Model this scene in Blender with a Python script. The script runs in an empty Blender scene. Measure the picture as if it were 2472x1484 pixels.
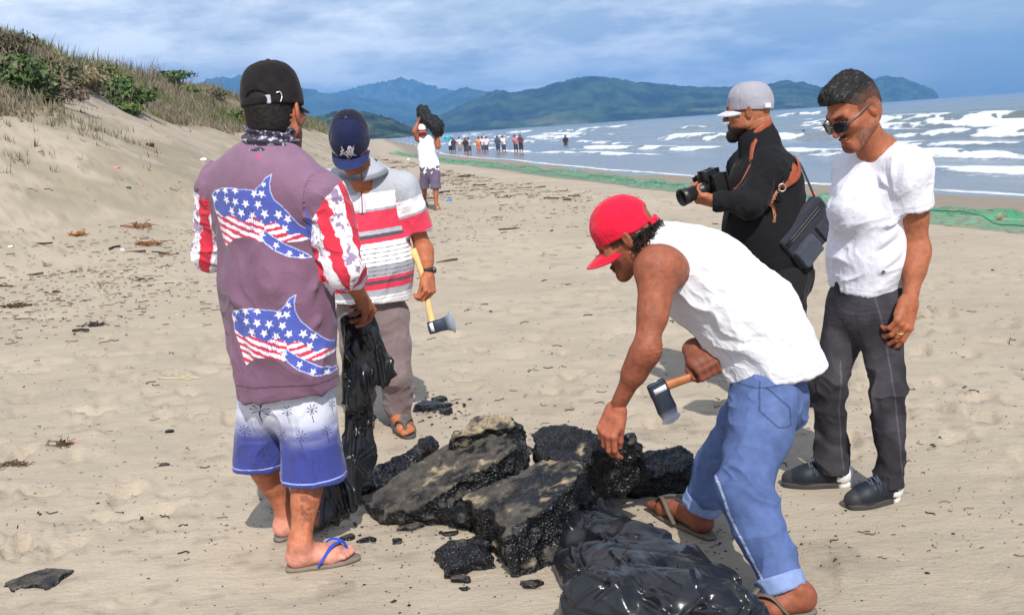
import bpy, bmesh, math, random, time
import numpy as np
from mathutils import Vector, Matrix
T0 = time.time()
SC = bpy.context.scene
COL = SC.collection
R = math.radians

# ---------------------------------------------------------------- camera
CAM_H = 1.5
PITCH = math.atan(434 * math.cos(math.atan(0.0695)) / 2500)
ROLL = math.atan(0.0695)
cam = bpy.data.cameras.new('camera')
cam.sensor_width = 36
cam.lens = 36 * 2500 / 2472
cam.clip_start = 0.05
cam.clip_end = 60000
camo = bpy.data.objects.new('camera', cam)
COL.objects.link(camo)
camo.location = (0, 0, CAM_H)
camo.rotation_euler = (Matrix.Rotation(R(90) - PITCH, 3, 'X') @ Matrix.Rotation(-ROLL, 3, 'Z')).to_euler()
SC.camera = camo

# ---------------------------------------------------------------- light
SUN_EL = R(46)
SHADOW_DIR = R(-11.5)            # azimuth (from +Y toward +X) that shadows point to
sx, sy = -math.sin(SHADOW_DIR), -math.cos(SHADOW_DIR)   # horizontal direction toward the sun
to_sun = Vector((sx * math.cos(SUN_EL), sy * math.cos(SUN_EL), math.sin(SUN_EL)))
sun = bpy.data.lights.new('sun', 'SUN')
sun.energy = 5.0
sun.angle = R(0.53)
sun.color = (1.0, 0.955, 0.88)
suno = bpy.data.objects.new('sun', sun)
COL.objects.link(suno)
suno.rotation_euler = to_sun.to_track_quat('Z', 'Y').to_euler()

W = bpy.data.worlds.new('World')
SC.world = W
W.use_nodes = True
wn, wl = W.node_tree.nodes, W.node_tree.links
wn.clear()
def wnode(t, **kw):
    n = wn.new(t)
    for k, v in kw.items():
        setattr(n, k, v)
    return n
w_out = wnode('ShaderNodeOutputWorld')
w_bg = wnode('ShaderNodeBackground')
w_bg.inputs['Strength'].default_value = 0.125
sky = wnode('ShaderNodeTexSky', sky_type='NISHITA')
sky.sun_disc = False
sky.sun_elevation = SUN_EL
sky.sun_rotation = math.atan2(sx, sy)
sky.altitude = 0
sky.air_density = 1.2
sky.dust_density = 1.2
sky.ozone_density = 2.5
wl.new(w_bg.outputs[0], w_out.inputs[0])
# clouds: noise on the plane that the view direction meets overhead
tc = wnode('ShaderNodeTexCoord')
sep = wnode('ShaderNodeSeparateXYZ')
wl.new(tc.outputs['Generated'], sep.inputs[0])
def wmath(op, a, b=None, c=None, clamp=False):
    n = wnode('ShaderNodeMath', operation=op)
    n.use_clamp = clamp
    for i, v in enumerate((a, b, c)):
        if v is None: continue
        if isinstance(v, (int, float)): n.inputs[i].default_value = v
        else: wl.new(v, n.inputs[i])
    return n.outputs[0]
zc = wmath('MAXIMUM', sep.outputs[2], 0.0)
den = wmath('ADD', zc, 0.22)
px_ = wmath('DIVIDE', sep.outputs[0], den)
py_ = wmath('DIVIDE', sep.outputs[1], den)
comb = wnode('ShaderNodeCombineXYZ')
wl.new(px_, comb.inputs[0]); wl.new(py_, comb.inputs[1])
def wnoise(scale, detail, rough, dist, off):
    n = wnode('ShaderNodeTexNoise')
    n.inputs['Scale'].default_value = scale
    n.inputs['Detail'].default_value = detail
    n.inputs['Roughness'].default_value = rough
    n.inputs['Distortion'].default_value = dist
    m = wnode('ShaderNodeVectorMath', operation='ADD')
    wl.new(comb.outputs[0], m.inputs[0]); m.inputs[1].default_value = off
    wl.new(m.outputs[0], n.inputs['Vector'])
    return n.outputs[0]
n1 = wnoise(0.85, 9, 0.55, 0.1, (3.1, 1.7, 0))
n2 = wnoise(2.0, 12, 0.62, 0.1, (7.3, 2.1, 4))
# cover: heavy over the land side (left), opening to blue over the sea (right)
cov = wmath('MULTIPLY_ADD', sep.outputs[0], -0.50, 0.17)
cov = wmath('ADD', cov, n1)
dens = wmath('MULTIPLY_ADD', cov, 4.6, -1.95, clamp=True)
shade = wmath('MULTIPLY_ADD', n2, 5.0, -2.05, clamp=True)
cr = wnode('ShaderNodeMixRGB')
cr.inputs[1].default_value = (4.5, 5.15, 6.5, 1)
cr.inputs[2].default_value = (10.5, 10.8, 11.2, 1)
wl.new(shade, cr.inputs[0])
mixc = wnode('ShaderNodeMixRGB')
wl.new(wmath('MULTIPLY', dens, 0.88), mixc.inputs[0])
wl.new(sky.outputs[0], mixc.inputs[1])
wl.new(cr.outputs[0], mixc.inputs[2])
wl.new(mixc.outputs[0], w_bg.inputs[0])

SC.view_settings.view_transform = 'Standard'
SC.view_settings.look = 'None'
SC.view_settings.exposure = 0.10
SC.view_settings.gamma = 1.0
SC.cycles.use_denoising = True
try: SC.cycles.denoiser = 'OPENIMAGEDENOISE'
except Exception: pass
SC.cycles.max_bounces = 6
SC.cycles.transparent_max_bounces = 12
SC.cycles.volume_bounces = 0
# ================================================================ helpers
A_ = lambda *v: np.array(v, dtype=np.float64)
def unit(v):
    v = np.asarray(v, float); return v / (np.linalg.norm(v) + 1e-12)
_cp, _sp, _cr, _sr = math.cos(PITCH), math.sin(PITCH), math.cos(ROLL), math.sin(ROLL)
def ray(px, py):
    u, v = px - 1236, -(py - 742)
    a, b = (u * _cr + v * _sr) / 2500, (-u * _sr + v * _cr) / 2500
    return A_(a, _cp + b * _sp, -_sp + b * _cp)
def P(px, py, Y):                       # the point at distance Y seen at a photo position
    r = ray(px, py); return A_(0, 0, CAM_H) + r * (Y / r[1])
def G(px, py, z=0.0):                   # the point of a level at a photo position
    r = ray(px, py); return A_(0, 0, CAM_H) + r * ((z - CAM_H) / r[2])
def lin(r, g, b):
    f = lambda c: (c / 255 / 12.92) if c / 255 <= 0.04045 else ((c / 255 + 0.055) / 1.055) ** 2.4
    return (f(r), f(g), f(b))

# ---- noise
def _hash(ix, iy, iz, seed):
    h = (ix.astype(np.uint32) * np.uint32(374761393) + iy.astype(np.uint32) * np.uint32(668265263)
         + iz.astype(np.uint32) * np.uint32(2147483647) + np.uint32(seed * 1274126177 & 0xffffffff))
    h = (h ^ (h >> np.uint32(13))) * np.uint32(1274126177)
    h = (h ^ (h >> np.uint32(16))) * np.uint32(2246822519)
    h = h ^ (h >> np.uint32(13))
    return (h & np.uint32(0xffffff)).astype(np.float32) / 0xffffff
def vnoise(p, scale=1.0, seed=0):       # value noise, 0..1
    q = np.asarray(p, np.float64) * scale
    i = np.floor(q).astype(np.int64); f = (q - i).astype(np.float32); f = f * f * f * (f * (f * 6 - 15) + 10)
    x, y, z = i[..., 0], i[..., 1], i[..., 2]
    fx, fy, fz = f[..., 0], f[..., 1], f[..., 2]
    h = lambda a, b, c: _hash(x + a, y + b, z + c, seed)
    l = lambda a, b, t: a + (b - a) * t
    return l(l(l(h(0,0,0), h(1,0,0), fx), l(h(0,1,0), h(1,1,0), fx), fy),
             l(l(h(0,0,1), h(1,0,1), fx), l(h(0,1,1), h(1,1,1), fx), fy), fz)
def fbm(p, scale=1.0, oct=4, seed=0, gain=0.5):
    s = 0; a = 1; t = 0
    for o in range(oct):
        s = s + a * vnoise(p, scale * 2 ** o, seed + o * 17); t += a; a *= gain
    return s / t
def worley(p, scale, seed=0):           # distance to the nearest scattered point, about 0..1
    q = np.asarray(p, float) * scale; i = np.floor(q).astype(np.int64); best = np.full(len(q), 9.0)
    for a in (-1, 0, 1):
        for b in (-1, 0, 1):
            for c in (-1, 0, 1):
                j = i + np.array([a, b, c]); x, y, z = j.T
                d = ((j[:, 0] + _hash(x, y, z, seed) - q[:, 0])**2 + (j[:, 1] + _hash(x, y, z, seed + 1) - q[:, 1])**2 + (j[:, 2] + _hash(x, y, z, seed + 2) - q[:, 2])**2)
                best = np.minimum(best, d)
    return np.sqrt(best)
def film(v, Q, amp, cell, d=(1, 0, 0), stretch=2.0, seed=0):
    """crumpled film: flat facets that meet in sharp ridges"""
    n = vnormals(v, Q); d = unit(d); q = v - np.outer(v @ d, d) * (1 - 1 / stretch)
    s = worley(q, 1 / cell, seed) - 0.55
    return v + n * (s * amp)[:, None]
def pts3(x, y, z=0):
    return np.stack(np.broadcast_arrays(np.asarray(x, float), np.asarray(y, float), np.asarray(z, float)), -1)
def sstep(a, b, x):
    t = np.clip((x - a) / (b - a), 0, 1); return t * t * (3 - 2 * t)

# ---- signed distance shapes: (op, fn, lo, hi, k)
def rc(a, b, ra, rb, k=0.02, op='u', flat=None, q=1.0):
    a, b = np.asarray(a, float), np.asarray(b, float)
    ab = b - a; L2 = max(ab @ ab, 1e-9); m = max(ra, rb)
    def f(X, Y, Z):
        x, y, z = X - a[0], Y - a[1], Z - a[2]
        t = np.clip((x * ab[0] + y * ab[1] + z * ab[2]) / L2, 0, 1)
        x = x - t * ab[0]; y = y - t * ab[1]; z = z - t * ab[2]
        l2 = x * x + y * y + z * z
        if flat is not None:
            c = x * flat[0] + y * flat[1] + z * flat[2]
            l2 = l2 + c * c * (1 / (q * q) - 1)
            return (np.sqrt(l2) - (ra + (rb - ra) * t)) * (0.5 + 0.5 * q)
        return np.sqrt(l2) - (ra + (rb - ra) * t)
    return (op, f, np.minimum(a, b) - m, np.maximum(a, b) + m, k)
def ell(c, r, rot=None, k=0.02, op='u'):
    c, r = np.asarray(c, float), np.asarray(r, float); m = r.max()
    M = np.eye(3) if rot is None else np.asarray(rot, float)      # rows = local axes
    def f(X, Y, Z):
        x, y, z = X - c[0], Y - c[1], Z - c[2]
        u = (M[0,0]*x + M[0,1]*y + M[0,2]*z); v = (M[1,0]*x + M[1,1]*y + M[1,2]*z); w = (M[2,0]*x + M[2,1]*y + M[2,2]*z)
        k0 = np.sqrt((u/r[0])**2 + (v/r[1])**2 + (w/r[2])**2)
        k1 = np.sqrt((u/r[0]**2)**2 + (v/r[1]**2)**2 + (w/r[2]**2)**2) + 1e-9
        return k0 * (k0 - 1) / k1
    return (op, f, c - m, c + m, k)
def pd(prims, v):                       # distance to a list of shapes at points
    return np.min([f(v[:, 0], v[:, 1], v[:, 2]) for op, f, *_ in prims if op == 'u'], 0)
def half(p, n, k=0.004, r=None):        # keep the side behind the plane (n points to what is cut away), within r of p
    p, n = np.asarray(p, float), unit(n)
    if r is not None:
        f = lambda X, Y, Z: (X - p[0]) * n[0] + (Y - p[1]) * n[1] + (Z - p[2]) * n[2]
        return ('i', f, p - r, p + r, 0.0)
    f = lambda X, Y, Z: (X - p[0]) * n[0] + (Y - p[1]) * n[1] + (Z - p[2]) * n[2]
    return ('i', f, None, None, k)
def smin(a, b, k):
    h = np.clip(0.5 + 0.5 * (b - a) / k, 0, 1); return b + (a - b) * h - k * h * (1 - h)
def nets(prims, h, pad=0.02, smooth=2, box=None):
    """surface of a list of shapes on a grid of step h -> verts, quads"""
    los = [p[2] for p in prims if p[0] == 'u' and p[2] is not None]; his = [p[3] for p in prims if p[0] == 'u' and p[3] is not None]
    lo = np.min(los, 0) - pad; hi = np.max(his, 0) + pad
    if box is not None:
        lo = np.maximum(lo, box[0]); hi = np.minimum(hi, box[1])
    n = np.ceil((hi - lo) / h).astype(int) + 1
    F = np.full(n, 0.5, np.float32)
    ax = [(lo[i] + h * np.arange(n[i])).astype(np.float32) for i in range(3)]
    for op, f, pl, ph, k in prims:
        if pl is None:
            s = [slice(0, n[i]) for i in range(3)]
        else:
            m = (k + 3 * h) if op != 'i' else 0
            s = [slice(max(0, int((pl[i] - m - lo[i]) / h)), min(n[i], int((ph[i] + m - lo[i]) / h) + 2)) for i in range(3)]
            if any(q.stop <= q.start for q in s): continue
        X, Y, Z = ax[0][s[0]][:, None, None], ax[1][s[1]][None, :, None], ax[2][s[2]][None, None, :]
        d = f(X, Y, Z).astype(np.float32); s = tuple(s)
        if op == 'u': F[s] = smin(F[s], d, k)
        elif op == 's': F[s] = -smin(-F[s], d, k)
        else: F[s] = -smin(-F[s], -d, k) if k > 0 else np.maximum(F[s], d)
    F[0], F[-1], F[:, 0], F[:, -1], F[:, :, 0], F[:, :, -1] = (np.maximum(q, 1e-3) for q in (F[0], F[-1], F[:, 0], F[:, -1], F[:, :, 0], F[:, :, -1]))
    return extract(F, lo, h, smooth)
def extract(F, lo, h, smooth=2):
    S = F < 0; n = F.shape
    c = np.zeros((n[0]-1, n[1]-1, n[2]-1), np.uint8)
    for i in (0, 1):
        for j in (0, 1):
            for l in (0, 1):
                c += S[i:n[0]-1+i, j:n[1]-1+j, l:n[2]-1+l]
    act = (c > 0) & (c < 8)
    idx = np.argwhere(act)
    ids = np.full(act.shape, -1, np.int32); ids[act] = np.arange(len(idx))
    pos = np.zeros((len(idx), 3), np.float32); cnt = np.zeros(len(idx), np.float32)
    corner = [(i, j, l) for i in (0, 1) for j in (0, 1) for l in (0, 1)]
    vals = {q: F[idx[:, 0]+q[0], idx[:, 1]+q[1], idx[:, 2]+q[2]] for q in corner}
    for q in corner:
        for axx in range(3):
            if q[axx]: continue
            r = list(q); r[axx] = 1; r = tuple(r)
            a, b = vals[q], vals[r]; m = (a < 0) != (b < 0)
            t = np.where(m, a / np.where(m, a - b, 1), 0)
            for d in range(3):
                pos[:, d] += np.where(m, q[d] + (t if d == axx else 0), 0)
            cnt += m
    pos = (idx + pos / np.maximum(cnt, 1)[:, None]) * h + lo
    quads = []
    for axx in range(3):
        b, c2 = [(1, 2), (2, 0), (0, 1)][axx]
        s0 = [slice(None)] * 3; s1 = [slice(None)] * 3
        s0[axx] = slice(0, -1); s1[axx] = slice(1, None)
        ch = S[tuple(s0)] != S[tuple(s1)]
        e = np.argwhere(ch)
        e = e[(e[:, b] > 0) & (e[:, c2] > 0) & (e[:, b] < n[b]-1) & (e[:, c2] < n[c2]-1)]
        inside = S[e[:, 0], e[:, 1], e[:, 2]]
        def cell(db, dc):
            q = e.copy(); q[:, b] -= db; q[:, c2] -= dc
            return ids[q[:, 0], q[:, 1], q[:, 2]]
        Q = np.stack([cell(1, 1), cell(0, 1), cell(0, 0), cell(1, 0)], 1)
        Q[~inside] = Q[~inside][:, ::-1]
        quads.append(Q)
    Q = np.concatenate(quads)
    Q = Q[(Q >= 0).all(1)]
    v = pos.astype(np.float64)
    if smooth: v = lapl(v, Q, smooth)
    return v, Q
def lapl(v, Q, it=2, lam=0.5):
    E = np.concatenate([Q[:, [0, 1]], Q[:, [1, 2]], Q[:, [2, 3]], Q[:, [3, 0]]])
    n = len(v); deg = np.maximum(np.bincount(E[:, 0], minlength=n) + np.bincount(E[:, 1], minlength=n), 1)
    for _ in range(it):
        for w in (lam, -lam * 0.9):
            s = np.stack([np.bincount(E[:, 0], v[E[:, 1], d], n) + np.bincount(E[:, 1], v[E[:, 0], d], n) for d in range(3)], 1) / deg[:, None]
            v = v + w * (s - v)
    return v
def vnormals(v, Q):
    fn = np.cross(v[Q[:, 2]] - v[Q[:, 0]], v[Q[:, 3 % Q.shape[1]]] - v[Q[:, 1]]) if Q.shape[1] == 4 else np.cross(v[Q[:, 1]] - v[Q[:, 0]], v[Q[:, 2]] - v[Q[:, 0]])
    n = np.zeros_like(v)
    for c in range(Q.shape[1]):
        for d in range(3): n[:, d] += np.bincount(Q[:, c], fn[:, d], len(v))
    return n / (np.linalg.norm(n, axis=1, keepdims=True) + 1e-12)
def refine(v, Q):                       # each quad into four, smoothed
    E = np.sort(np.concatenate([Q[:, [0, 1]], Q[:, [1, 2]], Q[:, [2, 3]], Q[:, [3, 0]]]), 1)
    key = E[:, 0].astype(np.int64) * (len(v) + 1) + E[:, 1]
    u, first, inv = np.unique(key, return_index=True, return_inverse=True)
    em = (v[E[first, 0]] + v[E[first, 1]]) / 2; fc = v[Q].mean(1)
    m = len(Q); e = inv.reshape(4, m).T + len(v); f = np.arange(m) + len(v) + len(em)
    nv = np.concatenate([v, em, fc])
    nq = np.concatenate([np.stack([Q[:, i], e[:, i], f, e[:, (i + 3) % 4]], 1) for i in range(4)])
    return lapl(nv, nq, 2), nq
def cat(parts):                         # join several (v, Q[, col]) into one
    vs, qs, cs, o = [], [], [], 0
    for p in parts:
        vs.append(p[0]); qs.append(p[1] + o); o += len(p[0])
        if len(p) > 2: cs.append(p[2])
    return (np.concatenate(vs), np.concatenate(qs)) + ((np.concatenate(cs),) if cs else ())
def folds(v, Q, d, amp, wave, stretch=4.0, seed=0, mask=None, sharp=1.0):
    """soft creases that run along the direction d"""
    n = vnormals(v, Q); d = unit(d)
    a = v @ d; q = v - np.outer(a, d) * (1 - 1 / stretch)
    w = q + 0.25 * wave * (np.stack([vnoise(v, 1.3 / wave, seed + 5 + i) for i in range(3)], 1) - 0.5) * 2
    r = 1 - np.abs(2 * vnoise(w, 1 / wave, seed) - 1)
    r2 = 1 - np.abs(2 * vnoise(w, 2.1 / wave, seed + 9) - 1)
    s = (r ** (2 * sharp) * 1.0 + r2 ** (2 * sharp) * 0.4 - 0.6) * amp
    if mask is not None: s = s * mask
    return v + n * s[:, None]
def crease(v, n, a, b, w, amp):         # one raised (or sunk) fold from a to b
    a, b = np.asarray(a, float), np.asarray(b, float); ab = b - a
    t = np.clip(((v - a) @ ab) / (ab @ ab), 0, 1)
    d = np.linalg.norm(v - a - t[:, None] * ab, axis=1)
    return v + n * (amp * np.exp(-(d / w) ** 2) * np.sin(np.pi * np.clip(t, 0.02, 0.98)) ** 0.5)[:, None]
def mkmesh(name, v, faces, mat, col=None, smooth=True, parent=None, mats=None, midx=None):
    me = bpy.data.meshes.new(name)
    v = np.asarray(v, np.float32); faces = np.asarray(faces, np.int32)
    k = faces.shape[1]; nf = len(faces)
    me.vertices.add(len(v)); me.vertices.foreach_set('co', v.ravel())
    me.loops.add(nf * k); me.loops.foreach_set('vertex_index', faces.ravel())
    me.polygons.add(nf); me.polygons.foreach_set('loop_start', np.arange(0, nf * k, k, dtype=np.int32))
    me.polygons.foreach_set('loop_total', np.full(nf, k, np.int32))
    if smooth: me.polygons.foreach_set('use_smooth', np.ones(nf, bool))
    if col is not None:
        at = me.color_attributes.new('Col', 'FLOAT_COLOR', 'POINT')
        c = np.ones((len(v), 4), np.float32); c[:, :3] = col
        at.data.foreach_set('color', c.ravel())
    if mat is not None: me.materials.append(mat)
    if midx is not None:
        for m in mats: me.materials.append(m)
        me.polygons.foreach_set('material_index', np.asarray(midx, np.int32))
    me.update(calc_edges=True)
    o = bpy.data.objects.new(name, me); COL.objects.link(o)
    if parent is not None:
        o.parent = parent
        o.matrix_parent_inverse = Matrix.Translation(-Vector(world_loc(parent)))
    return o
def world_loc(o):
    l = Vector((0, 0, 0))
    while o is not None:
        l += Vector(o.location); o = o.parent if False else None
    return l
def tag(o, label=None, cat_=None, group=None, kind=None):
    if label: o['label'] = label
    if cat_: o['category'] = cat_
    if group: o['group'] = group
    if kind: o['kind'] = kind
    return o
def thing(name, loc, label, cat_, group=None):
    o = bpy.data.objects.new(name, None); COL.objects.link(o)
    o.empty_display_size = 0.1
    o.location = [float(c) for c in loc]
    return tag(o, label, cat_, group)
def bmobj(name, bm, mat, parent=None, smooth=False, col=None):
    bmesh.ops.recalc_face_normals(bm, faces=bm.faces)
    me = bpy.data.meshes.new(name); bm.to_mesh(me); bm.free()
    if smooth: me.polygons.foreach_set('use_smooth', np.ones(len(me.polygons), bool))
    if mat is not None: me.materials.append(mat)
    if col is not None:
        at = me.color_attributes.new('Col', 'FLOAT_COLOR', 'POINT')
        c = np.ones((len(me.vertices), 4), np.float32); c[:, :3] = col
        at.data.foreach_set('color', c.ravel())
    o = bpy.data.objects.new(name, me); COL.objects.link(o)
    if parent is not None:
        o.parent = parent
        o.matrix_parent_inverse = Matrix.Translation(-Vector(world_loc(parent)))
    return o
def tube(pts, rad, seg=8, flat=None, q=1.0, cap=True):
    """swept tube through points -> verts, quads (closed ends collapse to a point)"""
    pts = np.asarray(pts, float); n = len(pts); rad = np.broadcast_to(rad, (n,))
    tg = np.gradient(pts, axis=0); tg /= np.linalg.norm(tg, axis=1, keepdims=True) + 1e-12
    if flat is not None: up = np.broadcast_to(np.asarray(flat, float), (n, 3)).copy()
    else:
        ref = A_(0, 0, 1) if abs(tg[:, 2]).mean() < 0.8 else A_(1, 0, 0)
        up = np.tile(ref, (n, 1))
    sd = np.cross(tg, up); sd /= np.linalg.norm(sd, axis=1, keepdims=True) + 1e-12
    up = np.cross(sd, tg)
    a = np.linspace(0, 2 * np.pi, seg, endpoint=False)
    v = pts[:, None] + rad[:, None, None] * (np.cos(a)[None, :, None] * sd[:, None] + q * np.sin(a)[None, :, None] * up[:, None])
    v = v.reshape(-1, 3); Q = []
    i = np.arange(n - 1)[:, None] * seg; j = np.arange(seg)[None]; jn = (j + 1) % seg
    Q = np.stack([i + j, i + jn, i + seg + jn, i + seg + j], -1).reshape(-1, 4)
    if cap:
        c0, c1 = len(v), len(v) + 1
        v = np.concatenate([v, pts[:1], pts[-1:]])
        k = np.arange(seg); kn = (k + 1) % seg; b = (n - 1) * seg
        Q = np.concatenate([Q, np.stack([kn, k, np.full(seg, c0), np.full(seg, c0)], 1), np.stack([b + k, b + kn, np.full(seg, c1), np.full(seg, c1)], 1)])
        # degenerate quads are made proper below
        Q = Q.copy()
    return v, Q
def tri(Q):                             # quads (some with a doubled corner) -> triangles
    t = np.concatenate([Q[:, [0, 1, 2]], Q[:, [0, 2, 3]]])
    return t[(t[:, 0] != t[:, 1]) & (t[:, 1] != t[:, 2]) & (t[:, 0] != t[:, 2])]
def spline(pts, m=8):                   # Catmull-Rom through points
    p = np.asarray(pts, float); p = np.concatenate([[2*p[0]-p[1]], p, [2*p[-1]-p[-2]]])
    out = []
    for i in range(1, len(p) - 2):
        t = np.linspace(0, 1, m, endpoint=False)[:, None]
        a, b, c, d = p[i-1], p[i], p[i+1], p[i+2]
        out.append(0.5 * (2*b + (c-a)*t + (2*a-5*b+4*c-d)*t**2 + (3*b-a-3*c+d)*t**3))
    out.append(p[-2:-1]); return np.concatenate(out)
def inpoly(x, y, poly):                 # signed distance to a closed polygon, negative inside
    poly = np.asarray(poly, float); d = np.full(np.shape(x), 1e9); s = np.zeros(np.shape(x), bool)
    for i in range(len(poly)):
        a, b = poly[i], poly[(i + 1) % len(poly)]
        ex, ey = b - a; wx, wy = x - a[0], y - a[1]
        t = np.clip((wx * ex + wy * ey) / (ex * ex + ey * ey + 1e-12), 0, 1)
        d = np.minimum(d, (wx - ex * t) ** 2 + (wy - ey * t) ** 2)
        c = ((a[1] <= y) & (b[1] > y)) | ((a[1] > y) & (b[1] <= y))
        s ^= c & (x < ex * (y - a[1]) / (ey if abs(ey) > 1e-12 else 1e-12) + a[0])
    return np.where(s, -1, 1) * np.sqrt(d)

# ---------------------------------------------------------------- materials
MATS = {}
def material(name, color=None, rough=0.7, spec=0.3, vcol=False, bump=None, bump2=None, var=0.0, var_scale=20, metal=0.0,
             sss=0.0, sheen=0.0, coat=0.0, rough_var=0.0, rv_scale=30.0, trans=0.0):
    m = bpy.data.materials.new(name); m.use_nodes = True
    nt = m.node_tree; b = nt.nodes['Principled BSDF']
    I = lambda k, v: b.inputs[k].__setattr__('default_value', v) if k in b.inputs else None
    I('Roughness', rough); I('Specular IOR Level', spec); I('Metallic', metal)
    I('Subsurface Weight', sss); I('Subsurface Radius', (0.012, 0.005, 0.003)); I('Subsurface Scale', 0.6 if sss else 0.05)
    I('Sheen Weight', sheen); I('Coat Weight', coat); I('Transmission Weight', trans)
    geo = nt.nodes.new('ShaderNodeNewGeometry'); vec = geo.outputs['Position']
    tcn = nt.nodes.new('ShaderNodeTexCoord'); vec = tcn.outputs['Object']
    def noise(scale, detail=4, rgh=0.55):
        n = nt.nodes.new('ShaderNodeTexNoise'); n.inputs['Scale'].default_value = scale
        n.inputs['Detail'].default_value = detail; n.inputs['Roughness'].default_value = rgh
        nt.links.new(vec, n.inputs['Vector']); return n.outputs[0]
    if vcol:
        at = nt.nodes.new('ShaderNodeVertexColor'); at.layer_name = 'Col'; csock = at.outputs[0]
    else:
        rgb = nt.nodes.new('ShaderNodeRGB'); rgb.outputs[0].default_value = (*color, 1); csock = rgb.outputs[0]
    if var:
        mr = nt.nodes.new('ShaderNodeMapRange'); mr.inputs[1].default_value = 0.25; mr.inputs[2].default_value = 0.75
        mr.inputs[3].default_value = 1 - var; mr.inputs[4].default_value = 1 + var
        nt.links.new(noise(var_scale, 6), mr.inputs[0])
        mx = nt.nodes.new('ShaderNodeVectorMath'); mx.operation = 'SCALE'
        nt.links.new(csock, mx.inputs[0]); nt.links.new(mr.outputs[0], mx.inputs['Scale']); csock = mx.outputs[0]
    nt.links.new(csock, b.inputs['Base Color'])
    if rough_var:
        mr = nt.nodes.new('ShaderNodeMapRange'); mr.inputs[1].default_value = 0.3; mr.inputs[2].default_value = 0.7
        mr.inputs[3].default_value = max(0.02, rough - rough_var); mr.inputs[4].default_value = rough + rough_var
        nt.links.new(noise(rv_scale), mr.inputs[0]); nt.links.new(mr.outputs[0], b.inputs['Roughness'])
    last = None
    for bp in (bump, bump2):
        if not bp: continue
        kind, scale, strength, dist = bp
        if kind == 'noise': h = noise(scale, 5, 0.6)
        elif kind == 'voronoi':
            n = nt.nodes.new('ShaderNodeTexVoronoi'); n.inputs['Scale'].default_value = scale
            nt.links.new(vec, n.inputs['Vector']); h = n.outputs['Distance']
        elif kind == 'cell':
            n = nt.nodes.new('ShaderNodeTexVoronoi'); n.inputs['Scale'].default_value = scale
            nt.links.new(vec, n.inputs['Vector'])
            sp = nt.nodes.new('ShaderNodeSeparateColor'); nt.links.new(n.outputs['Color'], sp.inputs[0])
            ad = nt.nodes.new('ShaderNodeMath'); ad.operation = 'ADD'
            nt.links.new(sp.outputs[0], ad.inputs[0]); nt.links.new(n.outputs['Distance'], ad.inputs[1]); h = ad.outputs[0]
        elif kind == 'weave':
            n = nt.nodes.new('ShaderNodeTexWave'); n.inputs['Scale'].default_value = scale; n.inputs['Distortion'].default_value = 1.5
            nt.links.new(vec, n.inputs['Vector']); h = n.outputs['Fac']
        bn = nt.nodes.new('ShaderNodeBump'); bn.inputs['Strength'].default_value = strength; bn.inputs['Distance'].default_value = dist
        nt.links.new(h, bn.inputs['Height'])
        if last is not None: nt.links.new(last, bn.inputs['Normal'])
        last = bn.outputs[0]
    if last is not None: nt.links.new(last, b.inputs['Normal'])
    MATS[name] = m
    return m
M_SKIN = material('skin', vcol=True, rough=0.58, spec=0.3, sss=0.0, bump=('noise', 170, 0.7, 0.0020), bump2=('noise', 40, 0.5, 0.005), var=0.26, var_scale=48, rough_var=0.1, rv_scale=60)
M_CLOTH = material('cotton_cloth', vcol=True, rough=0.85, spec=0.15, sheen=0.15, bump=('noise', 420, 0.35, 0.001), bump2=('noise', 30, 0.55, 0.008), var=0.06, var_scale=14)
M_KNIT = material('dark_knit', vcol=True, rough=0.9, spec=0.1, sheen=0.05, bump=('noise', 300, 0.4, 0.0015), bump2=('noise', 30, 0.4, 0.006), var=0.10, var_scale=20)
M_DENIM = material('denim', vcol=True, rough=0.85, spec=0.15, bump=('noise', 500, 0.45, 0.001), bump2=('noise', 45, 0.5, 0.006), var=0.16, var_scale=32)
M_HAIR = material('hair', vcol=True, rough=0.6, spec=0.25, bump=('noise', 330, 0.9, 0.003), var=0.3, var_scale=120)
M_RUBBER = material('rubber', vcol=True, rough=0.65, spec=0.3, bump=('noise', 160, 0.3, 0.001), var=0.12, var_scale=40)
M_LEATHER = material('leather', vcol=True, rough=0.55, spec=0.35, bump=('noise', 180, 0.4, 0.001), var=0.15, var_scale=35)
M_PLASTIC = material('hard_plastic', vcol=True, rough=0.38, spec=0.5, bump=('noise', 300, 0.15, 0.0006))
M_METAL = material('steel', vcol=True, rough=0.36, metal=0.75, bump=('noise', 90, 0.25, 0.0008), var=0.12, var_scale=40, rough_var=0.1)
M_WOOD = material('handle_wood', vcol=True, rough=0.5, spec=0.4, bump=('noise', 120, 0.25, 0.0008), var=0.12, var_scale=30)
M_BAG = material('bag_plastic', color=(0.011, 0.012, 0.015), rough=0.26, spec=0.5, bump=('noise', 14, 0.20, 0.008), bump2=('noise', 70, 0.12, 0.002), rough_var=0.06, rv_scale=10)
M_TAR = material('tar', vcol=True, rough=0.20, spec=0.5, bump=('noise', 36, 0.8, 0.018), bump2=('cell', 105, 0.75, 0.008), rough_var=0.13, rv_scale=45)
M_DUSTY = material('dusty_tar', vcol=True, rough=0.72, spec=0.3, bump=('noise', 60, 0.7, 0.010), bump2=('noise', 260, 0.7, 0.004), var=0.55, var_scale=130)
M_LEAF = material('leaf', vcol=True, rough=0.6, spec=0.3, var=0.2, var_scale=3)
M_DRY = material('dry_plant', vcol=True, rough=0.85, spec=0.1, var=0.2, var_scale=6)
M_MATTE = material('matte_paint', vcol=True, rough=0.7, spec=0.3, var=0.06, var_scale=30)
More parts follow.
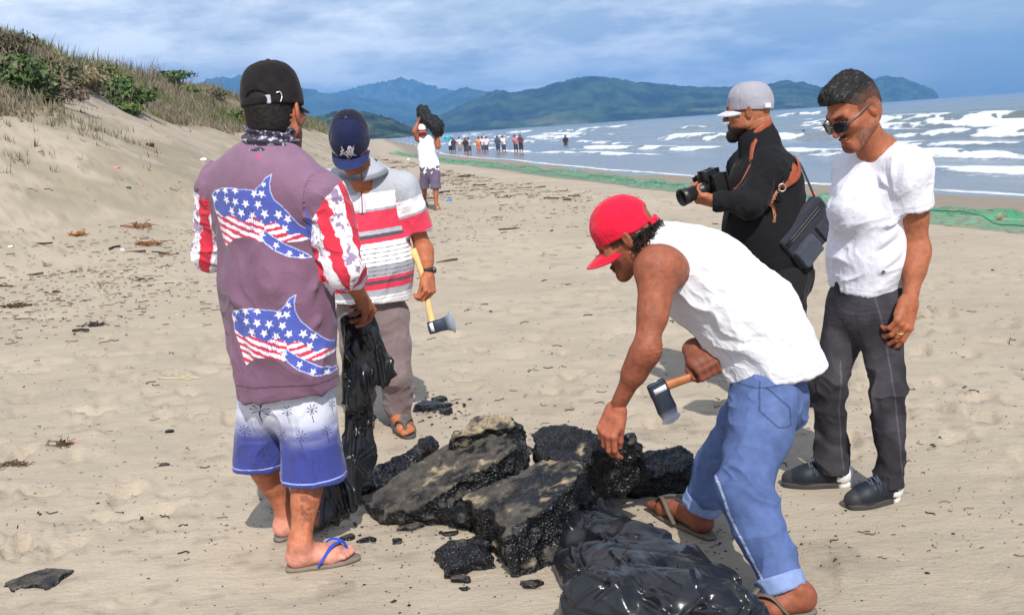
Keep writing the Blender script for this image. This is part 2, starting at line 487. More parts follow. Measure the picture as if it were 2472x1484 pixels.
# ================================================================ land, sea, hills
_YS = [0, 5, 12, 17.8, 20, 24.6, 31.7, 39.8, 56.8, 69.7, 85.3, 181, 492, 900, 1400]
_XS = [13.4, 12.3, 10.6, 9.0, 8.4, 7.1, 5.3, 3.5, 0.7, -2.0, -4.8, -14.9, -51.9, -95, -150]
_YC = [-40, 0, 10, 20, 34, 48, 66, 95, 200, 400, 900, 1400]
_XC = [-52, -31, -21, -15.0, -15.6, -17.8, -19.7, -23, -36.4, -65, -135, -205]
_HC = [5.0, 5.0, 5.0, 5.0, 5.1, 5.35, 5.55, 5.5, 5.6, 3.5, 3.0, 3.0]
def shore_x(y): return np.interp(y, _YS, _XS)
def crest_e(x, y): return x - np.interp(y, _YC, _XC)
def land_z(x, y, detail=True):
    x, y = np.asarray(x, float), np.asarray(y, float)
    d = shore_x(y) - x; e = crest_e(x, y); hc = np.interp(y, _YC, _HC)
    z = np.where(d < 0, np.maximum(-0.30 + 0.04 * d, -1.4), -0.30 + 0.30 * sstep(0, 9, d))
    q = pts3(x, y)
    e2 = e + 2.2 * (vnoise(q, 0.12, 3) - 0.5) * sstep(14, 8, e)
    dune = np.interp(e2, [-60, -12, -3, 0, 4, 7, 9.5, 12.2], [0.35, 0.80, 0.97, 1.0, 0.56, 0.29, 0.10, 0.0]) * hc
    z = z + dune + (0.55 * (fbm(q, 0.35, 3, 5) - 0.5)) * sstep(12, 5, e)
    z = z + 0.06 * (fbm(q, 0.5, 2, 9) - 0.5) * sstep(3, 8, d) * sstep(7, 14, np.hypot(x, y))
    if detail:
        near = sstep(26, 8, np.hypot(x, y)) * sstep(2.5, 6, d)
        z = z + near * (0.030 * (fbm(q, 2.2, 3, 11) - 0.5) + 0.016 * (fbm(q * np.array([1, 1.8, 1]), 7, 2, 13) - 0.5))
        z = z - near * 0.012 * sstep(0.58, 0.78, fbm(q, 4.5, 3, 15))
    return z
_rng = np.random.default_rng(11)
FOOT = []
for _ in range(80):                     # trails of footprints
    x0, y0, a = _rng.uniform(-3.4, 3.6), _rng.uniform(2.0, 9.0), _rng.uniform(0, 2*np.pi)
    for k in range(int(_rng.integers(2, 7))):
        FOOT.append((x0 + math.cos(a)*0.62*k - math.sin(a)*0.10*(-1)**k, y0 + math.sin(a)*0.62*k + math.cos(a)*0.10*(-1)**k, a + _rng.normal(0, 0.12), _rng.uniform(0.014, 0.038)))
def ground_z(x, y):
    z = land_z(x, y)
    for fx, fy, a, dep in FOOT:
        m = (np.abs(x - fx) < 0.35) & (np.abs(y - fy) < 0.35)
        if not m.any(): continue
        dx, dy = x[m] - fx, y[m] - fy; u = dx*math.cos(a) + dy*math.sin(a); v = -dx*math.sin(a) + dy*math.cos(a)
        r = np.sqrt((u/0.135)**2 + (v/(0.052 + 0.012*np.sign(u)))**2) + 0.25 * (vnoise(pts3(x[m], y[m]), 22, 5) - 0.5)
        z[m] += dep * (-sstep(1.02, 0.82, r) + 0.45 * np.exp(-((r - 1.25)/0.22)**2)) * (0.7 + 0.6*vnoise(pts3(x[m], y[m]), 18, 2))
    # flattened where people stand so that soles meet the sand
    for px, py, r0 in STAND:
        m = np.exp(-((x - px)**2 + (y - py)**2) / r0**2); z = z * (1 - m)
    return z
STAND = [(*G(715, 1350)[:2], 0.45), (*G(960, 1040)[:2], 0.5), (*G(1640, 1265)[:2], 0.40), (*G(1890, 1470)[:2], 0.45), (*G(1970, 1172)[:2], 0.40), (*G(2110, 1215)[:2], 0.40), (*G(1930, 975)[:2], 0.5),
         (*G(1040, 505)[:2], 1.2), (*G(1280, 1180)[:2], 0.7), (*G(1000, 1190)[:2], 0.5), (*G(1560, 1160)[:2], 0.5), (*G(1560, 1400)[:2], 0.5)]
def polar(rs, angs):
    Rr, An = np.meshgrid(rs, angs, indexing='ij')
    x, y = Rr * np.sin(An), Rr * np.cos(An)
    n, m = len(rs), len(angs); i = np.arange(n*m).reshape(n, m)
    Q = np.stack([i[:-1, :-1], i[1:, :-1], i[1:, 1:], i[:-1, 1:]], -1).reshape(-1, 4)
    return x.ravel(), y.ravel(), Q[:, ::-1]
ANG = np.concatenate([np.linspace(-180, -44, 40, endpoint=False), np.linspace(-44, 44, 400, endpoint=False), np.linspace(44, 180, 41)]) * math.pi / 180
def veg_limit(y): return np.interp(y, [0, 22, 23.3, 27, 29.5, 31.3, 32.7, 34, 40, 42, 48, 400], [5.7, 5.7, 5.5, 4.2, 2.8, 2.4, 2.9, 3.8, 4.3, 5.0, 5.8, 6.6])
def build_ground():
    rs = 0.35 * 1.0105 ** np.arange(0, 790)
    x, y, Q = polar(rs, ANG)
    z = ground_z(x, y)
    q = pts3(x, y); d = shore_x(y) - x; e = crest_e(x, y)
    sand = np.array(lin(171, 158, 140)); c = np.tile(sand, (len(x), 1))
    n1 = fbm(q, 0.8, 4, 21)[:, None]; n2 = fbm(q * np.array([1, 2.2, 1]), 3.5, 4, 23)[:, None]; n3 = fbm(q * np.array([0.6, 2.0, 1]), 14, 3, 25)[:, None]
    c = c * (0.86 + 0.28 * n1) * (0.90 + 0.20 * n2)
    dk = sstep(0.60, 0.76, n3) * sstep(0.45, 0.62, n1); c = c * (1 - 0.22 * dk)
    # the left of the beach is greyer, with broken wrack
    wr = (sstep(16, 7, e) * sstep(4, 9, e))[:, None]; c = c * (1 - wr * 0.25 * sstep(0.45, 0.65, n2)) 
    ol = (sstep(4.5, 6.5, e) * sstep(12.5, 9.0, e) * sstep(0.42, 0.62, fbm(q, 1.1, 4, 37)))[:, None]; c = c * (1 - 0.45 * ol) + 0.45 * ol * np.array(lin(128, 120, 98))
    # damp sand by the water
    wet = sstep(3.6, 2.0, d + 1.2 * (fbm(q, 0.25, 2, 5) - 0.5))[:, None]
    c = c * (1 - wet) + wet * np.array(lin(140, 129, 116)) * (0.9 + 0.2 * n2)
    # litter and dry growth under the dune plants
    ve = sstep(0.9, -0.7, e - veg_limit(y) + 1.0 * (fbm(q, 0.5, 3, 31) - 0.5))[:, None]
    lit = np.array(lin(118, 108, 84)) * (0.7 + 0.6 * n2); c = c * (1 - 0.85 * ve) + 0.85 * ve * lit
    # tar-stained, disturbed sand round the slabs
    for px, py, rx, ry, am in ((1042, 985, 0.10, 0.16, 0.30), (1325, 1345, 0.07, 0.07, 0.30), (1330, 985, 0.13, 0.13, 0.14), (1600, 1045, 0.16, 0.20, 0.16), (812, 1420, 0.07, 0.07, 0.22), (985, 1275, 0.05, 0.06, 0.25), (1985, 1335, 0.16, 0.12, 0.16), (2080, 1360, 0.15, 0.10, 0.12)):
        g = G(px, py); rr = np.sqrt(((x - g[0])/rx)**2 + ((y - g[1])/ry)**2) + 0.55 * (fbm(q, 9, 3, 77) - 0.5)
        m = sstep(1.05, 0.88, rr)[:, None]
        c = c * (1 - am * m * (0.6 + 0.7 * n3))
    m = bpy.data.materials.new('beach_sand'); m.use_nodes = True; nt = m.node_tree; b = nt.nodes['Principled BSDF']
    b.inputs['Roughness'].default_value = 0.95; b.inputs['Specular IOR Level'].default_value = 0.12
    at = nt.nodes.new('ShaderNodeVertexColor'); at.layer_name = 'Col'
    geo = nt.nodes.new('ShaderNodeNewGeometry')
    def noise(sc, det, rg=0.6, st=(1, 1, 1)):
        mp = nt.nodes.new('ShaderNodeMapping'); mp.inputs['Scale'].default_value = st; nt.links.new(geo.outputs['Position'], mp.inputs[0])
        n = nt.nodes.new('ShaderNodeTexNoise'); n.inputs['Scale'].default_value = sc; n.inputs['Detail'].default_value = det; n.inputs['Roughness'].default_value = rg
        nt.links.new(mp.outputs[0], n.inputs['Vector']); return n.outputs[0]
    g1 = noise(140, 3, 0.7)
    mr = nt.nodes.new('ShaderNodeMapRange'); mr.inputs[1].default_value = 0.3; mr.inputs[2].default_value = 0.7; mr.inputs[3].default_value = 0.88; mr.inputs[4].default_value = 1.10
    nt.links.new(g1, mr.inputs[0])
    # dark grit flecks
    g2 = noise(55, 6, 0.72, (0.7, 1.6, 1)); mf = nt.nodes.new('ShaderNodeMapRange'); mf.inputs[1].default_value = 0.62; mf.inputs[2].default_value = 0.72; mf.inputs[3].default_value = 1.0; mf.inputs[4].default_value = 0.55
    nt.links.new(g2, mf.inputs[0])
    mm = nt.nodes.new('ShaderNodeMath'); mm.operation = 'MULTIPLY'; nt.links.new(mr.outputs[0], mm.inputs[0]); nt.links.new(mf.outputs[0], mm.inputs[1])
    sc = nt.nodes.new('ShaderNodeVectorMath'); sc.operation = 'SCALE'; nt.links.new(at.outputs[0], sc.inputs[0]); nt.links.new(mm.outputs[0], sc.inputs['Scale'])
    nt.links.new(sc.outputs[0], b.inputs['Base Color'])
    b1 = nt.nodes.new('ShaderNodeBump'); b1.inputs['Strength'].default_value = 0.42; b1.inputs['Distance'].default_value = 0.035; nt.links.new(noise(5.5, 6, 0.62, (0.8, 1.7, 1)), b1.inputs['Height'])
    b2 = nt.nodes.new('ShaderNodeBump'); b2.inputs['Strength'].default_value = 0.7; b2.inputs['Distance'].default_value = 0.012; nt.links.new(noise(26, 9, 0.72, (0.8, 1.4, 1)), b2.inputs['Height']); nt.links.new(b1.outputs[0], b2.inputs['Normal'])
    nt.links.new(b2.outputs[0], b.inputs['Normal'])
    o = mkmesh('ground', np.stack([x, y, z], 1), Q, m, np.clip(c, 0, 1)); tag(o, 'pale grey-tan beach sand with footprints and tar crumbs', kind='structure')
build_ground()

SEA_Z = -0.30
def build_sea():
    rs = 9.0 * 1.0105 ** np.arange(0, 622)
    x, y, Q = polar(rs, ANG)
    xs = shore_x(y); off = (x - xs) * 0.93
    q = pts3(x, y)
    along = y + 0.2 * x
    wob = 7.0 * (fbm(pts3(along, 0), 0.05, 4, 41) - 0.5)
    z = np.full(len(x), SEA_Z); foam = np.zeros(len(x)); green = np.zeros(len(x))
    fine = fbm(pts3(off, along * 0.30), 1.5, 4, 43); mid = fbm(pts3(off, along * 0.22), 0.45, 4, 45)
    for k, (db, w, hgt, pat, thr) in enumerate(((4.2, 0.8, 0.10, 0.055, 0.34), (7.4, 1.0, 0.22, 0.050, 0.34), (11.0, 1.1, 0.24, 0.045, 0.38), (16, 1.6, 0.45, 0.036, 0.34), (23, 1.7, 0.45, 0.030, 0.38), (32, 2.4, 0.70, 0.026, 0.36), (45, 3.0, 0.62, 0.032, 0.46), (62, 3.4, 0.78, 0.026, 0.46), (88, 4.0, 0.7, 0.020, 0.54), (125, 5, 0.6, 0.016, 0.57))):
        dd = off - db - wob * (0.35 + 0.018 * db) - 1.0 * (mid - 0.5) * w
        pa = sstep(thr + 0.09, thr + 0.24, fbm(pts3(along, off * 0.35, k * 7.3), pat, 3, 60 + k))
        z = z + hgt * np.where(dd < 0, np.exp(-(dd / (w * 0.55)) ** 2), np.exp(-(dd / (w * 1.9)) ** 2)) * (0.35 + 0.65 * pa)
        f = np.where(dd < 0, np.exp(-(dd / (w * 0.80)) ** 2), np.exp(-(dd / (w * 0.34)) ** 2)) * pa
        foam = np.maximum(foam, sstep(0.22, 0.72, f * (0.05 + 1.5 * sstep(0.32, 0.66, 0.65 * fine + 0.35 * mid))))
        trail = sstep(-w * 6, -w * 0.5, dd) * sstep(w, 0, dd) * pa
        foam = np.maximum(foam, 0.50 * sstep(0.50, 0.66, fine * 0.6 + mid * 0.42) * trail)
        green = np.maximum(green, np.exp(-((dd - w * 0.2) / (w * 0.8)) ** 2) * sstep(0.3, 0.7, hgt))
    # thin swash line at the very edge
    sw = np.exp(-((off - 0.35 - 0.5 * (mid - 0.5)) / 0.22) ** 2); foam = np.maximum(foam, 0.8 * sw)
    chop = sstep(0, 14, off)
    z = z + chop * (0.16 * (fbm(q * np.array([1, 0.45, 1]), 0.32, 3, 51) - 0.5) + 0.07 * (fine - 0.5)) * sstep(900, 100, np.hypot(x, y))
    z = z + (1 - chop) * 0.015 * (fine - 0.5)
    far = sstep(900, 200, np.hypot(x, y)); foam = foam * far
    z = np.where(np.hypot(x, y) > 900, SEA_Z, z)
    c = np.zeros((len(x), 3)); c[:, 0] = foam; c[:, 1] = green; c[:, 2] = sstep(7, 0, off)
    m = bpy.data.materials.new('sea_water'); m.use_nodes = True; nt = m.node_tree; b = nt.nodes['Principled BSDF']
    at = nt.nodes.new('ShaderNodeVertexColor'); at.layer_name = 'Col'; sp = nt.nodes.new('ShaderNodeSeparateColor'); nt.links.new(at.outputs[0], sp.inputs[0])
    geo = nt.nodes.new('ShaderNodeNewGeometry')
    def noise(scl, det, st):
        mp = nt.nodes.new('ShaderNodeMapping'); mp.inputs['Scale'].default_value = st; mp.inputs['Rotation'].default_value = (0, 0, 0.22); nt.links.new(geo.outputs['Position'], mp.inputs[0])
        n = nt.nodes.new('ShaderNodeTexNoise'); n.inputs['Scale'].default_value = scl; n.inputs['Detail'].default_value = det; n.inputs['Roughness'].default_value = 0.6; nt.links.new(mp.outputs[0], n.inputs['Vector']); return n.outputs[0]
    def mix(f, a, bb):
        n = nt.nodes.new('ShaderNodeMixRGB'); 
        if isinstance(f, float): n.inputs[0].default_value = f
        else: nt.links.new(f, n.inputs[0])
        for i, v in ((1, a), (2, bb)):
            if isinstance(v, tuple): n.inputs[i].default_value = (*v, 1)
            else: nt.links.new(v, n.inputs[i])
        return n.outputs[0]
    col = mix(sp.outputs[1], (0.135, 0.155, 0.172), (0.120, 0.145, 0.115)); col = mix(sp.outputs[2], col, (0.20, 0.20, 0.195))
    fn = noise(3.0, 6, (1, 0.5, 1)); ad = nt.nodes.new('ShaderNodeMath'); ad.operation = 'MULTIPLY_ADD'; nt.links.new(sp.outputs[0], ad.inputs[0]); ad.inputs[1].default_value = 2.7; 
    sb = nt.nodes.new('ShaderNodeMath'); sb.operation = 'MULTIPLY_ADD'; nt.links.new(fn, sb.inputs[0]); sb.inputs[1].default_value = -3.6; sb.inputs[2].default_value = 0.75; nt.links.new(sb.outputs[0], ad.inputs[2])
    mn = nt.nodes.new('ShaderNodeMath'); mn.operation = 'MULTIPLY'; mn.use_clamp = True; nt.links.new(ad.outputs[0], mn.inputs[0]); mn.inputs[1].default_value = 1.0
    gate = nt.nodes.new('ShaderNodeMath'); gate.operation = 'MULTIPLY'; gate.use_clamp = True; nt.links.new(mn.outputs[0], gate.inputs[0])
    g3 = nt.nodes.new('ShaderNodeMath'); g3.operation = 'MULTIPLY'; g3.use_clamp = True; nt.links.new(sp.outputs[0], g3.inputs[0]); g3.inputs[1].default_value = 6.0; nt.links.new(g3.outputs[0], gate.inputs[1])
    nt.links.new(mix(gate.outputs[0], col, (0.62, 0.65, 0.68)), b.inputs['Base Color'])
    rm = nt.nodes.new('ShaderNodeMapRange'); rm.inputs[3].default_value = 0.16; rm.inputs[4].default_value = 0.85; nt.links.new(gate.outputs[0], rm.inputs[0]); nt.links.new(rm.outputs[0], b.inputs['Roughness'])
    b.inputs['IOR'].default_value = 1.33
    bb1 = nt.nodes.new('ShaderNodeBump'); bb1.inputs['Strength'].default_value = 0.55; bb1.inputs['Distance'].default_value = 0.25; nt.links.new(noise(0.9, 6, (1.6, 0.6, 1)), bb1.inputs['Height'])
    bb2 = nt.nodes.new('ShaderNodeBump'); bb2.inputs['Strength'].default_value = 0.4; bb2.inputs['Distance'].default_value = 0.05; nt.links.new(noise(5, 4, (1.4, 0.7, 1)), bb2.inputs['Height']); nt.links.new(bb1.outputs[0], bb2.inputs['Normal'])
    nt.links.new(bb2.outputs[0], b.inputs['Normal'])
    o = mkmesh('sea', np.stack([x, y, z], 1), Q, m, c); tag(o, 'grey-blue sea with rows of white breakers', kind='structure')
build_sea()

# ---- far hills
def hill(name, prof, D, depth, seed, cols, label, rough=1.0):
    px = np.array([p[0] for p in prof], float); py = np.array([p[1] for p in prof], float)
    n, mrows = 320, 50
    u = np.linspace(px[0], px[-1], n); vy = np.interp(u, px, py)
    rr = np.array([ray(a, b) for a, b in zip(u, vy)]); rr = rr / rr[:, 1:2]
    X0 = rr[:, 0]; H = np.maximum(CAM_H + rr[:, 2] * D, 0.5)
    endt = np.minimum(1, np.minimum(np.arange(n), np.arange(n)[::-1]) / 10.0)
    t = np.linspace(-1, 1, mrows)
    yy = D + t[None] * depth + 0 * X0[:, None]; xx = X0[:, None] * yy
    q = pts3(xx, yy)
    rel = fbm(q, 4.5 / depth, 4, seed); rid = 1 - np.abs(2 * fbm(q * np.array([1, 0.5, 1]), 5.0 / depth, 3, seed + 3) - 1)
    fall = np.clip(1 - np.abs(t[None]) ** 1.4, 0, 1)
    z = H[:, None] * fall * (1 - 0.55 * (1 - fall) * (0.3 + rid)) * (1 + 0.0 * endt[:, None])
    edge = fall * (1 - fall) * 4
    z = z + H[:, None] * 0.30 * (rel - 0.5) * edge
    z = z + rough * D * 0.0060 * (fbm(q, 34 / depth, 4, seed + 8, 0.6) - 0.5) * (0.3 + 0.7 * fall) - 0.7 * (1 - fall) - 0.3
    z[:, 0] = z[:, -1] = -1.2
    i = np.arange(n * mrows).reshape(n, mrows)
    Q = np.stack([i[:-1, :-1], i[:-1, 1:], i[1:, 1:], i[1:, :-1]], -1).reshape(-1, 4)[:, ::-1]
    v = np.stack([xx, yy, z], -1).reshape(-1, 3)
    g = fbm(q, 14 / depth, 4, seed + 5).reshape(-1); cl = sstep(0.60, 0.70, fbm(q, 5 / depth, 3, seed + 6)).reshape(-1) * sstep(0.5, 0.2, fall + 0 * xx).reshape(-1) * 0.9
    g3 = fbm(q, 60 / depth, 3, seed + 9).reshape(-1); c = np.array(cols[0])[None] * ((0.25 + 1.5 * sstep(0.3, 0.7, g)) * (0.5 + 1.0 * g3))[:, None]; c = c * (1 - cl[:, None]) + cl[:, None] * np.array(cols[1])
    o = mkmesh(name, v, Q, M_HILL, c); tag(o, label, kind='structure')
M_HILL = material('forest_hill', vcol=True, rough=0.95, spec=0.05, var=0.6, var_scale=0.11)
GREEN = ((0.024, 0.042, 0.016), (0.12, 0.12, 0.055))
hill('hill', [(905,312),(960,300),(1000,290),(1050,285),(1100,262),(1160,232),(1200,216),(1230,222),(1260,221),(1330,205),(1380,192),(1430,183),(1480,190),(1520,196),(1600,204),(1700,213),(1770,209),(1850,206),(1875,200),(1900,195),(1930,200),(1990,212),(2040,222),(2090,232),(2130,240)], 2600, 650, 3, GREEN, 'long forested headland across the bay')
hill('hill', [(420,228),(470,205),(510,190),(560,187),(588,180),(620,192),(680,205),(740,214),(800,228),(860,236),(930,246),(1000,252),(1060,238),(1110,215),(1130,211),(1150,217),(1190,226),(1260,250),(1330,285)], 4300, 900, 13, GREEN, 'blue mountain range behind the dune')
hill('hill', [(760,235),(830,220),(880,206),(940,195),(970,188),(1000,194),(1050,211),(1100,219),(1180,235),(1240,260)], 5400, 500, 23, ((0.035, 0.05, 0.03), (0.10, 0.10, 0.06)), 'pale far mountain under the clouds')
hill('hill', [(2040,240),(2080,214),(2100,192),(2140,185),(2180,190),(2220,204),(2250,217),(2262,226),(2266,235)], 3600, 400, 33, GREEN, 'dark cape ending the bay at the open sea')
hill('hill', [(690,318),(740,290),(775,280),(810,270),(850,266),(900,274),(950,288),(985,305),(1010,318)], 1000, 230, 43, ((0.032, 0.048, 0.022), (0.08, 0.09, 0.045)), 'low dark wooded knoll at the end of the beach')

# ---- the air
hz = bpy.data.meshes.new('haze'); bmz = bmesh.new(); bmesh.ops.create_cube(bmz, size=1.0)
for vv in bmz.verts: vv.co = Vector((vv.co.x * 13400, vv.co.y * 13400, (-2.8 + 330) / 2 + vv.co.z * (330 + 2.8)))
bmz.to_mesh(hz); bmz.free()
mh = bpy.data.materials.new('sea_air'); mh.use_nodes = True; mh.node_tree.nodes.clear()
mo = mh.node_tree.nodes.new('ShaderNodeOutputMaterial'); pv = mh.node_tree.nodes.new('ShaderNodeVolumePrincipled')
pv.inputs['Color'].default_value = (0.20, 0.50, 1.0, 1); pv.inputs['Density'].default_value = 0.00026; pv.inputs['Anisotropy'].default_value = 0.0
mh.node_tree.links.new(pv.outputs[0], mo.inputs['Volume'])
hz.materials.append(mh); hzo = bpy.data.objects.new('haze', hz); COL.objects.link(hzo); tag(hzo, 'pale blue sea haze over the bay', kind='stuff')
print('LAND', time.time() - T0)
# ================================================================ people
SKIN_BROWN = lin(168, 104, 72)
def frame(fwd, up):
    f = unit(fwd); r = unit(np.cross(f, up)); u = np.cross(r, f)
    return np.stack([r, f, u])           # rows: right, forward, up
def tf(M, o, v, s=1.0):                  # local -> world
    return (np.asarray(v, float) * s) @ M + o
def tint(v, base, amt=0.1, scale=18, seed=0):
    n = vnoise(v, scale, seed)
    return np.asarray(base)[None] * (1 + amt * (2 * n - 1))[:, None]
def head_mesh(M, o, skin, s=1.0, beard=None, brow=True, fat=1.0, ear_col=None, h=0.0032):
    """a head in its own frame (x right, y forward, z up; origin at ear level)"""
    p = [ell((0, -0.012, 0.042), (0.076, 0.098, 0.086)),
         ell((0, 0.030, -0.032), (0.062 * fat, 0.064, 0.088), k=0.03),
         ell((0, -0.03, -0.02), (0.068 * fat, 0.072, 0.075), k=0.03),
         ell((0, 0.080, -0.100), (0.026, 0.020, 0.020), k=0.03)]
    for q in (-1, 1):
        p += [rc((q*0.054*fat, 0.0, -0.062), (q*0.018, 0.078, -0.104), 0.020*fat, 0.016, k=0.03),
              rc((q*0.012, 0.091, 0.026), (q*0.044, 0.078, 0.024), 0.013, 0.011, k=0.02),
              ell((q*0.046, 0.064, -0.018), (0.024, 0.026, 0.020), k=0.025)]
    for q in (-1, 1):
        p += [ell((q*0.032, 0.096, 0.002), (0.019, 0.017, 0.012), k=0.012, op='s'),
              ell((q*0.032, 0.074, 0.000), (0.0125, 0.0125, 0.0125), k=0.004)]
    p += [rc((0, 0.094, 0.012), (0, 0.117, -0.030), 0.008, 0.0125, k=0.014)]
    for q in (-1, 1): p += [ell((q*0.0125, 0.104, -0.034), (0.0085, 0.012, 0.008), k=0.007)]
    p += [ell((0, 0.097, -0.0600), (0.024, 0.011, 0.0065), k=0.010), ell((0, 0.094, -0.0735), (0.021, 0.011, 0.0075), k=0.008),
          rc((-0.024, 0.094, -0.0668), (0.024, 0.094, -0.0668), 0.002, 0.002, k=0.006, op='s')]
    ca, sa = math.cos(0.35), math.sin(0.35)
    for q in (-1, 1):
        rot = np.array([[ca, q*sa, 0], [-q*sa, ca, 0], [0, 0, 1.0]])
        p += [ell((q*0.080*fat, -0.016, -0.004), (0.008, 0.019, 0.032), rot=rot, k=0.007),
              ell((q*0.090*fat, -0.012, 0.002), (0.007, 0.011, 0.018), rot=rot, k=0.005, op='s')]
    v, Q = nets(p, h)
    n = vnormals(v, Q)
    col = tint(v, skin, 0.10, 30)
    x, y, z = v.T
    lips = np.exp(-((x/0.022)**2 + ((z+0.067)/0.011)**2)) * (y > 0.08)
    col = col * (1 - 0.35 * lips[:, None] * np.array([0.3, 0.8, 0.8]))
    eye = np.exp(-(((np.abs(x)-0.032)/0.013)**2 + (z/0.006)**2)**2) * (y > 0.06)
    col = col * (1 - 0.75 * eye[:, None])
    if brow:
        br = np.exp(-(((np.abs(x)-0.030)/0.020)**4 + ((z-0.026-0.1*(np.abs(x)-0.03))/0.007)**4)) * (y > 0.05)
        col = col * (1 - 0.85 * br[:, None])
    if beard is not None: col = beard(v, col)
    return tf(M, o, v, s), Q, col
def hand_prims(w, fwd, back, thumb_side, curl=(0.5, 0.55, 0.6, 0.65), s=1.0, thumb=(0.5, 0.3), spread=0.05, fore=None, straight=(0.9, 0.7)):
    """w wrist, fwd towards the fingers, back = outward normal of the back of the hand, thumb_side = +1 when fwd x back points to the thumb"""
    f = unit(fwd); b = unit(np.asarray(back) - f * (np.asarray(back) @ f)); t = np.cross(f, b) * thumb_side
    L = lambda x, y, z: np.asarray(w, float) + s * (t * x + f * y + b * z)
    D = lambda x, y, z: t * x + f * y + b * z
    p = []
    xs = (0.030, 0.010, -0.010, -0.028); ln = (0.042, 0.047, 0.043, 0.034); kn = (0.088, 0.092, 0.087, 0.079)
    for i in range(4):
        p.append(rc(L(xs[i]*0.55, 0.004, 0), L(xs[i], kn[i]-0.006, 0.002), 0.0165*s, 0.0112*s, k=0.016*s))
    p.append(rc(L(0.018, 0.012, -0.008), L(0.030, 0.050, -0.010), 0.016*s, 0.012*s, k=0.018*s))
    p.append(rc(L(-0.018, 0.012, -0.006), L(-0.026, 0.055, -0.008), 0.015*s, 0.011*s, k=0.018*s))
    for i in range(4): p.append(ell(L(xs[i], kn[i] - 0.004, 0.007), (0.0085*s,)*3, k=0.006))
    for i in range(4):
        o = A_(xs[i], kn[i], 0.001); a = 0.0; sp = spread * (1.5 - i)
        for j, (fl, cm) in enumerate(((1.0, 1.0), (0.66, 1.0 * straight[0] / 0.9), (0.52, straight[1]))):
            a += curl[i] * cm
            d = A_(math.sin(sp) * math.cos(a), math.cos(sp) * math.cos(a), -math.sin(a))
            e = o + d * ln[i] * fl
            r0 = (0.0098, 0.0090, 0.0082)[j] * (0.9 if i == 3 else 1); r1 = (0.0090, 0.0082, 0.0070)[j] * (0.9 if i == 3 else 1)
            p.append(rc(L(*o), L(*e), r0*s, r1*s, k=0.004 if j else 0.009)); o = e
    o = A_(0.026, 0.026, -0.008); a, c = thumb
    for j, l in enumerate((0.040, 0.031, 0.025)):
        aa = a - c * j * 0.5
        d = unit(A_(math.sin(aa), math.cos(aa), -0.35 - c * j * 0.6)); e = o + d * l
        p.append(rc(L(*o), L(*e), (0.0135, 0.0108, 0.0098)[j]*s, (0.0108, 0.0098, 0.0080)[j]*s, k=0.010 if j == 0 else 0.004)); o = e
    if fore is not None:
        p.append(rc(np.asarray(w, float) + unit(np.asarray(fore) - w) * 0.06, L(0, 0.01, 0), 0.019*s, 0.022*s, k=0.02, flat=b, q=0.8))
    return p
def foot_prims(heel, toe, up=A_(0, 0, 1), side=1, ankle=None, s=1.0):
    """bare foot on its sole; side = +1 for a right foot (big toe to the left of the direction)"""
    heel, toe = np.asarray(heel, float), np.asarray(toe, float)
    f = unit(toe - heel); L = np.linalg.norm(toe - heel); t = np.cross(f, up) * -side    # towards the big toe
    u = np.cross(np.cross(f, up), f); u = u if u @ up > 0 else -u
    Q = lambda x, y, z: heel + t * x * s + f * y * L + u * z * s
    p = [ell(Q(0, 0.12, 0.034), (0.033*s,)*3), rc(Q(0, 0.14, 0.034), Q(-0.012, 0.68, 0.021), 0.034*s, 0.027*s, k=0.03),
         rc(Q(0.008, 0.25, 0.050), Q(0.018, 0.70, 0.024), 0.030*s, 0.026*s, k=0.03),
         rc(Q(-0.026, 0.62, 0.020), Q(0.024, 0.74, 0.022), 0.022*s, 0.024*s, k=0.03)]
    for i, (x, y0, y1, r) in enumerate(((0.030, 0.76, 0.95, 0.0150), (0.010, 0.78, 0.975, 0.0108), (-0.006, 0.76, 0.93, 0.0102), (-0.021, 0.73, 0.88, 0.0098), (-0.034, 0.68, 0.82, 0.0095))):
        p.append(rc(Q(x*0.9, y0, 0.020), Q(x, y1, 0.014), r*1.1*s, r*s, k=0.008))
    if ankle is not None:
        p.append(rc(Q(0, 0.20, 0.050), ankle, 0.036*s, 0.034*s, k=0.035))
        for q in (-1, 1): p.append(ell(Q(q*0.030, 0.24, 0.078), (0.013*s,)*3, k=0.018))
    return p
def sole_outline(n=40):
    a = np.linspace(0, 2*np.pi, n, endpoint=False)
    y = 0.5 - 0.5*np.cos(a); wl = 0.036 + 0.012*np.sin(np.pi*np.clip((y-0.25)/0.9, 0, 1))**2
    x = np.sign(np.sin(a)) * np.abs(np.sin(a))**0.55 * wl
    return x, y
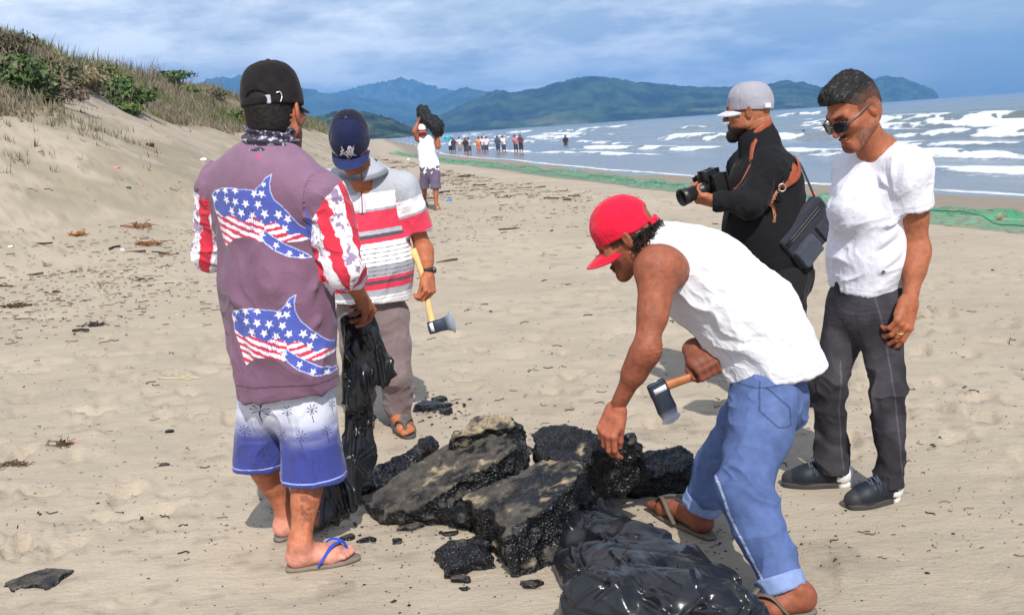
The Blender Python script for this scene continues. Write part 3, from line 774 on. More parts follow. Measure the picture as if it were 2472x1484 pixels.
def flipflop(name, heel, toe, side, parent, sole_col, strap_col, up=A_(0, 0, 1), s=1.0, th=0.014, strap_w=0.0085):
    heel, toe = np.asarray(heel, float), np.asarray(toe, float)
    f = unit(toe - heel); L = np.linalg.norm(toe - heel) + 0.035; heel = heel - f * 0.015
    t = np.cross(f, up) * -side; u = np.cross(np.cross(f, up), f); u = u if u @ up > 0 else -u
    x, y = sole_outline(); x = x + 0.008 * side * 0
    rings = []
    for dz, k in ((-th, 0.95), (-th*0.8, 1.0), (-th*0.2, 1.0), (0, 0.96), (0.0005, 0.6), (0.0005, 0.02)):
        yy = 0.5 + (y - 0.5) * (k if k > 0.9 else k); rings.append(heel + np.outer(x*k*s, t) + np.outer(yy*L, f) + u * dz)
    v = np.concatenate(rings); n = len(x); m = len(rings)
    i = np.arange(m-1)[:, None]*n; j = np.arange(n)[None]; jn = (j+1) % n
    Q = np.stack([i+j, i+jn, i+n+jn, i+n+j], -1).reshape(-1, 4)
    o = mkmesh(name, v, Q, M_RUBBER, tint(v, sole_col, 0.12, 40), parent=parent)
    q = lambda a, b, c: heel + t*a*s + f*b*L + u*c
    post = q(0.014, 0.80, 0.030)
    for a, b in ((-0.043, 0.42), (0.043, 0.42)):
        pts = spline([q(a*1.05, b, 0.002), q(a*1.05, b+0.08, 0.030), q(a*0.72+0.004, 0.64, 0.064*s), post + u*0.022, q(0.014, 0.83, 0.010)], 7)
        tv, tq = tube(pts, strap_w, 8, flat=u, q=0.42)
        mkmesh('strap', tv, tri(tq), M_RUBBER, tint(tv, strap_col, 0.08, 30), parent=o)
    return o
def limb_skin(prims, *segs, k=0.03):
    for a, b, ra, rb in segs: prims.append(rc(a, b, ra, rb, k=k))
def calf(prims, knee, ankle, back, s=1.0):
    kn, an = np.asarray(knee, float), np.asarray(ankle, float); b = unit(back)
    prims += [rc(kn, an, 0.050*s, 0.033*s, k=0.03), rc(kn*0.78+an*0.22+b*0.022, kn*0.55+an*0.45+b*0.014, 0.044*s, 0.036*s, k=0.035),
              rc(kn*0.98+an*0.02-b*0.012, kn*0.9+an*0.1-b*0.012, 0.042*s, 0.038*s, k=0.03)]
def forearm(prims, el, wr, s=1.0):
    el, wr = np.asarray(el, float), np.asarray(wr, float)
    prims += [rc(el, wr, 0.039*s, 0.025*s, k=0.025), rc(el*0.85+wr*0.15, el*0.6+wr*0.4, 0.043*s, 0.038*s, k=0.03)]
def upperarm(prims, sh, el, s=1.0):
    sh, el = np.asarray(sh, float), np.asarray(el, float)
    prims += [rc(sh, el, 0.052*s, 0.040*s, k=0.03), rc(sh*0.65+el*0.35, sh*0.4+el*0.6, 0.049*s, 0.045*s, k=0.03), ell(sh, (0.058*s,)*3, k=0.04)]
def cap_dome(M, o, s=1.0, r=(0.090, 0.112, 0.102), c=(0, -0.006, 0.040), cut=0.012, tilt=0.06, h=0.0035, extra=(), pw=2.45):
    """crown of a cap in the head frame; returns local verts too"""
    c = np.asarray(c, float)
    rr_ = np.asarray(r, float)
    def dome(X, Y, Z):
        x, y, z = (X - c[0]) / rr_[0], (Y - c[1]) / rr_[1], (Z - c[2]) / rr_[2]
        k0 = (np.abs(x) ** 2.0 + np.abs(y) ** 2.0); k0 = (k0 ** (pw / 2) + np.abs(z) ** pw) ** (1 / pw)
        return (k0 - 1) * rr_.min()
    p = [('u', dome, c - rr_.max() * 1.05, c + rr_.max() * 1.05, 0.01), half(c + A_(0, 0, cut - 0.04), A_(0, tilt, -1), k=0.004)] + list(extra)
    v, Q = nets(p, h)
    # panel seams
    n = vnormals(v, Q); a = np.arctan2(v[:, 0] - c[0], v[:, 1] - c[1]); rr = np.hypot(v[:, 0], v[:, 1] - c[1])
    seam = np.abs(((a / (np.pi/3) + 0.5) % 1) - 0.5) * (np.pi/3) * rr
    v = v - n * (0.0018 * np.exp(-(seam / 0.003) ** 2) * (v[:, 2] > c[2] - 0.03))[:, None]
    n2 = fbm(v, 22, 3, 4) - 0.5
    v = v + n * (n2 * 0.006)[:, None]
    return v, Q, tf(M, o, v, s), seam
def cap_brim(M, o, s=1.0, z0=0.006, y0=0.085, wid=0.088, length=0.078, droop=0.018, arch=0.022, tip=-0.01, th=0.004):
    """curved peak; z at the middle front = z0 + tip"""
    nu, nv = 25, 9
    u = np.linspace(-1, 1, nu); w = np.linspace(0, 1, nv)
    U, Wv = np.meshgrid(u, w, indexing='ij')
    ang = U * 1.25
    xin = np.sin(ang) * wid; yin = y0 - 0.105 + np.cos(ang) * 0.108
    out = length * np.sqrt(np.clip(1 - np.abs(U) ** 2.6, 0, 1))
    x = xin * (1 + 0.02 * Wv); y = yin + out * Wv
    z = z0 - arch * (U ** 2) + tip * Wv * np.sqrt(np.clip(1 - U**4, 0, 1)) - droop * Wv ** 2 * 0.3
    top = np.stack([x, y, z], -1).reshape(-1, 3); bot = top - A_(0, 0, th)
    idx = np.arange(nu * nv).reshape(nu, nv)
    q = np.stack([idx[:-1, :-1], idx[1:, :-1], idx[1:, 1:], idx[:-1, 1:]], -1).reshape(-1, 4)
    N = nu * nv
    b = np.concatenate([idx[:, -1]]); 
    side = np.stack([b[:-1], b[1:], b[1:] + N, b[:-1] + N], 1)
    v = np.concatenate([top, bot]); Q = np.concatenate([q, q[:, ::-1] + N, side[:, ::-1]])
    return tf(M, o, v, s), Q, v
def button(M, o, s, z, col, parent, y=-0.006):
    bv, bq = nets([ell((0, y, z), (0.008, 0.008, 0.005))], 0.0025)
    mkmesh('cap_button', tf(M, o, bv, s), bq, M_CLOTH, np.tile(col, (len(bv), 1)), parent=parent)
def person(loc, label, group=None):
    return thing('person', loc, label, 'person', group)
def star_mask(x, y, cx, cy, r, rot=0.0):
    a = np.arctan2(x - cx, y - cy) + rot; d = np.hypot(x - cx, y - cy)
    k = np.abs(((a / (2*np.pi/5)) % 1) - 0.5) * 2      # 0 at inner corner, 1 at tips
    a5 = (1 - k) * np.pi/5                              # angle from the tip
    # edge between tip (r,0) and inner corner (r*.40, pi/5)
    ri = 0.42 * r; s5, c5 = math.sin(math.pi/5), math.cos(math.pi/5)
    ex, ey = ri*c5 - r, ri*s5
    px, py = d*np.cos(a5), d*np.sin(a5)
    return ((px - r) * ey - py * ex) < 0
def push_on(pts, prims, off=0.004):       # slide points onto the outside of a list of shapes
    pts = np.array(pts, float)
    for _ in range(14):
        d = pd(prims, pts); e = 1e-3
        g = np.stack([(pd(prims, pts + e * np.eye(3)[i]) - d) / e for i in range(3)], 1); g /= np.linalg.norm(g, axis=1, keepdims=True) + 1e-9
        pts = pts - g * (d - off)[:, None]
    return pts, g
# ---- person in the shark-print shirt, seen from behind
def build_a():
    root = person(G(715, 1355), 'man seen from behind in mauve shark-print shirt, black cap and blue palm-print shorts')
    skin = lin(176, 108, 78)
    fwd = unit(A_(0.40, 0.92, 0)); rgt = A_(fwd[1], -fwd[0], 0)
    # joints
    neck = P(652, 345, 3.64); hc = P(662, 258, 3.66)
    shR, shL = P(786, 474, 3.53), P(528, 452, 3.73)
    elR, elL = P(832, 648, 3.50), P(508, 610, 3.80)
    wrR = P(868, 712, 3.68); wrL = P(600, 640, 4.0)
    hipR, hipL = P(748, 930, 3.58), P(640, 925, 3.66)
    heelR, toeR = G(700, 1378), G(858, 1350)
    heelL, toeL = G(672, 1306), G(790, 1262)
    heelR[2] = heelL[2] = toeR[2] = toeL[2] = 0.016
    anR = heelR + A_(0.045, 0.0, 0.085); anL = heelL + A_(0.035, 0.03, 0.085)
    knR = P(752, 1125, 3.60); knL = P(634, 1100, 3.74)
    chest = P(655, 520, 3.66); waist = P(685, 760, 3.64); pel = (hipR + hipL) / 2
    body = []
    limb_skin(body, (neck - A_(0, 0, 0.06), hc + A_(0, 0.0, -0.03), 0.062, 0.058), k=0.03)
    body += [rc(chest, waist, 0.16, 0.15, k=0.05, flat=fwd, q=0.66), rc(waist, pel, 0.14, 0.115, k=0.05, flat=fwd, q=0.70),
             rc(shL, shR, 0.045, 0.045, k=0.04)]
    for sh, el, wr in ((shR, elR, wrR), (shL, elL, wrL)):
        upperarm(body, sh, el, 0.86); forearm(body, el, wr, 1.05)
    for hp, kn, an in ((hipR, knR, anR), (hipL, knL, anL)):
        body.append(rc(hp, kn, 0.066, 0.054, k=0.04)); calf(body, kn, an, -fwd, 1.12)
    body += foot_prims(heelR, toeR, side=1, ankle=anR) + foot_prims(heelL, toeL, side=-1, ankle=anL)
    bv, bq = nets(body, 0.0055)
    bc = tint(bv, skin, 0.12, 14, 3)
    # paler heels and feet, tattoo on the right calf
    low = sstep(0.14, 0.04, bv[:, 2])[:, None]; bc = bc * (1 - low) + low * np.array(lin(206, 142, 122))
    tc_ = knR * 0.45 + anR * 0.55
    tt = np.exp(-(((bv[:, 2] - tc_[2] - 0.02) / 0.085) ** 4 + ((bv[:, 0] - tc_[0] - 0.015) / 0.030) ** 4)) * (fbm(bv, 85, 3, 7) > 0.50) * (bv[:, 1] < tc_[1])
    bc = bc * (1 - 0.42 * tt[:, None])
    # right hand closing on the bag
    hp = hand_prims(wrR, P(897, 742, 3.78) - wrR, unit(A_(0.35, -0.6, 0.7)), 1, curl=(0.75, 0.85, 0.9, 0.95), thumb=(0.25, 0.5), fore=elR, s=1.08)
    hv, hq = nets(hp, 0.0030)
    hv2 = hand_prims(wrL, fwd, A_(0, 0, 1), -1, fore=elL); lv, lq = nets(hv2, 0.004)
    Mh = frame(unit(A_(0.26, 0.96, -0.05)), A_(-0.03, 0.03, 1))
    ho = hc + A_(0, 0, -0.02)
    def stubble(v, c):
        m = ((v[:, 2] < -0.04) & (v[:, 1] > -0.01)) * 0.5
        return c * (1 - m[:, None])
    head = head_mesh(Mh, ho, skin, 1.10, beard=stubble, fat=1.06)
    V, Q, C = cat([(bv, bq, bc), (hv, hq, tint(hv, lin(150, 92, 66), 0.12, 60)), (lv, lq, tint(lv, skin)), head])
    mkmesh('body', V, Q, M_SKIN, C, parent=root)
    # hair under the cap
    p = [ell((0, -0.014, 0.030), (0.080, 0.102, 0.080)), ell((0, -0.042, -0.030), (0.070, 0.064, 0.062), k=0.03), half((0, -0.005, 0), (0, 1, 0.15)),
         half((0, -0.05, -0.075), (0, -0.3, -1), k=0.01)]
    v, q = nets(p, 0.0035)
    v = v + vnormals(v, q) * ((fbm(v, 120, 2, 3) - 0.5) * 0.004)[:, None]
    mkmesh('hair', tf(Mh, ho, v, 1.10), q, M_HAIR, tint(v, (0.012, 0.010, 0.009), 0.4, 90), parent=root)
    # cap worn with the strap to the camera
    arch = rc((-0.001, -0.115, 0.022), (0.001, -0.13, 0.022), 0.033, 0.033, k=0.004, op='s')
    lv_, q, v, seam = cap_dome(Mh, ho, 1.02, r=(0.100, 0.118, 0.128), c=(0, -0.008, 0.046), cut=0.014, tilt=-0.02)
    n = vnormals(lv_, q)
    dent = ((lv_[:, 0] / 0.042) ** 2 + ((lv_[:, 2] - 0.034) / 0.034) ** 2 < 1) & (lv_[:, 2] > 0.034) & (lv_[:, 1] < -0.05)
    lv_ = lv_ - n * (dent * 0.007)[:, None]
    col = tint(lv_, (0.017, 0.014, 0.015), 0.25, 40); col[dent] = (0.008, 0.007, 0.007)
    cap = mkmesh('cap', tf(Mh, ho, lv_, 1.02), q, M_KNIT, col, parent=root)
    a = np.linspace(-1.0, 1.0, 15)
    sv, sq = tube(np.stack([np.sin(a) * 0.0985, -0.008 - np.cos(a) * 0.1165, np.full(15, 0.033)], 1), 0.013, 8, flat=np.stack([np.sin(a), -np.cos(a), 0*a], 1), q=0.22)
    mkmesh('strap', tf(Mh, ho, sv, 1.02), tri(sq), M_KNIT, tint(sv, (0.016, 0.013, 0.014), 0.2, 40), parent=cap)
    bk = bmesh.new(); bmesh.ops.create_cube(bk, size=1.0)
    for vv in bk.verts: vv.co = Vector(tf(Mh, ho, [0.034 + vv.co.x * 0.030, -0.1155 + vv.co.y * 0.008 + 0.0015, 0.034 + vv.co.z * 0.028], 1.02))
    bmesh.ops.bevel(bk, geom=list(bk.edges), offset=0.002, segments=2, affect='EDGES')
    bmobj('buckle', bk, M_METAL, cap, col=(0.75, 0.75, 0.76))
    hk, hq_ = tube(spline([A_(0.064, -0.101, 0.052), A_(0.075, -0.093, 0.054), A_(0.078, -0.091, 0.038), A_(0.073, -0.096, 0.022)], 5), 0.0022, 6)
    mkmesh('strap_ring', tf(Mh, ho, hk, 1.03), tri(hq_), M_METAL, np.tile((0.7, 0.7, 0.7), (len(hk), 1)), parent=cap)
    button(Mh, ho, 1.02, 0.1745, (0.012, 0.010, 0.010), cap)
    b_v, b_q, _ = cap_brim(Mh, ho, 1.02, z0=0.026, y0=0.10)
    mkmesh('brim', b_v, b_q, M_KNIT, tint(b_v, (0.014, 0.012, 0.012), 0.2, 40), parent=cap)
    # neck gaiter
    p = [rc(neck + A_(0.0, 0.0, -0.022), neck + A_(0.008, 0.012, 0.048), 0.098, 0.092, k=0.02, flat=fwd, q=0.95), half(neck + A_(0.0, 0, 0.060), A_(0.10, 0.25, 1)), half(neck + A_(0, 0, -0.040), (0, 0, -1))]
    v, q = nets(p, 0.004)
    n = vnormals(v, q); zz = v[:, 2] - neck[2] + 0.25 * (v[:, 0] - neck[0])
    v = v + n * (0.0075 * np.sin(zz * 190 + 4 * vnoise(v, 9, 3)) + 0.006 * (vnoise(v, 30, 6) - 0.5))[:, None]
    m = (np.abs(vnoise(v * np.array([1, 1, 3.4]), 40, 2) - 0.5) < 0.045)
    c = np.where(m[:, None], lin(190, 186, 200), lin(58, 54, 70))
    mkmesh('neck_gaiter', v, q, M_CLOTH, c, parent=root)
    # shirt: loose, long, back to the camera
    hemR, hemL = P(768, 915, 3.60), P(632, 925, 3.68)
    pt = [rc(P(672, 428, 3.62), shR + A_(-0.02, 0.02, -0.005), 0.098, 0.078, k=0.06), rc(P(620, 426, 3.66), shL + A_(0.02, 0, 0.0), 0.098, 0.074, k=0.06),
          rc(P(648, 480, 3.64), P(668, 700, 3.63), 0.214, 0.202, k=0.06, flat=fwd, q=0.62),
          rc(P(668, 700, 3.63), P(698, 960, 3.62), 0.202, 0.202, k=0.05, flat=fwd, q=0.78)]
    cuffR = elR + (wrR - elR) * 0.30; cuffL = elL + (wrL - elL) * 0.25
    p2 = [rc(shR, elR, 0.074, 0.064, k=0.025), rc(elR, cuffR + (wrR-elR)*0.1, 0.064, 0.058, k=0.02)]
    p3 = [rc(shL, elL, 0.070, 0.060, k=0.025), rc(elL, cuffL + (wrL-elL)*0.1, 0.066, 0.060, k=0.02)]
    p = p2 + p3 + [half(cuffR, wrR - elR, r=0.12), half(cuffL, wrL - elL, r=0.12)] + pt + [half(P(698, 941, 3.62), A_(0.10, 0, -1), k=0.006)]
    tv, tq = nets(p, 0.0050, smooth=3)
    on_arm = np.minimum(pd(p2, tv), pd(p3, tv)) < pd(pt, tv)
    tv = folds(tv, tq, A_(-0.55, 0, 0.83), 0.020, 0.15, 4, seed=2, mask=sstep(1.42, 1.1, tv[:, 2]) * ~on_arm)
    tv = folds(tv, tq, A_(0.1, 0, 1), 0.008, 0.10, 5, seed=8, mask=sstep(1.0, 0.7, tv[:, 2]))
    tv = folds(tv, tq, A_(0.7, 0.4, -0.3), 0.014, 0.075, 2.5, seed=12, mask=on_arm)
    tv, tq = refine(tv, tq)
    n = vnormals(tv, tq)
    for a, b, w, am in (((760, 700), (690, 800), .014, .020), ((800, 640), (720, 740), .014, .020), ((780, 760), (700, 850), .014, .018), ((740, 810), (660, 740), .012, -.010), ((640, 560), (600, 640), .02, .008), ((575, 660), (560, 900), .02, .008), ((790, 820), (760, 930), .014, .010)):
        tv = crease(tv, n, P(*a, 3.50), P(*b, 3.50), w, am)
    # print, laid out flat on the back panel: s across, t down (metres on the cloth)
    def uv(v):
        ref = P(655, 640, 3.50); sx_ = (v - ref)
        # photo-like chart of the cloth: 1 unit = 1.4 mm, seams lean with the wearer
        U = 655 + (sx_[:, 0] * _cr - sx_[:, 2] * _sr * 0.99) / 0.00141
        T = 640 - (sx_[:, 2] * _cr + sx_[:, 0] * _sr) / 0.00141
        return U, T
    U, T = uv(tv)
    U = U + 9 * (fbm(tv, 10, 3, 91) - 0.5); T = T + 9 * (fbm(tv, 10, 3, 92) - 0.5)
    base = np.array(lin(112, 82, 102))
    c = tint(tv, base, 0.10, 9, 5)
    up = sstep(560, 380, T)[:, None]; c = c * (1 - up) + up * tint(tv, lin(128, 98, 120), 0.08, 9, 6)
    back_side = n @ fwd < 0.35
    white = np.array(lin(222, 220, 228)); blue = np.array(lin(76, 88, 164)); red = np.array(lin(192, 56, 82))
    def shark(du, dt):
        nonlocal c
        u, t = U - du, T - dt
        body_ = [(495,478),(505,466),(530,458),(560,456),(600,458),(622,462),(634,448),(648,430),(664,421),(660,440),(662,462),(672,486),(700,512),(730,540),(748,553),(752,575),(735,580),(700,585),(665,580),(630,583),(600,574),(560,578),(530,600),(524,590),(512,545),(500,515)]
        pec = [(622,560),(640,556),(660,570),(690,588),(730,606),(753,620),(735,625),(700,620),(668,606),(642,588)]
        tail = [(742,552),(748,520),(742,500),(752,515),(770,570),(780,600),(770,640),(762,600)]
        a, b, d3 = inpoly(u, t, body_), inpoly(u, t, pec), inpoly(u, t, tail)
        ins = (a < 0) & back_side
        belly = t > 520 + (u - 495) * 0.10 + 6 * np.sin(u * 0.11) + 26 * sstep(640, 740, u)
        stripe = np.sin((t - 0.32 * (u - 500) * (u < 640) + 0.30 * (u - 640) * (u >= 640)) * 0.36 + 1.4 * vnoise(pts3(u, t), 0.10, 3)) > 0.05
        col = np.where(belly[:, None], np.where(stripe[:, None], red, white), blue)
        c = np.where(ins[:, None], col, c)
        c = np.where((ins & (a > -2.2) & ~belly)[:, None], np.array(lin(170, 180, 225)), c)
        pin = (b < 0) & back_side; c = np.where(pin[:, None], np.where((b > -2.0)[:, None], np.array(lin(190, 200, 235)), blue), c)
        tin = (d3 < 0) & back_side; c = np.where(tin[:, None], blue * 0.9, c)
        for k, (x, y) in enumerate(((513,464),(540,464),(570,461),(502,487),(541,487),(569,489),(598,492),(622,470),(640,470),(630,496),(555,512),(585,514),(614,521),(645,518),(678,519),(700,528),(630,541),(662,543),(645,446),(690,550))):
            m = star_mask(u, t, x, y, 11.5 if k not in (18,) else 8, 0.1) & ins & ~(belly & (y > 540))
            c = np.where(m[:, None], white, c)
        for x, y in ((634, 566), (668, 592), (700, 611), (728, 619)):
            m = star_mask(u, t, x, y, 9) & pin; c = np.where(m[:, None], white, c)
        gill = ins & (np.abs(u - 606 + 0.1 * (t - 520)) < 16) & (np.sin(u * 1.25) > 0.72) & (t > 500) & (t < 562)
        c = np.where(gill[:, None], blue * 0.35, c)
    shark(0, 0); shark(52, 287)
    nick = (np.abs(U - 628) < 4) & (np.abs(T - 383) < 5) & (vnoise(pts3(U, T), 0.25, 1) > 0.4); c[nick & back_side] = lin(196, 60, 100)
    hemm = (T > 930 + (U - 700) * -0.07) & (T < 935 + (U - 700) * -0.07); c = np.where(hemm[:, None], c * 0.6, c)
    dR, dL, dT = pd(p2, tv), pd(p3, tv), pd(pt, tv)
    for ds, (s0, e0, w0, cf0, rd) in ((dR, (shR, elR, wrR, cuffR, 1)), (dL, (shL, elL, wrL, cuffL, 0))):
        ax_ = unit(e0 - s0); al = (tv - s0) @ ax_; rel = tv - s0 - np.outer(al, ax_)
        if rd: on = (U > np.interp(T, [430, 450, 480, 530, 600, 700], [838, 818, 790, 762, 750, 775])) & (T > 432) & (ds < np.where(T > 560, dT + 0.012, 0.06))
        else: on = (ds < dT + 0.012) & (ds < 0.03) & (al > 0.02)
        e1 = unit(np.cross(ax_, A_(0, 1, 0))); e2 = np.cross(ax_, e1)
        ang = np.arctan2(rel @ e2, rel @ e1) + 0.7 * al
        w = 3.2 * (vnoise(tv, 26, 5) - 0.5) + 1.6 * (vnoise(tv, 70, 6) - 0.5)
        st = np.sin(ang * 4.0 + 0.6 + w * 0.42)
        cc = np.where((st > 0.15)[:, None], np.array(lin(200, 50, 70)), np.array(lin(226, 222, 228)))
        sm = (fbm(tv, 55, 3, 9) > 0.60) & (st < 0.1); cc = np.where(sm[:, None], np.array(lin(150, 130, 158)), cc)
        bl = (np.abs(((ang + 1.35 + np.pi) % (2*np.pi)) - np.pi) < 0.42) if rd else np.zeros(len(tv), bool)
        cc = np.where(bl[:, None], np.array(lin(84, 74, 140)), cc)
        cf = ((tv - cf0) @ unit(w0 - e0)) > -0.035
        cc = np.where(cf[:, None], np.array(lin(206, 202, 218)), cc)
        c = np.where(on[:, None], cc, c)
    c = c * (0.88 + 0.24 * fbm(tv, 24, 3, 95))[:, None]
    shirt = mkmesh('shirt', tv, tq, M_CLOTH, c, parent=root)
    # shorts
    lR0, lL0 = knR + (hipR - knR) * 0.02, knL + (hipL - knL) * 0.06
    p = [rc(pel + A_(0, 0, 0.06), pel + A_(0, 0, -0.04), 0.148, 0.156, k=0.05, flat=fwd, q=0.74),
         rc(hipR + A_(-0.01, 0, -0.02), P(758, 1180, 3.585), 0.082, 0.122, k=0.035), rc(hipL + A_(0.0, 0, 0), P(627, 1150, 3.73), 0.095, 0.100, k=0.035),
         ('i', lambda X, Y, Z: np.maximum(0.0, 0) + np.where(X > (knR[0]+knL[0])/2 - 0.005, P(758, 1153, 3.585)[2] - Z + 0.03*(X-knR[0])*-1, P(627, 1122, 3.73)[2] - Z), None, None, 0.004)]
    v, q = nets(p, 0.0048, smooth=2)
    v = folds(v, q, A_(0, 0, 1), 0.010, 0.10, 5, seed=22)
    v, q = refine(v, q)
    z0, z1 = v[:, 2].min(), P(700, 940, 3.6)[2]
    g = np.clip((v[:, 2] - z0) / (z1 - z0) + 0.12 * (vnoise(v * np.array([1, 1, 4]), 14, 3) - 0.5), 0, 1)
    g = sstep(0.42, 0.86, g)[:, None]
    c = np.array(lin(58, 66, 134)) * (1 - g) + np.array(lin(206, 209, 222)) * g
    # little palms
    ctr = (hipR + hipL) / 2
    th_ = np.where(v[:, 0] > (knR[0] + knL[0]) / 2, np.arctan2(v[:, 0] - knR[0], -(v[:, 1] - knR[1])) * 0.12, np.arctan2(v[:, 0] - knL[0], -(v[:, 1] - knL[1])) * 0.11 + 0.31)
    Uq, Tq = th_, v[:, 2]
    ink = np.array(lin(52, 54, 104))
    gx, gz = 0.098, 0.088
    for r_ in range(-1, 7):
        for s_ in range(-4, 8):
            cx, cz = s_ * gx + (r_ % 2) * gx / 2, z0 + 0.02 + r_ * gz
            dx, dz = Uq - cx, Tq - cz
            rr, aa = np.hypot(dx, dz), np.arctan2(dz, dx)
            if not (rr < 0.06).any(): continue
            fr = (rr < 0.022) & (np.cos(aa * 8 + 1.0 + r_ + s_) > 0.40 + rr * 18) & (dz > -0.016)
            tk = (np.abs(dx - 0.002 * np.sin(dz * 90)) < 0.0013) & (dz < 0) & (dz > -0.045)
            c = np.where((fr | tk)[:, None], ink, c)
    hm = np.where(v[:, 0] > (knR[0]+knL[0])/2, np.abs(v[:, 2] - P(758, 1142, 3.585)[2]), np.abs(v[:, 2] - P(627, 1111, 3.73)[2])) < 0.0022
    c = np.where(hm[:, None], np.array(lin(150, 168, 230)), c)
    mkmesh('shorts', v, q, M_CLOTH, c, parent=root)
    flipflop('flip_flop', heelR, toeR, 1, root, lin(120, 108, 98), lin(44, 74, 190))
    flipflop('flip_flop', heelL, toeL, -1, root, lin(112, 104, 98), lin(44, 74, 190))
    return root
build_a()
# ---- helpers for shoes and trousers
def trousers(hips, knees, ankles, pel, fwd, radii, hem_n=None, k=0.03, q=0.78, r_w=0.16, h=0.0055):
    p = [rc(pel + A_(0, 0, 0.07), pel + A_(0, 0, -0.03), r_w, r_w * 1.03, k=0.05, flat=fwd, q=q)]
    legs = []
    for hp, kn, an, (r0, r1, r2) in zip(hips, knees, ankles, radii):
        l = [rc(hp, kn, r0, r1, k=k), rc(kn, an, r1, r2, k=k)]
        p += l; legs.append(l)
    return p, legs
def axe(root_name, label, grip, hd, edge_dir, L_up, head_len, head_w, wood, grip_r=0.015, tagcol=True):
    """hatchet: handle from beyond the grip to the head point hd; the cutting edge looks along edge_dir"""
    grip, hd = np.asarray(grip, float), np.asarray(hd, float)
    ax_ = unit(hd - grip); e = unit(np.asarray(edge_dir) - ax_ * (np.asarray(edge_dir) @ ax_)); s = np.cross(ax_, e)
    o = thing(root_name, grip, label, 'axe')
    Lt = np.linalg.norm(hd - grip) + L_up
    t = np.linspace(0, 1, 14)
    base = hd - ax_ * Lt
    pts = base + np.outer(t * (Lt + 0.03), ax_) + np.outer(0.010 * np.sin(t * np.pi * 1.6), e)
    rad = np.interp(t, [0, 0.06, 0.15, 0.6, 0.9, 1], [grip_r*1.15, grip_r*1.25, grip_r*0.95, grip_r, grip_r*1.15, grip_r*1.1])
    v, Q = tube(pts, rad, 12, flat=s, q=0.66)
    mkmesh('handle', v, tri(Q), M_WOOD, tint(v * np.array([1, 1, 1]), wood, 0.18, 25, 4), parent=o)
    # head: cross-section polygons along the edge direction, thick at the poll and thin at the edge
    stn = [(-0.035, 0.030, 0.015), (-0.030, 0.032, 0.0165), (0.0, 0.033, 0.0175), (0.025, 0.031, 0.014), (head_len*0.55, 0.034, 0.008), (head_len*0.80, 0.047*head_w, 0.0045), (head_len*0.93, 0.056*head_w, 0.0024), (head_len, 0.058*head_w, 0.0004)]
    vs = []; n = 12
    for d, hw, th in stn:
        for a in np.linspace(0, 2*np.pi, n, endpoint=False):
            cx, cy = math.cos(a), math.sin(a)
            sq = 1 / max(abs(cx), abs(cy)) ** 0.85
            vs.append(hd + e * (d - (0.012 * (cx * sq) ** 2 if d > head_len * 0.9 else 0)) + ax_ * (cx * sq * hw) + s * (cy * sq * th))
    vs = np.array(vs); m = len(stn)
    i = np.arange(m-1)[:, None]*n; j = np.arange(n)[None]; jn = (j+1) % n
    Q = np.stack([i+j, i+jn, i+n+jn, i+n+j], -1).reshape(-1, 4)
    caps = [[c for c in range(k_, k_+4)] for k_ in ()]
    Q = np.concatenate([Q, [[0, 1, 2, 3], [0, 3, 4, 5], [0, 5, 6, 7], [0, 7, 8, 9], [0, 9, 10, 11]]])
    dd = (vs - hd) @ e
    col = np.where((dd > head_len * 0.78)[:, None], np.array((0.42, 0.46, 0.52)), np.array((0.075, 0.092, 0.130)))
    ho = mkmesh('axe_head', vs, Q, M_METAL, col, parent=o, smooth=False)
    if tagcol:
        for sgn in (1, -1):
            for (a0, a1, b0, b1, cc) in ((-0.022, -0.004, -0.024, 0.020, (0.75, 0.76, 0.78)), (0.002, 0.030, -0.022, 0.006, (0.02, 0.03, 0.09)), (0.008, 0.030, 0.010, 0.017, (0.7, 0.06, 0.04))):
                zt = 0.0182 if a1 < 0.002 else 0.0172
                pp = [hd + e*a + ax_*b + s*sgn*(zt - (max(0, a) * 0.24)) for a, b in ((a0, b0), (a1, b0), (a1, b1), (a0, b1))]
                pp2 = [x_ - s*sgn*0.004 for x_ in pp]
                mkmesh('label', np.array(pp + pp2), np.array([[0, 1, 2, 3], [7, 6, 5, 4], [0, 4, 5, 1], [1, 5, 6, 2], [2, 6, 7, 3], [3, 7, 4, 0]]), M_MATTE, np.tile(cc, (8, 1)), parent=ho, smooth=False)
    return o
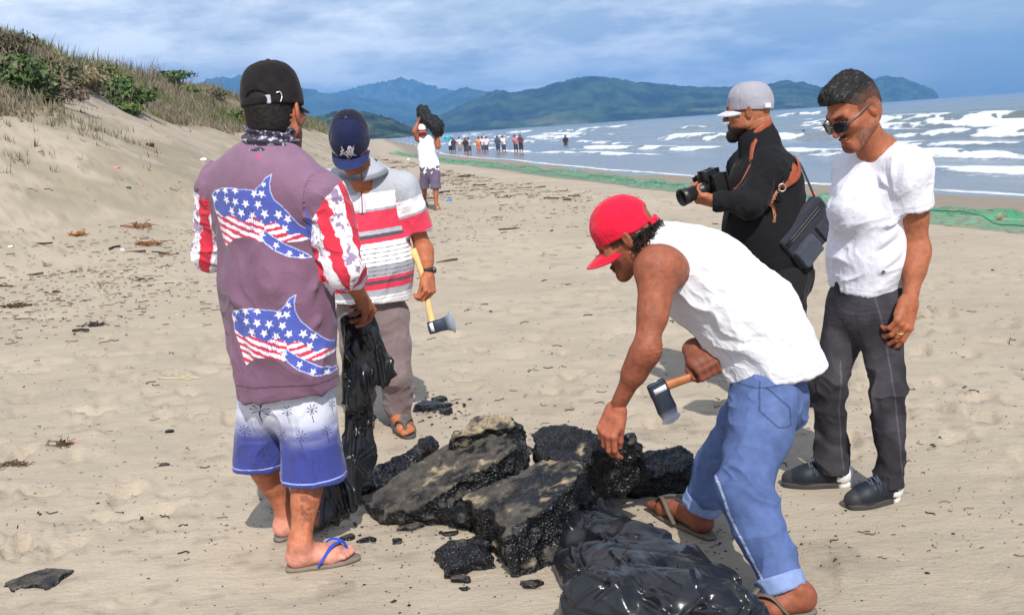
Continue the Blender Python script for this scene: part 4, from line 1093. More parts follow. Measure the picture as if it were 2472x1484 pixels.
def grip_hand(c, axis, back, thumb_side, fore, r=0.017, s=1.0):
    """a fist closed round a bar: c centre of the bar inside the hand, axis along the bar towards the thumb, back = away from the palm"""
    ax_ = unit(axis); b = unit(np.asarray(back) - ax_ * (np.asarray(back) @ ax_)); f = np.cross(b, ax_) * thumb_side
    p = []
    K = lambda i: (1.5 - i) * 0.0195
    for i in range(4):                    # knuckle row, then fingers wrapping the bar
        o = c + ax_ * K(i) * s
        pts = [o + b * (r + 0.013) - f * 0.020, o + b * (r + 0.013) + f * 0.020, o + b * (r * 0.2) + f * (r + 0.018), o - b * (r + 0.009) + f * 0.008, o - b * (r + 0.008) - f * 0.014]
        rr = [0.0130, 0.0108, 0.0098, 0.0090, 0.0076]
        for j in range(4): p.append(rc(pts[j], pts[j+1], rr[j]*s, rr[j+1]*s, k=0.006 if j else 0.010))
    w = c + b * (r + 0.006) - f * 0.075 * s - ax_ * 0.006
    for i in range(4): p.append(rc(c + ax_ * K(i) * s + b * (r + 0.012) - f * 0.018, w + ax_ * K(i) * 0.6 * s, 0.0135*s, 0.018*s, k=0.018))
    th = [w + ax_ * 0.022 + f * 0.018, c + ax_ * 0.045*s + b * 0.006 - f * 0.020, c + ax_ * 0.046*s - b * 0.004 + f * 0.012, c + ax_ * 0.036*s - b * (r + 0.004) + f * 0.016]
    for j in range(3): p.append(rc(th[j], th[j+1], (0.0150, 0.0115, 0.0100)[j]*s, (0.0115, 0.0100, 0.0082)[j]*s, k=0.010 if j == 0 else 0.005))
    p.append(rc(w, w + unit(np.asarray(fore) - w) * 0.07, 0.024*s, 0.025*s, k=0.02))
    return p, w

# ---- man in the striped polo, facing the camera with bowed head
def build_b():
    root = person(G(930, 1040), 'man in red and white striped polo and navy cap with white bull emblem, head bowed')
    skin = lin(172, 104, 72); fwd = unit(A_(0.06, -1, 0)); Yc = 5.18
    neck = P(878, 415, 5.14); pel = P(895, 745, 5.22)
    shL, shR = P(972, 452, 5.18), P(782, 448, 5.22)
    elL = P(1022, 600, 5.22); elR = P(800, 610, 5.05)
    hipL, hipR = P(940, 770, 5.2), P(862, 770, 5.25)
    heelL, toeL = G(962, 1030), G(990, 1058); heelR, toeR = G(880, 1010), G(880, 1050)
    knL, knR = P(955, 905, 5.16), P(872, 905, 5.26)
    anL, anR = heelL + A_(0.01, -0.01, 0.09), heelR + A_(0, -0.02, 0.09)
    grip = P(1034, 700, 5.08); hd = P(1052, 797, 5.04)
    gp, wL = grip_hand(grip, grip - hd, A_(0.8, -0.5, 0), -1, elL, r=0.016)
    # the hand hangs: wrist straight above the fist
    f_h = P(1037, 718, 5.10) - P(1034, 662, 5.16)
    wL = P(1034, 664, 5.17)
    hp = hand_prims(wL, f_h, A_(0.75, -0.62, 0.1), 1, curl=(0.95, 1.0, 1.05, 1.1), thumb=(0.15, 0.6), fore=elL, s=1.05)
    grip = wL + unit(f_h) * 0.085 - unit(A_(0.75, -0.62, 0.1)) * 0.030; hd = grip + unit(P(1053, 797, grip[1] - 0.02) - grip) * 0.185
    body = []
    limb_skin(body, (neck - A_(0, 0, 0.08), neck + A_(-0.02, -0.06, 0.05), 0.062, 0.058))
    body += [rc(P(885, 490, 5.2), pel, 0.16, 0.16, k=0.05, flat=fwd, q=0.7), rc(shL, shR, 0.06, 0.06, k=0.05)]
    upperarm(body, shL, elL); forearm(body, elL, wL, 1.05); upperarm(body, shR, elR); forearm(body, elR, P(860, 700, 4.95))
    for hp_, kn, an in ((hipL, knL, anL), (hipR, knR, anR)):
        body.append(rc(hp_, kn, 0.07, 0.055, k=0.03)); calf(body, kn, an, -fwd)
    heelL[2] = toeL[2] = heelR[2] = toeR[2] = 0.014
    body += foot_prims(heelL, toeL, side=-1, ankle=anL) + foot_prims(heelR, toeR, side=1, ankle=anR)
    bv, bq = nets(body, 0.007)
    hv, hq = nets(hp, 0.0038)
    Mh = frame(unit(A_(-0.03, -0.72, -0.69)), A_(0.03, -0.69, 0.72)); ho = P(846, 345, 5.03)
    head = head_mesh(Mh, ho, skin, 1.0, h=0.004)
    V, Q, C = cat([(bv, bq, tint(bv, skin, 0.12, 14, 3)), (hv, hq, tint(hv, skin, 0.12, 50)), head])
    mkmesh('body', V, Q, M_SKIN, C, parent=root)
    p = [ell((0, -0.014, 0.036), (0.079, 0.101, 0.088)), ell((0, -0.05, -0.02), (0.062, 0.058, 0.055), k=0.03), half((0, 0.01, 0), (0, 1, 0.3))]
    v, q = nets(p, 0.005); mkmesh('hair', tf(Mh, ho, v), q, M_HAIR, tint(v, (0.014, 0.012, 0.011), 0.4, 90), parent=root)
    lv, q, v, seam = cap_dome(Mh, ho, 1.0, r=(0.097, 0.118, 0.118), cut=0.004, tilt=0.05)
    front = lv[:, 1] > 0.005
    mesh_ = (np.sin(lv[:, 0] * 900) * np.sin(lv[:, 2] * 900) > 0.1)
    col = np.where(front[:, None], np.array(lin(27, 33, 66)), np.where(mesh_[:, None], np.array(lin(24, 26, 48)), np.array(lin(14, 14, 24))))
    cap = mkmesh('cap', v, q, M_CLOTH, col, parent=root)
    b_v, b_q, bl = cap_brim(Mh, ho, 1.0, z0=0.002, y0=0.096, wid=0.094, length=0.072, arch=0.026, tip=-0.004)
    mkmesh('brim', b_v, b_q, M_CLOTH, tint(b_v, lin(36, 46, 88), 0.05, 30), parent=cap)
    button(Mh, ho, 1.0, 0.158, lin(60, 70, 120), cap)
    # white emblem: a standing bull seen from the front quarter
    bull = [(900,540),(925,585),(955,580),(970,545),(1015,550),(1030,590),(1040,625),(1085,675),(1125,690),(1130,662),(1098,645),(1102,612),(1128,588),(1134,542),(1150,590),(1145,615),(1128,636),(1166,652),(1180,690),(1172,725),(1212,795),(1180,803),(1150,752),(1112,748),(1075,782),(1062,828),(1030,826),(1044,790),(1018,768),(992,778),(1004,812),(974,810),(958,774),(920,818),(882,816),(930,752),(938,690),(912,620)]
    bull = (np.array(bull, float) - np.array([1046, 685])) * np.array([1, -1]) * 0.00025
    gx = np.linspace(-0.044, 0.044, 81); X, Z = np.meshgrid(gx, gx, indexing='ij')
    cc = np.array([0, -0.006, 0.040]); rr = np.array([0.097, 0.118, 0.118])
    zz = Z + 0.052
    yy = cc[1] + rr[1] * np.sqrt(np.clip((1 - np.abs((zz - cc[2]) / rr[2]) ** 2.45) ** (2 / 2.45) - ((X - cc[0]) / rr[0]) ** 2, 0, 1)) + 0.0045
    d = inpoly(X, Z, bull); hole = (fbm(pts3(X, Z), 330, 2, 4) > 0.72)
    keep = (d < 0.0006) & ~(hole & (d < -0.001))
    id_ = np.arange(X.size).reshape(X.shape)
    ck = keep[:-1, :-1] & keep[1:, :-1] & keep[:-1, 1:] & keep[1:, 1:]
    f4 = np.stack([id_[:-1, :-1], id_[1:, :-1], id_[1:, 1:], id_[:-1, 1:]], -1)[ck]
    ev = np.stack([X.ravel(), yy.ravel(), zz.ravel()], 1)
    mkmesh('emblem', tf(Mh, ho, ev), f4, M_CLOTH, np.tile((0.82, 0.82, 0.84), (len(ev), 1)), parent=cap)
    # polo shirt
    slv = shL + (elL - shL) * 0.70
    pt = [rc(P(880, 425, 5.19), shL + A_(-0.02, 0, -0.02), 0.090, 0.078, k=0.05), rc(P(875, 425, 5.19), shR + A_(0.02, 0, -0.02), 0.090, 0.078, k=0.05),
          rc(P(882, 500, 5.2), P(892, 640, 5.18), 0.200, 0.212, k=0.05, flat=fwd, q=0.64), rc(P(892, 640, 5.18), P(897, 760, 5.2), 0.212, 0.205, k=0.05, flat=fwd, q=0.72)]
    p2 = [rc(shL, slv, 0.078, 0.080, k=0.025)]; p3 = [rc(shR, elR, 0.078, 0.082, k=0.025)]
    p = p2 + [half(slv, (elL - shL) + A_(-0.05, 0, 0), r=0.13)] + p3 + pt + [half(P(897, 722, 5.2), A_(-0.02, 0.02, -1), k=0.005)]
    v, q = nets(p, 0.0062, smooth=3)
    on = pd(p2, v) < pd(pt, v)
    v = folds(v, q, A_(0.6, 0, 0.8), 0.011, 0.14, 3.5, seed=31, mask=sstep(1.35, 1.15, v[:, 2]))
    v = folds(v, q, A_(0.1, 0.3, 1), 0.008, 0.08, 3, seed=37, mask=on)
    n = vnormals(v, q)
    for a, b, w, am in (((960, 640), (905, 590), .016, .014), ((985, 520), (930, 640), .018, .012), ((1000, 640), (930, 660), .014, .010)):
        v = crease(v, n, P(*a, 5.02), P(*b, 5.02), w, am)
    v, q = refine(v, q)
    on = (pd(p2, v) < pd(pt, v) + 0.008) & (v[:, 0] > shL[0] - 0.03)
    axl = unit(elL - shL); al = (v - shL) @ axl
    zref = P(890, 480, 5.05)[2]
    # height scale of the photo: stripes by distance below the collar, 2.05 mm per unit
    T = 480 + (zref - v[:, 2]) / 0.00205 + 0.06 * (v[:, 0] - P(890, 480, 5.05)[0]) / 0.00205
    Ts = 440 + al / 0.00205 * 1.02
    T = np.where(on, Ts + 2, T)
    white, red, grey, dark, lg = (np.array(lin(*c)) for c in ((238, 236, 238), (214, 60, 84), (160, 160, 168), (84, 78, 88), (170, 172, 180)))
    c = np.tile(lg, (len(v), 1))
    bands = [(468, 505, white), (505, 511, grey), (511, 556, red), (556, 566, lg), (566, 575, dark), (575, 586, red), (586, 640, white), (640, 660, grey), (660, 668, lg), (668, 676, red), (676, 684, dark), (684, 698, red), (698, 714, lg), (714, 760, white)]
    for a, b, cc in bands: c = np.where(((T >= a) & (T < b))[:, None], cc, c)
    pin = ((T > 590) & (T < 668) & ((T % 10.5) < 1.9)); c = np.where(pin[:, None], dark * 1.3, c)
    pin = ((T > 714) & ((T % 9) < 1.6)); c = np.where(pin[:, None], grey, c)
    mic = fbm(v, 240, 2, 1)[:, None]; c = c * (0.96 + 0.08 * mic)
    shirt = mkmesh('polo_shirt', v, q, M_CLOTH, c, parent=root)
    # placket and collar
    pl, pg = push_on(spline([P(864, 428, 5.02), P(868, 455, 5.0), P(871, 485, 5.0), P(872, 515, 5.0)], 6), pt, 0.003)
    tv, tq = tube(pl, 0.019, 10, flat=pg, q=0.2)
    mkmesh('placket', tv, tri(tq), M_CLOTH, tint(tv, lin(204, 202, 208), 0.05, 20), parent=shirt)
    tv, tq = tube(pl + pg * 0.004, 0.0025, 6); mkmesh('placket_edge', tv, tri(tq), M_CLOTH, np.tile(lin(150, 40, 58), (len(tv), 1)), parent=shirt)
    for sd in (1, -1):
        a = np.linspace(0.05, 2.6, 14); w = np.linspace(0, 1, 6); AA, WW = np.meshgrid(a, w, indexing='ij')
        rad = 0.070 + 0.040 * WW * (1.15 - 0.3 * np.cos(AA))
        ctr = P(878, 416, 5.13)
        cx = ctr[0] + sd * rad * np.sin(AA) * 1.05; cy = ctr[1] - rad * np.cos(AA) * 0.95 - 0.01
        cz = ctr[2] + 0.040 - 0.055 * WW - 0.020 * np.cos(AA) + 0.012 * np.sin(AA)
        top = np.stack([cx, cy, cz], -1).reshape(-1, 3); id_ = np.arange(top.shape[0]).reshape(AA.shape)
        f4 = np.stack([id_[:-1, :-1], id_[1:, :-1], id_[1:, 1:], id_[:-1, 1:]], -1).reshape(-1, 4)
        vv = np.concatenate([top, top - A_(0, 0, 0.005)]); ff = np.concatenate([f4, f4[:, ::-1] + len(top)])
        if sd < 0: ff = ff[:, ::-1]
        ed = WW.reshape(-1) > 0.75; cc = np.where(ed[:, None], np.array(lin(120, 120, 130)), np.array(lin(168, 170, 180)))
        mkmesh('collar', vv, ff, M_CLOTH, np.concatenate([cc, cc]), parent=shirt)
    # trousers
    tp, legs = trousers((hipL, hipR), (knL, knR), (anL + A_(0, 0, 0.0), anR), pel, fwd, ((0.105, 0.082, 0.066),) * 2, r_w=0.165)
    v, q = nets(tp + [half(P(930, 1030, 5.1), A_(0, 0, -1))], 0.0065)
    v = folds(v, q, A_(1, 0.2, -0.3), 0.016, 0.12, 2.2, seed=41, mask=sstep(0.75, 0.35, v[:, 2]))
    v = folds(v, q, A_(0.2, 0, 1), 0.006, 0.10, 4, seed=42)
    mkmesh('trousers', v, q, M_CLOTH, tint(v, lin(124, 108, 108), 0.08, 8), parent=root)
    # strapped sandals
    for hl, te, sd in ((heelL, toeL, -1), (heelR, toeR, 1)):
        f = unit(te - hl); t = np.cross(f, A_(0, 0, 1)); L = np.linalg.norm(te - hl)
        so = flipflop('sandal', hl, te, sd, root, lin(70, 68, 66), lin(84, 84, 80))
        for b in np.linspace(0.32, 0.70, 6):
            pts = spline([hl + f*L*b - t*0.048 + A_(0, 0, 0.0), hl + f*L*(b+0.03) - t*0.036 + A_(0, 0, 0.055 - 0.03*b), hl + f*L*(b+0.05) + A_(0, 0, 0.096 - 0.06*b), hl + f*L*(b+0.03) + t*0.036 + A_(0, 0, 0.055 - 0.03*b), hl + f*L*b + t*0.048], 6)
            sv, sq = tube(pts, 0.0085, 8, flat=A_(0, 0, 1), q=0.5)
            mkmesh('strap', sv, tri(sq), M_LEATHER, tint(sv, lin(92, 94, 90), 0.15, 30), parent=so)
    # watch
    ax_ = unit(wL - elL); wc = wL - ax_ * 0.020; e1 = unit(np.cross(ax_, A_(0, 1, 0))); e2 = np.cross(ax_, e1)
    a = np.linspace(0, 2*np.pi, 24); ring = wc + np.outer(np.cos(a), e1) * 0.031 + np.outer(np.sin(a), e2) * 0.028
    sv, sq = tube(ring, 0.0115, 8, flat=np.outer(np.cos(a), e1) + np.outer(np.sin(a), e2), q=0.35, cap=False)
    wt = mkmesh('watch', sv, sq, M_RUBBER, tint(sv, (0.02, 0.02, 0.022), 0.2, 60), parent=root)
    cv, cq = nets([rc(wc + e1*0.031*np.sign(e1[0]), wc + e1*0.038*np.sign(e1[0]), 0.017, 0.016, flat=e1, q=0.5, k=0.005)], 0.003)
    mkmesh('watch_case', cv, cq, M_PLASTIC, tint(cv, (0.05, 0.05, 0.055), 0.2, 60), parent=wt)
    axe('hatchet', 'hatchet with pale yellow wood handle hanging from the striped-polo man\'s hand', grip, hd, A_(1, -0.15, -0.14), 0.22, 0.105, 1.0, lin(226, 188, 128))
build_b()

# ---- man carrying a tar slab on his head, far up the beach
def build_c():
    Y = 20.6
    root = person(G(1038, 503), 'distant man in white sleeveless shirt walking with a black tar slab raised overhead')
    skin = lin(150, 90, 64); fwd = A_(0.1, -1, 0)
    q_ = lambda x, y, d=0: P(x, y, Y + d)
    hipR, hipL = q_(1027, 420), q_(1050, 420)
    fR, fL = G(1026, 499), G(1054, 508)
    knR, knL = q_(1024, 455, 0.05), q_(1052, 455, -0.1)
    shR, shL = q_(1010, 335), q_(1053, 337)
    elR, elL = q_(1000, 318, -0.1), q_(1058, 355, -0.12)
    wrR, wrL = q_(1011, 291, -0.05), q_(1056, 318, -0.1)
    neck = q_(1026, 335); hc = q_(1020, 316, -0.03)
    body = [rc(q_(1031, 350), q_(1038, 415), 0.13, 0.12, flat=fwd, q=0.65, k=0.05), rc(shR, shL, 0.05, 0.05, k=0.05), rc(neck, hc, 0.055, 0.055)]
    for s_, e_, w_ in ((shR, elR, wrR), (shL, elL, wrL)): upperarm(body, s_, e_, 1.05); forearm(body, e_, w_, 1.05)
    for h_, k_, f_ in ((hipR, knR, fR), (hipL, knL, fL)):
        body.append(rc(h_, k_, 0.075, 0.055)); calf(body, k_, f_ + A_(0, 0, 0.09), -fwd, 1.05)
        body += foot_prims(f_ + A_(0, 0.09, 0.014), f_ + A_(0.05, -0.14, 0.014), ankle=f_ + A_(0, 0.04, 0.10))
    bv, bq = nets(body, 0.013)
    hR, hq1 = nets(hand_prims(wrR, A_(0.35, 0, 1), A_(-1, -0.3, 0.2), 1, curl=(0.4,)*4, fore=elR, s=1.1), 0.006)
    hL, hq2 = nets(hand_prims(wrL, A_(-0.1, 0, 1), A_(0.6, -0.8, 0), -1, curl=(0.5,)*4, fore=elL, s=1.1), 0.006)
    Mh = frame(A_(0.12, -1, -0.1), A_(0, 0, 1))
    hm = head_mesh(Mh, hc, skin, 1.0, h=0.007)
    V, Q, C = cat([(bv, bq, tint(bv, skin, 0.1, 8)), (hR, hq1, tint(hR, skin)), (hL, hq2, tint(hL, skin)), hm])
    mkmesh('body', V, Q, M_SKIN, C, parent=root)
    lv, q, v, _ = cap_dome(Mh, hc, 1.0, cut=0.02, h=0.007)
    cap = mkmesh('cap', v, q, M_CLOTH, np.where((lv[:, 1] > 0.03)[:, None], np.array(lin(232, 228, 230)), np.array(lin(150, 50, 60))), parent=root)
    b_v, b_q, _ = cap_brim(Mh, hc); mkmesh('brim', b_v, b_q, M_CLOTH, tint(b_v, lin(200, 80, 90)), parent=cap)
    sp = [rc(shR*0.75+shL*0.25, shL*0.8+shR*0.2, 0.085, 0.085, k=0.05), rc(q_(1031, 360), q_(1035, 395), 0.185, 0.18, flat=fwd, q=0.66, k=0.05), rc(q_(1035, 390), q_(1040, 440), 0.18, 0.185, flat=fwd, q=0.7, k=0.05), half(q_(1038, 424), A_(-0.25, 0, -1))]
    v, q = nets(sp, 0.011); v = folds(v, q, A_(0.3, 0, 1), 0.02, 0.2, 3, seed=5)
    zz = v[:, 2]; prn = (zz < q_(1038, 402)[2]) & (fbm(v, 14, 2, 3) > 0.5)
    c = tint(v, lin(226, 226, 232), 0.04); c = np.where(prn[:, None], np.array(lin(90, 88, 96)), c)
    mkmesh('sleeveless_shirt', v, q, M_CLOTH, c, parent=root)
    tp, _ = trousers((hipR, hipL), (knR, knL), (knR*0.8+fR*0.2, knL*0.8+fL*0.2), q_(1038, 415), fwd, ((0.11, 0.10, 0.10),)*2, r_w=0.155)
    v, q = nets(tp + [half(q_(1038, 456), A_(0, 0, -1))], 0.011); v = folds(v, q, A_(0, 0, 1), 0.012, 0.15, 3, seed=9)
    mkmesh('shorts', v, q, M_CLOTH, tint(v, lin(96, 84, 106), 0.08), parent=root)
    for f_, sd in ((fR, 1), (fL, -1)):
        flipflop('flip_flop', f_ + A_(0, 0.09, 0.014), f_ + A_(0.05, -0.14, 0.014), sd, root, lin(206, 190, 160), lin(190, 170, 140))
build_c()

# ---- man in the red cap bending over the tar
def build_d():
    root = person(G(1790, 1400), 'man in red cap, white tank top and rolled jeans bending down to touch the tar')
    skin = lin(142, 82, 60)
    pel = P(1855, 905, 3.34)
    hipL, hipR = P(1838, 935, 3.24), P(1850, 930, 3.44)
    knL = P(1800, 1185, 3.08); knR = P(1748, 1100, 3.50)
    heelL, toeL = G(1958, 1478), G(1800, 1500)
    heelR, toeR = G(1716, 1302), G(1580, 1228)
    for q in (heelL, toeL, heelR, toeR): q[2] = 0.016
    anL = P(1898, 1440, heelL[1] + 0.005); anR = heelR + unit(toeR - heelR) * 0.055 + A_(0, 0, 0.085)
    side = unit(A_(0.10, -1, 0))                    # his left, towards the camera
    waist = P(1800, 800, 3.36); chest = P(1672, 672, 3.38); neck = P(1562, 592, 3.40)
    shL, shR = P(1586, 650, 3.20), P(1600, 610, 3.58)
    elL = P(1562, 838, 3.12); wrL = P(1488, 985, 3.22)
    axg = P(1702, 888, 3.30); axh = P(1592, 946, 3.27)
    elR = P(1742, 830, 3.62)
    Mh = frame(unit(A_(-0.80, 0.28, -0.50)), A_(-0.38, 0.05, 0.92)); ho = P(1512, 572, 3.40)
    body = []
    back = unit(np.cross(chest - waist, side)); back = back if back[2] > 0 else -back
    body += [rc(chest, waist, 0.150, 0.140, k=0.05, flat=back, q=0.72), rc(waist, pel, 0.13, 0.11, k=0.05, flat=back, q=0.76), rc(shL, shR, 0.066, 0.066, k=0.05),
             rc(neck + A_(0.05, 0, -0.015), ho + A_(0.01, 0, -0.01), 0.066, 0.058, k=0.03), rc(chest, neck, 0.12, 0.075, k=0.05),
             ell(shL + A_(0.02, 0.02, -0.005), (0.074, 0.060, 0.068), k=0.05)]
    body += [rc(shL, elL, 0.050, 0.038, k=0.03), rc(shL*0.7+elL*0.3+A_(0.01, 0, 0), shL*0.4+elL*0.6+A_(0.01, 0, 0), 0.047, 0.042, k=0.03), ell(elL + A_(0.012, 0, -0.01), (0.028, 0.030, 0.034), k=0.02)]
    forearm(body, elL, wrL, 0.98)
    gh, wR = grip_hand(axg, axh - axg, A_(-0.35, -0.6, 0.72), 1, elR, r=0.016, s=1.08)
    body += [rc(shR, elR, 0.052, 0.042, k=0.03)]; forearm(body, elR, wR, 1.05)
    for h_, k_, a_ in ((hipL, knL, anL), (hipR, knR, anR)):
        body.append(rc(h_, k_, 0.08, 0.055, k=0.04)); calf(body, k_, a_, A_(0.9, 0.2, 0.1), 1.0)
    body += foot_prims(heelL, toeL, side=-1, ankle=anL, s=1.05) + foot_prims(heelR, toeR, side=1, ankle=anR, s=1.05)
    bv, bq = nets(body, 0.0055)
    n = vnormals(bv, bq)
    # elbow wrinkles, tendons
    de = np.exp(-(np.linalg.norm(bv - elL - A_(0.03, -0.03, 0), axis=1) / 0.045) ** 2)
    bv = bv + n * (de * 0.0022 * np.sin(bv[:, 2] * 700))[:, None]
    hv, hq = nets(hand_prims(wrL, P(1462, 1055, 3.20) - wrL, A_(-0.62, -0.72, 0.25), -1, curl=(0.55, 0.62, 0.70, 0.75), thumb=(0.15, 0.35), fore=elL, s=1.04, spread=0.09), 0.0030)
    gv, gq = nets(gh, 0.0032)
    def face(v, c):
        x, y, z = v.T
        mus = np.exp(-((x/0.030)**4 + ((z+0.050)/0.008)**4)) * (y > 0.07)
        stb = ((z < -0.05) & (y > 0.02)) * 0.35
        side_h = ((np.abs(x) > 0.05) & (y > -0.005) & (y < 0.045) & (z > -0.01)) * 0.8
        return c * (1 - np.clip(0.8*mus + stb + side_h, 0, 0.9)[:, None])
    hm = head_mesh(Mh, ho, lin(142, 82, 58), 0.98, beard=face)
    V, Q, C = cat([(bv, bq, tint(bv, skin, 0.13, 12, 3)), (hv, hq, tint(hv, lin(160, 92, 68), 0.14, 50)), (gv, gq, tint(gv, lin(120, 68, 50), 0.14, 50)), hm])
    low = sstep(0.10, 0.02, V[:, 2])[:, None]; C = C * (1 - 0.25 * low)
    mkmesh('body', V, Q, M_SKIN, C, parent=root)
    # curly hair at the nape
    rng = np.random.default_rng(5); parts = []
    for i in range(230):
        a = rng.uniform(-1.5, 1.5); z = rng.uniform(-0.052, -0.012)
        rr = 0.92 + rng.uniform(0.0, 0.16)
        ctr = A_(math.sin(a) * 0.080 * rr, -0.012 - math.cos(a) * 0.102 * rr, z)
        t = np.linspace(0, rng.uniform(4, 8), 12); r0 = rng.uniform(0.006, 0.012)
        u1 = unit(rng.normal(size=3)); u2 = unit(np.cross(u1, rng.normal(size=3))); u3 = np.cross(u1, u2)
        pts = ctr + np.outer(np.cos(t) * r0, u1) + np.outer(np.sin(t) * r0, u2) + np.outer(t * 0.0022, u3)
        parts.append(tube(pts, 0.0015, 5))
    p = [ell((0, -0.022, 0.020), (0.081, 0.098, 0.075)), half((0, -0.020, 0), (0, 1, 0.1)), half((0, 0, -0.045), (0, 0, -1)), half((0, 0, 0.004), (0, -0.15, 1))]
    cv = nets(p, 0.004); cvn = cv[0] + vnormals(*cv) * ((fbm(cv[0], 90, 2, 3) - 0.4) * 0.012)[:, None]
    V, Q = cat([(cvn, cv[1])] + parts)
    mkmesh('hair', tf(Mh, ho, V, 1.0), tri(Q), M_HAIR, tint(V, (0.020, 0.015, 0.012), 0.5, 90), parent=root)
    # red cap
    hole = ell((0, -0.125, 0.030), (0.036, 0.05, 0.030), k=0.004, op='s')
    lv, q, v, seam = cap_dome(Mh, ho, 1.0, r=(0.088, 0.109, 0.106), cut=0.010, tilt=0.10, extra=(hole,), pw=2.1)
    n = vnormals(lv, q); lv = lv + n * (0.010 * (fbm(lv, 18, 2, 21) - 0.5))[:, None]
    red = lin(214, 24, 56)
    inner = (np.abs(lv[:, 0]) < 0.034) & (lv[:, 1] < -0.075) & (lv[:, 1] > -0.118) & (np.abs(lv[:, 2] - 0.030) < 0.027)
    c = tint(lv, red, 0.08, 20); c = np.where(((np.abs(lv[:, 0]) < 0.036) & (lv[:, 1] > 0.085))[:, None], c * 0.6, c)
    cap = mkmesh('cap', tf(Mh, ho, lv, 0.98), q, M_CLOTH, c, parent=root)
    b_v, b_q, _ = cap_brim(Mh, ho, 0.98, z0=0.004, y0=0.096, wid=0.086, length=0.076, arch=0.034, tip=-0.012)
    mkmesh('brim', b_v, b_q, M_CLOTH, tint(b_v, red, 0.08, 30), parent=cap)
    a = np.linspace(-0.55, 0.55, 9)
    sv, sq = tube(np.stack([np.sin(a) * 0.092, -0.006 - np.cos(a) * 0.118, np.full(9, 0.000)], 1), 0.011, 8, flat=np.stack([np.sin(a), -np.cos(a), 0*a], 1), q=0.25)
    mkmesh('strap', tf(Mh, ho, sv, 0.98), tri(sq), M_CLOTH, tint(sv, red, 0.08, 30), parent=cap)
    # white tank top
    tt = [rc(P(1655, 648, 3.38), P(1705, 676, 3.38), 0.150, 0.172, k=0.05, flat=back, q=0.84), rc(P(1705, 676, 3.38), P(1806, 772, 3.36), 0.176, 0.184, k=0.05, flat=back, q=0.86),
          rc(P(1806, 772, 3.36), P(1868, 915, 3.35), 0.184, 0.200, k=0.05, flat=back, q=0.86), rc(shL*0.62+shR*0.38+A_(0.02, 0, 0.012), shR*0.7+shL*0.3+A_(0.02, 0, 0.012), 0.080, 0.080, k=0.05),
          rc(P(1590, 606, 3.40), P(1660, 650, 3.38), 0.090, 0.12, k=0.05)]
    tt += [('s', ell(P(1590, 668, 3.13), (0.105, 0.165, 0.118), k=0.01)[1], P(1590, 668, 3.13) - 0.2, P(1590, 668, 3.13) + 0.2, 0.008),
           ('s', ell(P(1545, 588, 3.40), (0.085, 0.085, 0.085))[1], P(1545, 588, 3.40) - 0.12, P(1545, 588, 3.40) + 0.12, 0.006),
           half(P(1848, 902, 3.3), unit(P(1900, 1000, 3.3) - P(1872, 905, 3.3)) + A_(-0.16, 0, 0), k=0.005)]
    v, q = nets(tt, 0.0052, smooth=3)
    v = folds(v, q, A_(0.8, 0, -0.5), 0.014, 0.11, 3.0, seed=51, mask=0.35 + 0.65 * sstep(1.20, 0.95, v[:, 2]))
    n = vnormals(v, q)
    for a, b, w, am in (((1760, 890), (1790, 830), .016, .020), ((1740, 830), (1750, 890), .014, .014), ((1775, 835), (1850, 812), .012, -.012), ((1660, 730), (1740, 700), .012, .007), ((1700, 770), (1730, 850), .015, .010), ((1760, 905), (1800, 895), .008, -.008), ((1680, 740), (1720, 800), .012, .008)):
        v = crease(v, n, P(*a, 3.17), P(*b, 3.17), w, am)
    v, q = refine(v, q)
    v = folds(v, q, A_(0.75, 0, -0.6), 0.0035, 0.035, 3.5, seed=151)
    trim = np.minimum(np.abs(tt[5][1](v[:, 0], v[:, 1], v[:, 2]) - 0.012), np.abs(tt[6][1](v[:, 0], v[:, 1], v[:, 2]) - 0.012)); trim = np.minimum(trim, np.abs(tt[7][1](v[:, 0], v[:, 1], v[:, 2]) + 0.018))
    mkmesh('tank_top', v, q, M_CLOTH, tint(v, lin(212, 212, 218), 0.05, 8) * (1 - 0.28 * (trim < 0.0016))[:, None], parent=root)
    # jeans
    cufL, cufR = anL + (knL - anL) * 0.10, anR + (knR - anR) * 0.10
    p = [rc(pel + A_(0.005, 0, 0.00), pel + A_(0.005, 0, -0.06), 0.125, 0.150, k=0.05, flat=A_(1, 0, 0), q=0.86),
         rc(hipL + A_(0.01, 0, -0.03), knL, 0.112, 0.084, k=0.04), rc(knL, anL, 0.084, 0.064, k=0.03), rc(hipR + A_(0, 0, -0.03), knR, 0.104, 0.082, k=0.035), rc(knR, anR, 0.082, 0.064, k=0.03),
         half(cufL, anL - knL, r=0.14), half(cufR, anR - knR, r=0.13)]
    v, q = nets(p, 0.0055, smooth=2)
    v = folds(v, q, A_(0.75, 0.3, -0.5), 0.017, 0.12, 2.6, seed=61)
    n = vnormals(v, q)
    for a, b, w, am in (((1790, 1190), (1850, 1130), .014, .012), ((1795, 1215), (1840, 1190), .012, -.010), ((1830, 1060), (1900, 1030), .014, .008), ((1800, 1290), (1860, 1330), .012, .010), ((1760, 1010), (1830, 990), .012, .007)):
        v = crease(v, n, P(*a, 3.05), P(*b, 3.05), w, am)
    v, q = refine(v, q); n = vnormals(v, q)
    c = tint(v, lin(80, 98, 142), 0.10, 9, 7)
    wear = sstep(0.35, 0.75, fbm(v, 5, 3, 8))[:, None]; c = c * (1 - 0.25*wear) + 0.25 * wear * np.array(lin(122, 138, 174))
    # side seam, pocket lines
    sA, sB, sC = P(1772, 925, 3.10), P(1712 + 20, 1160, 3.0), P(1860, 1400, 2.9)
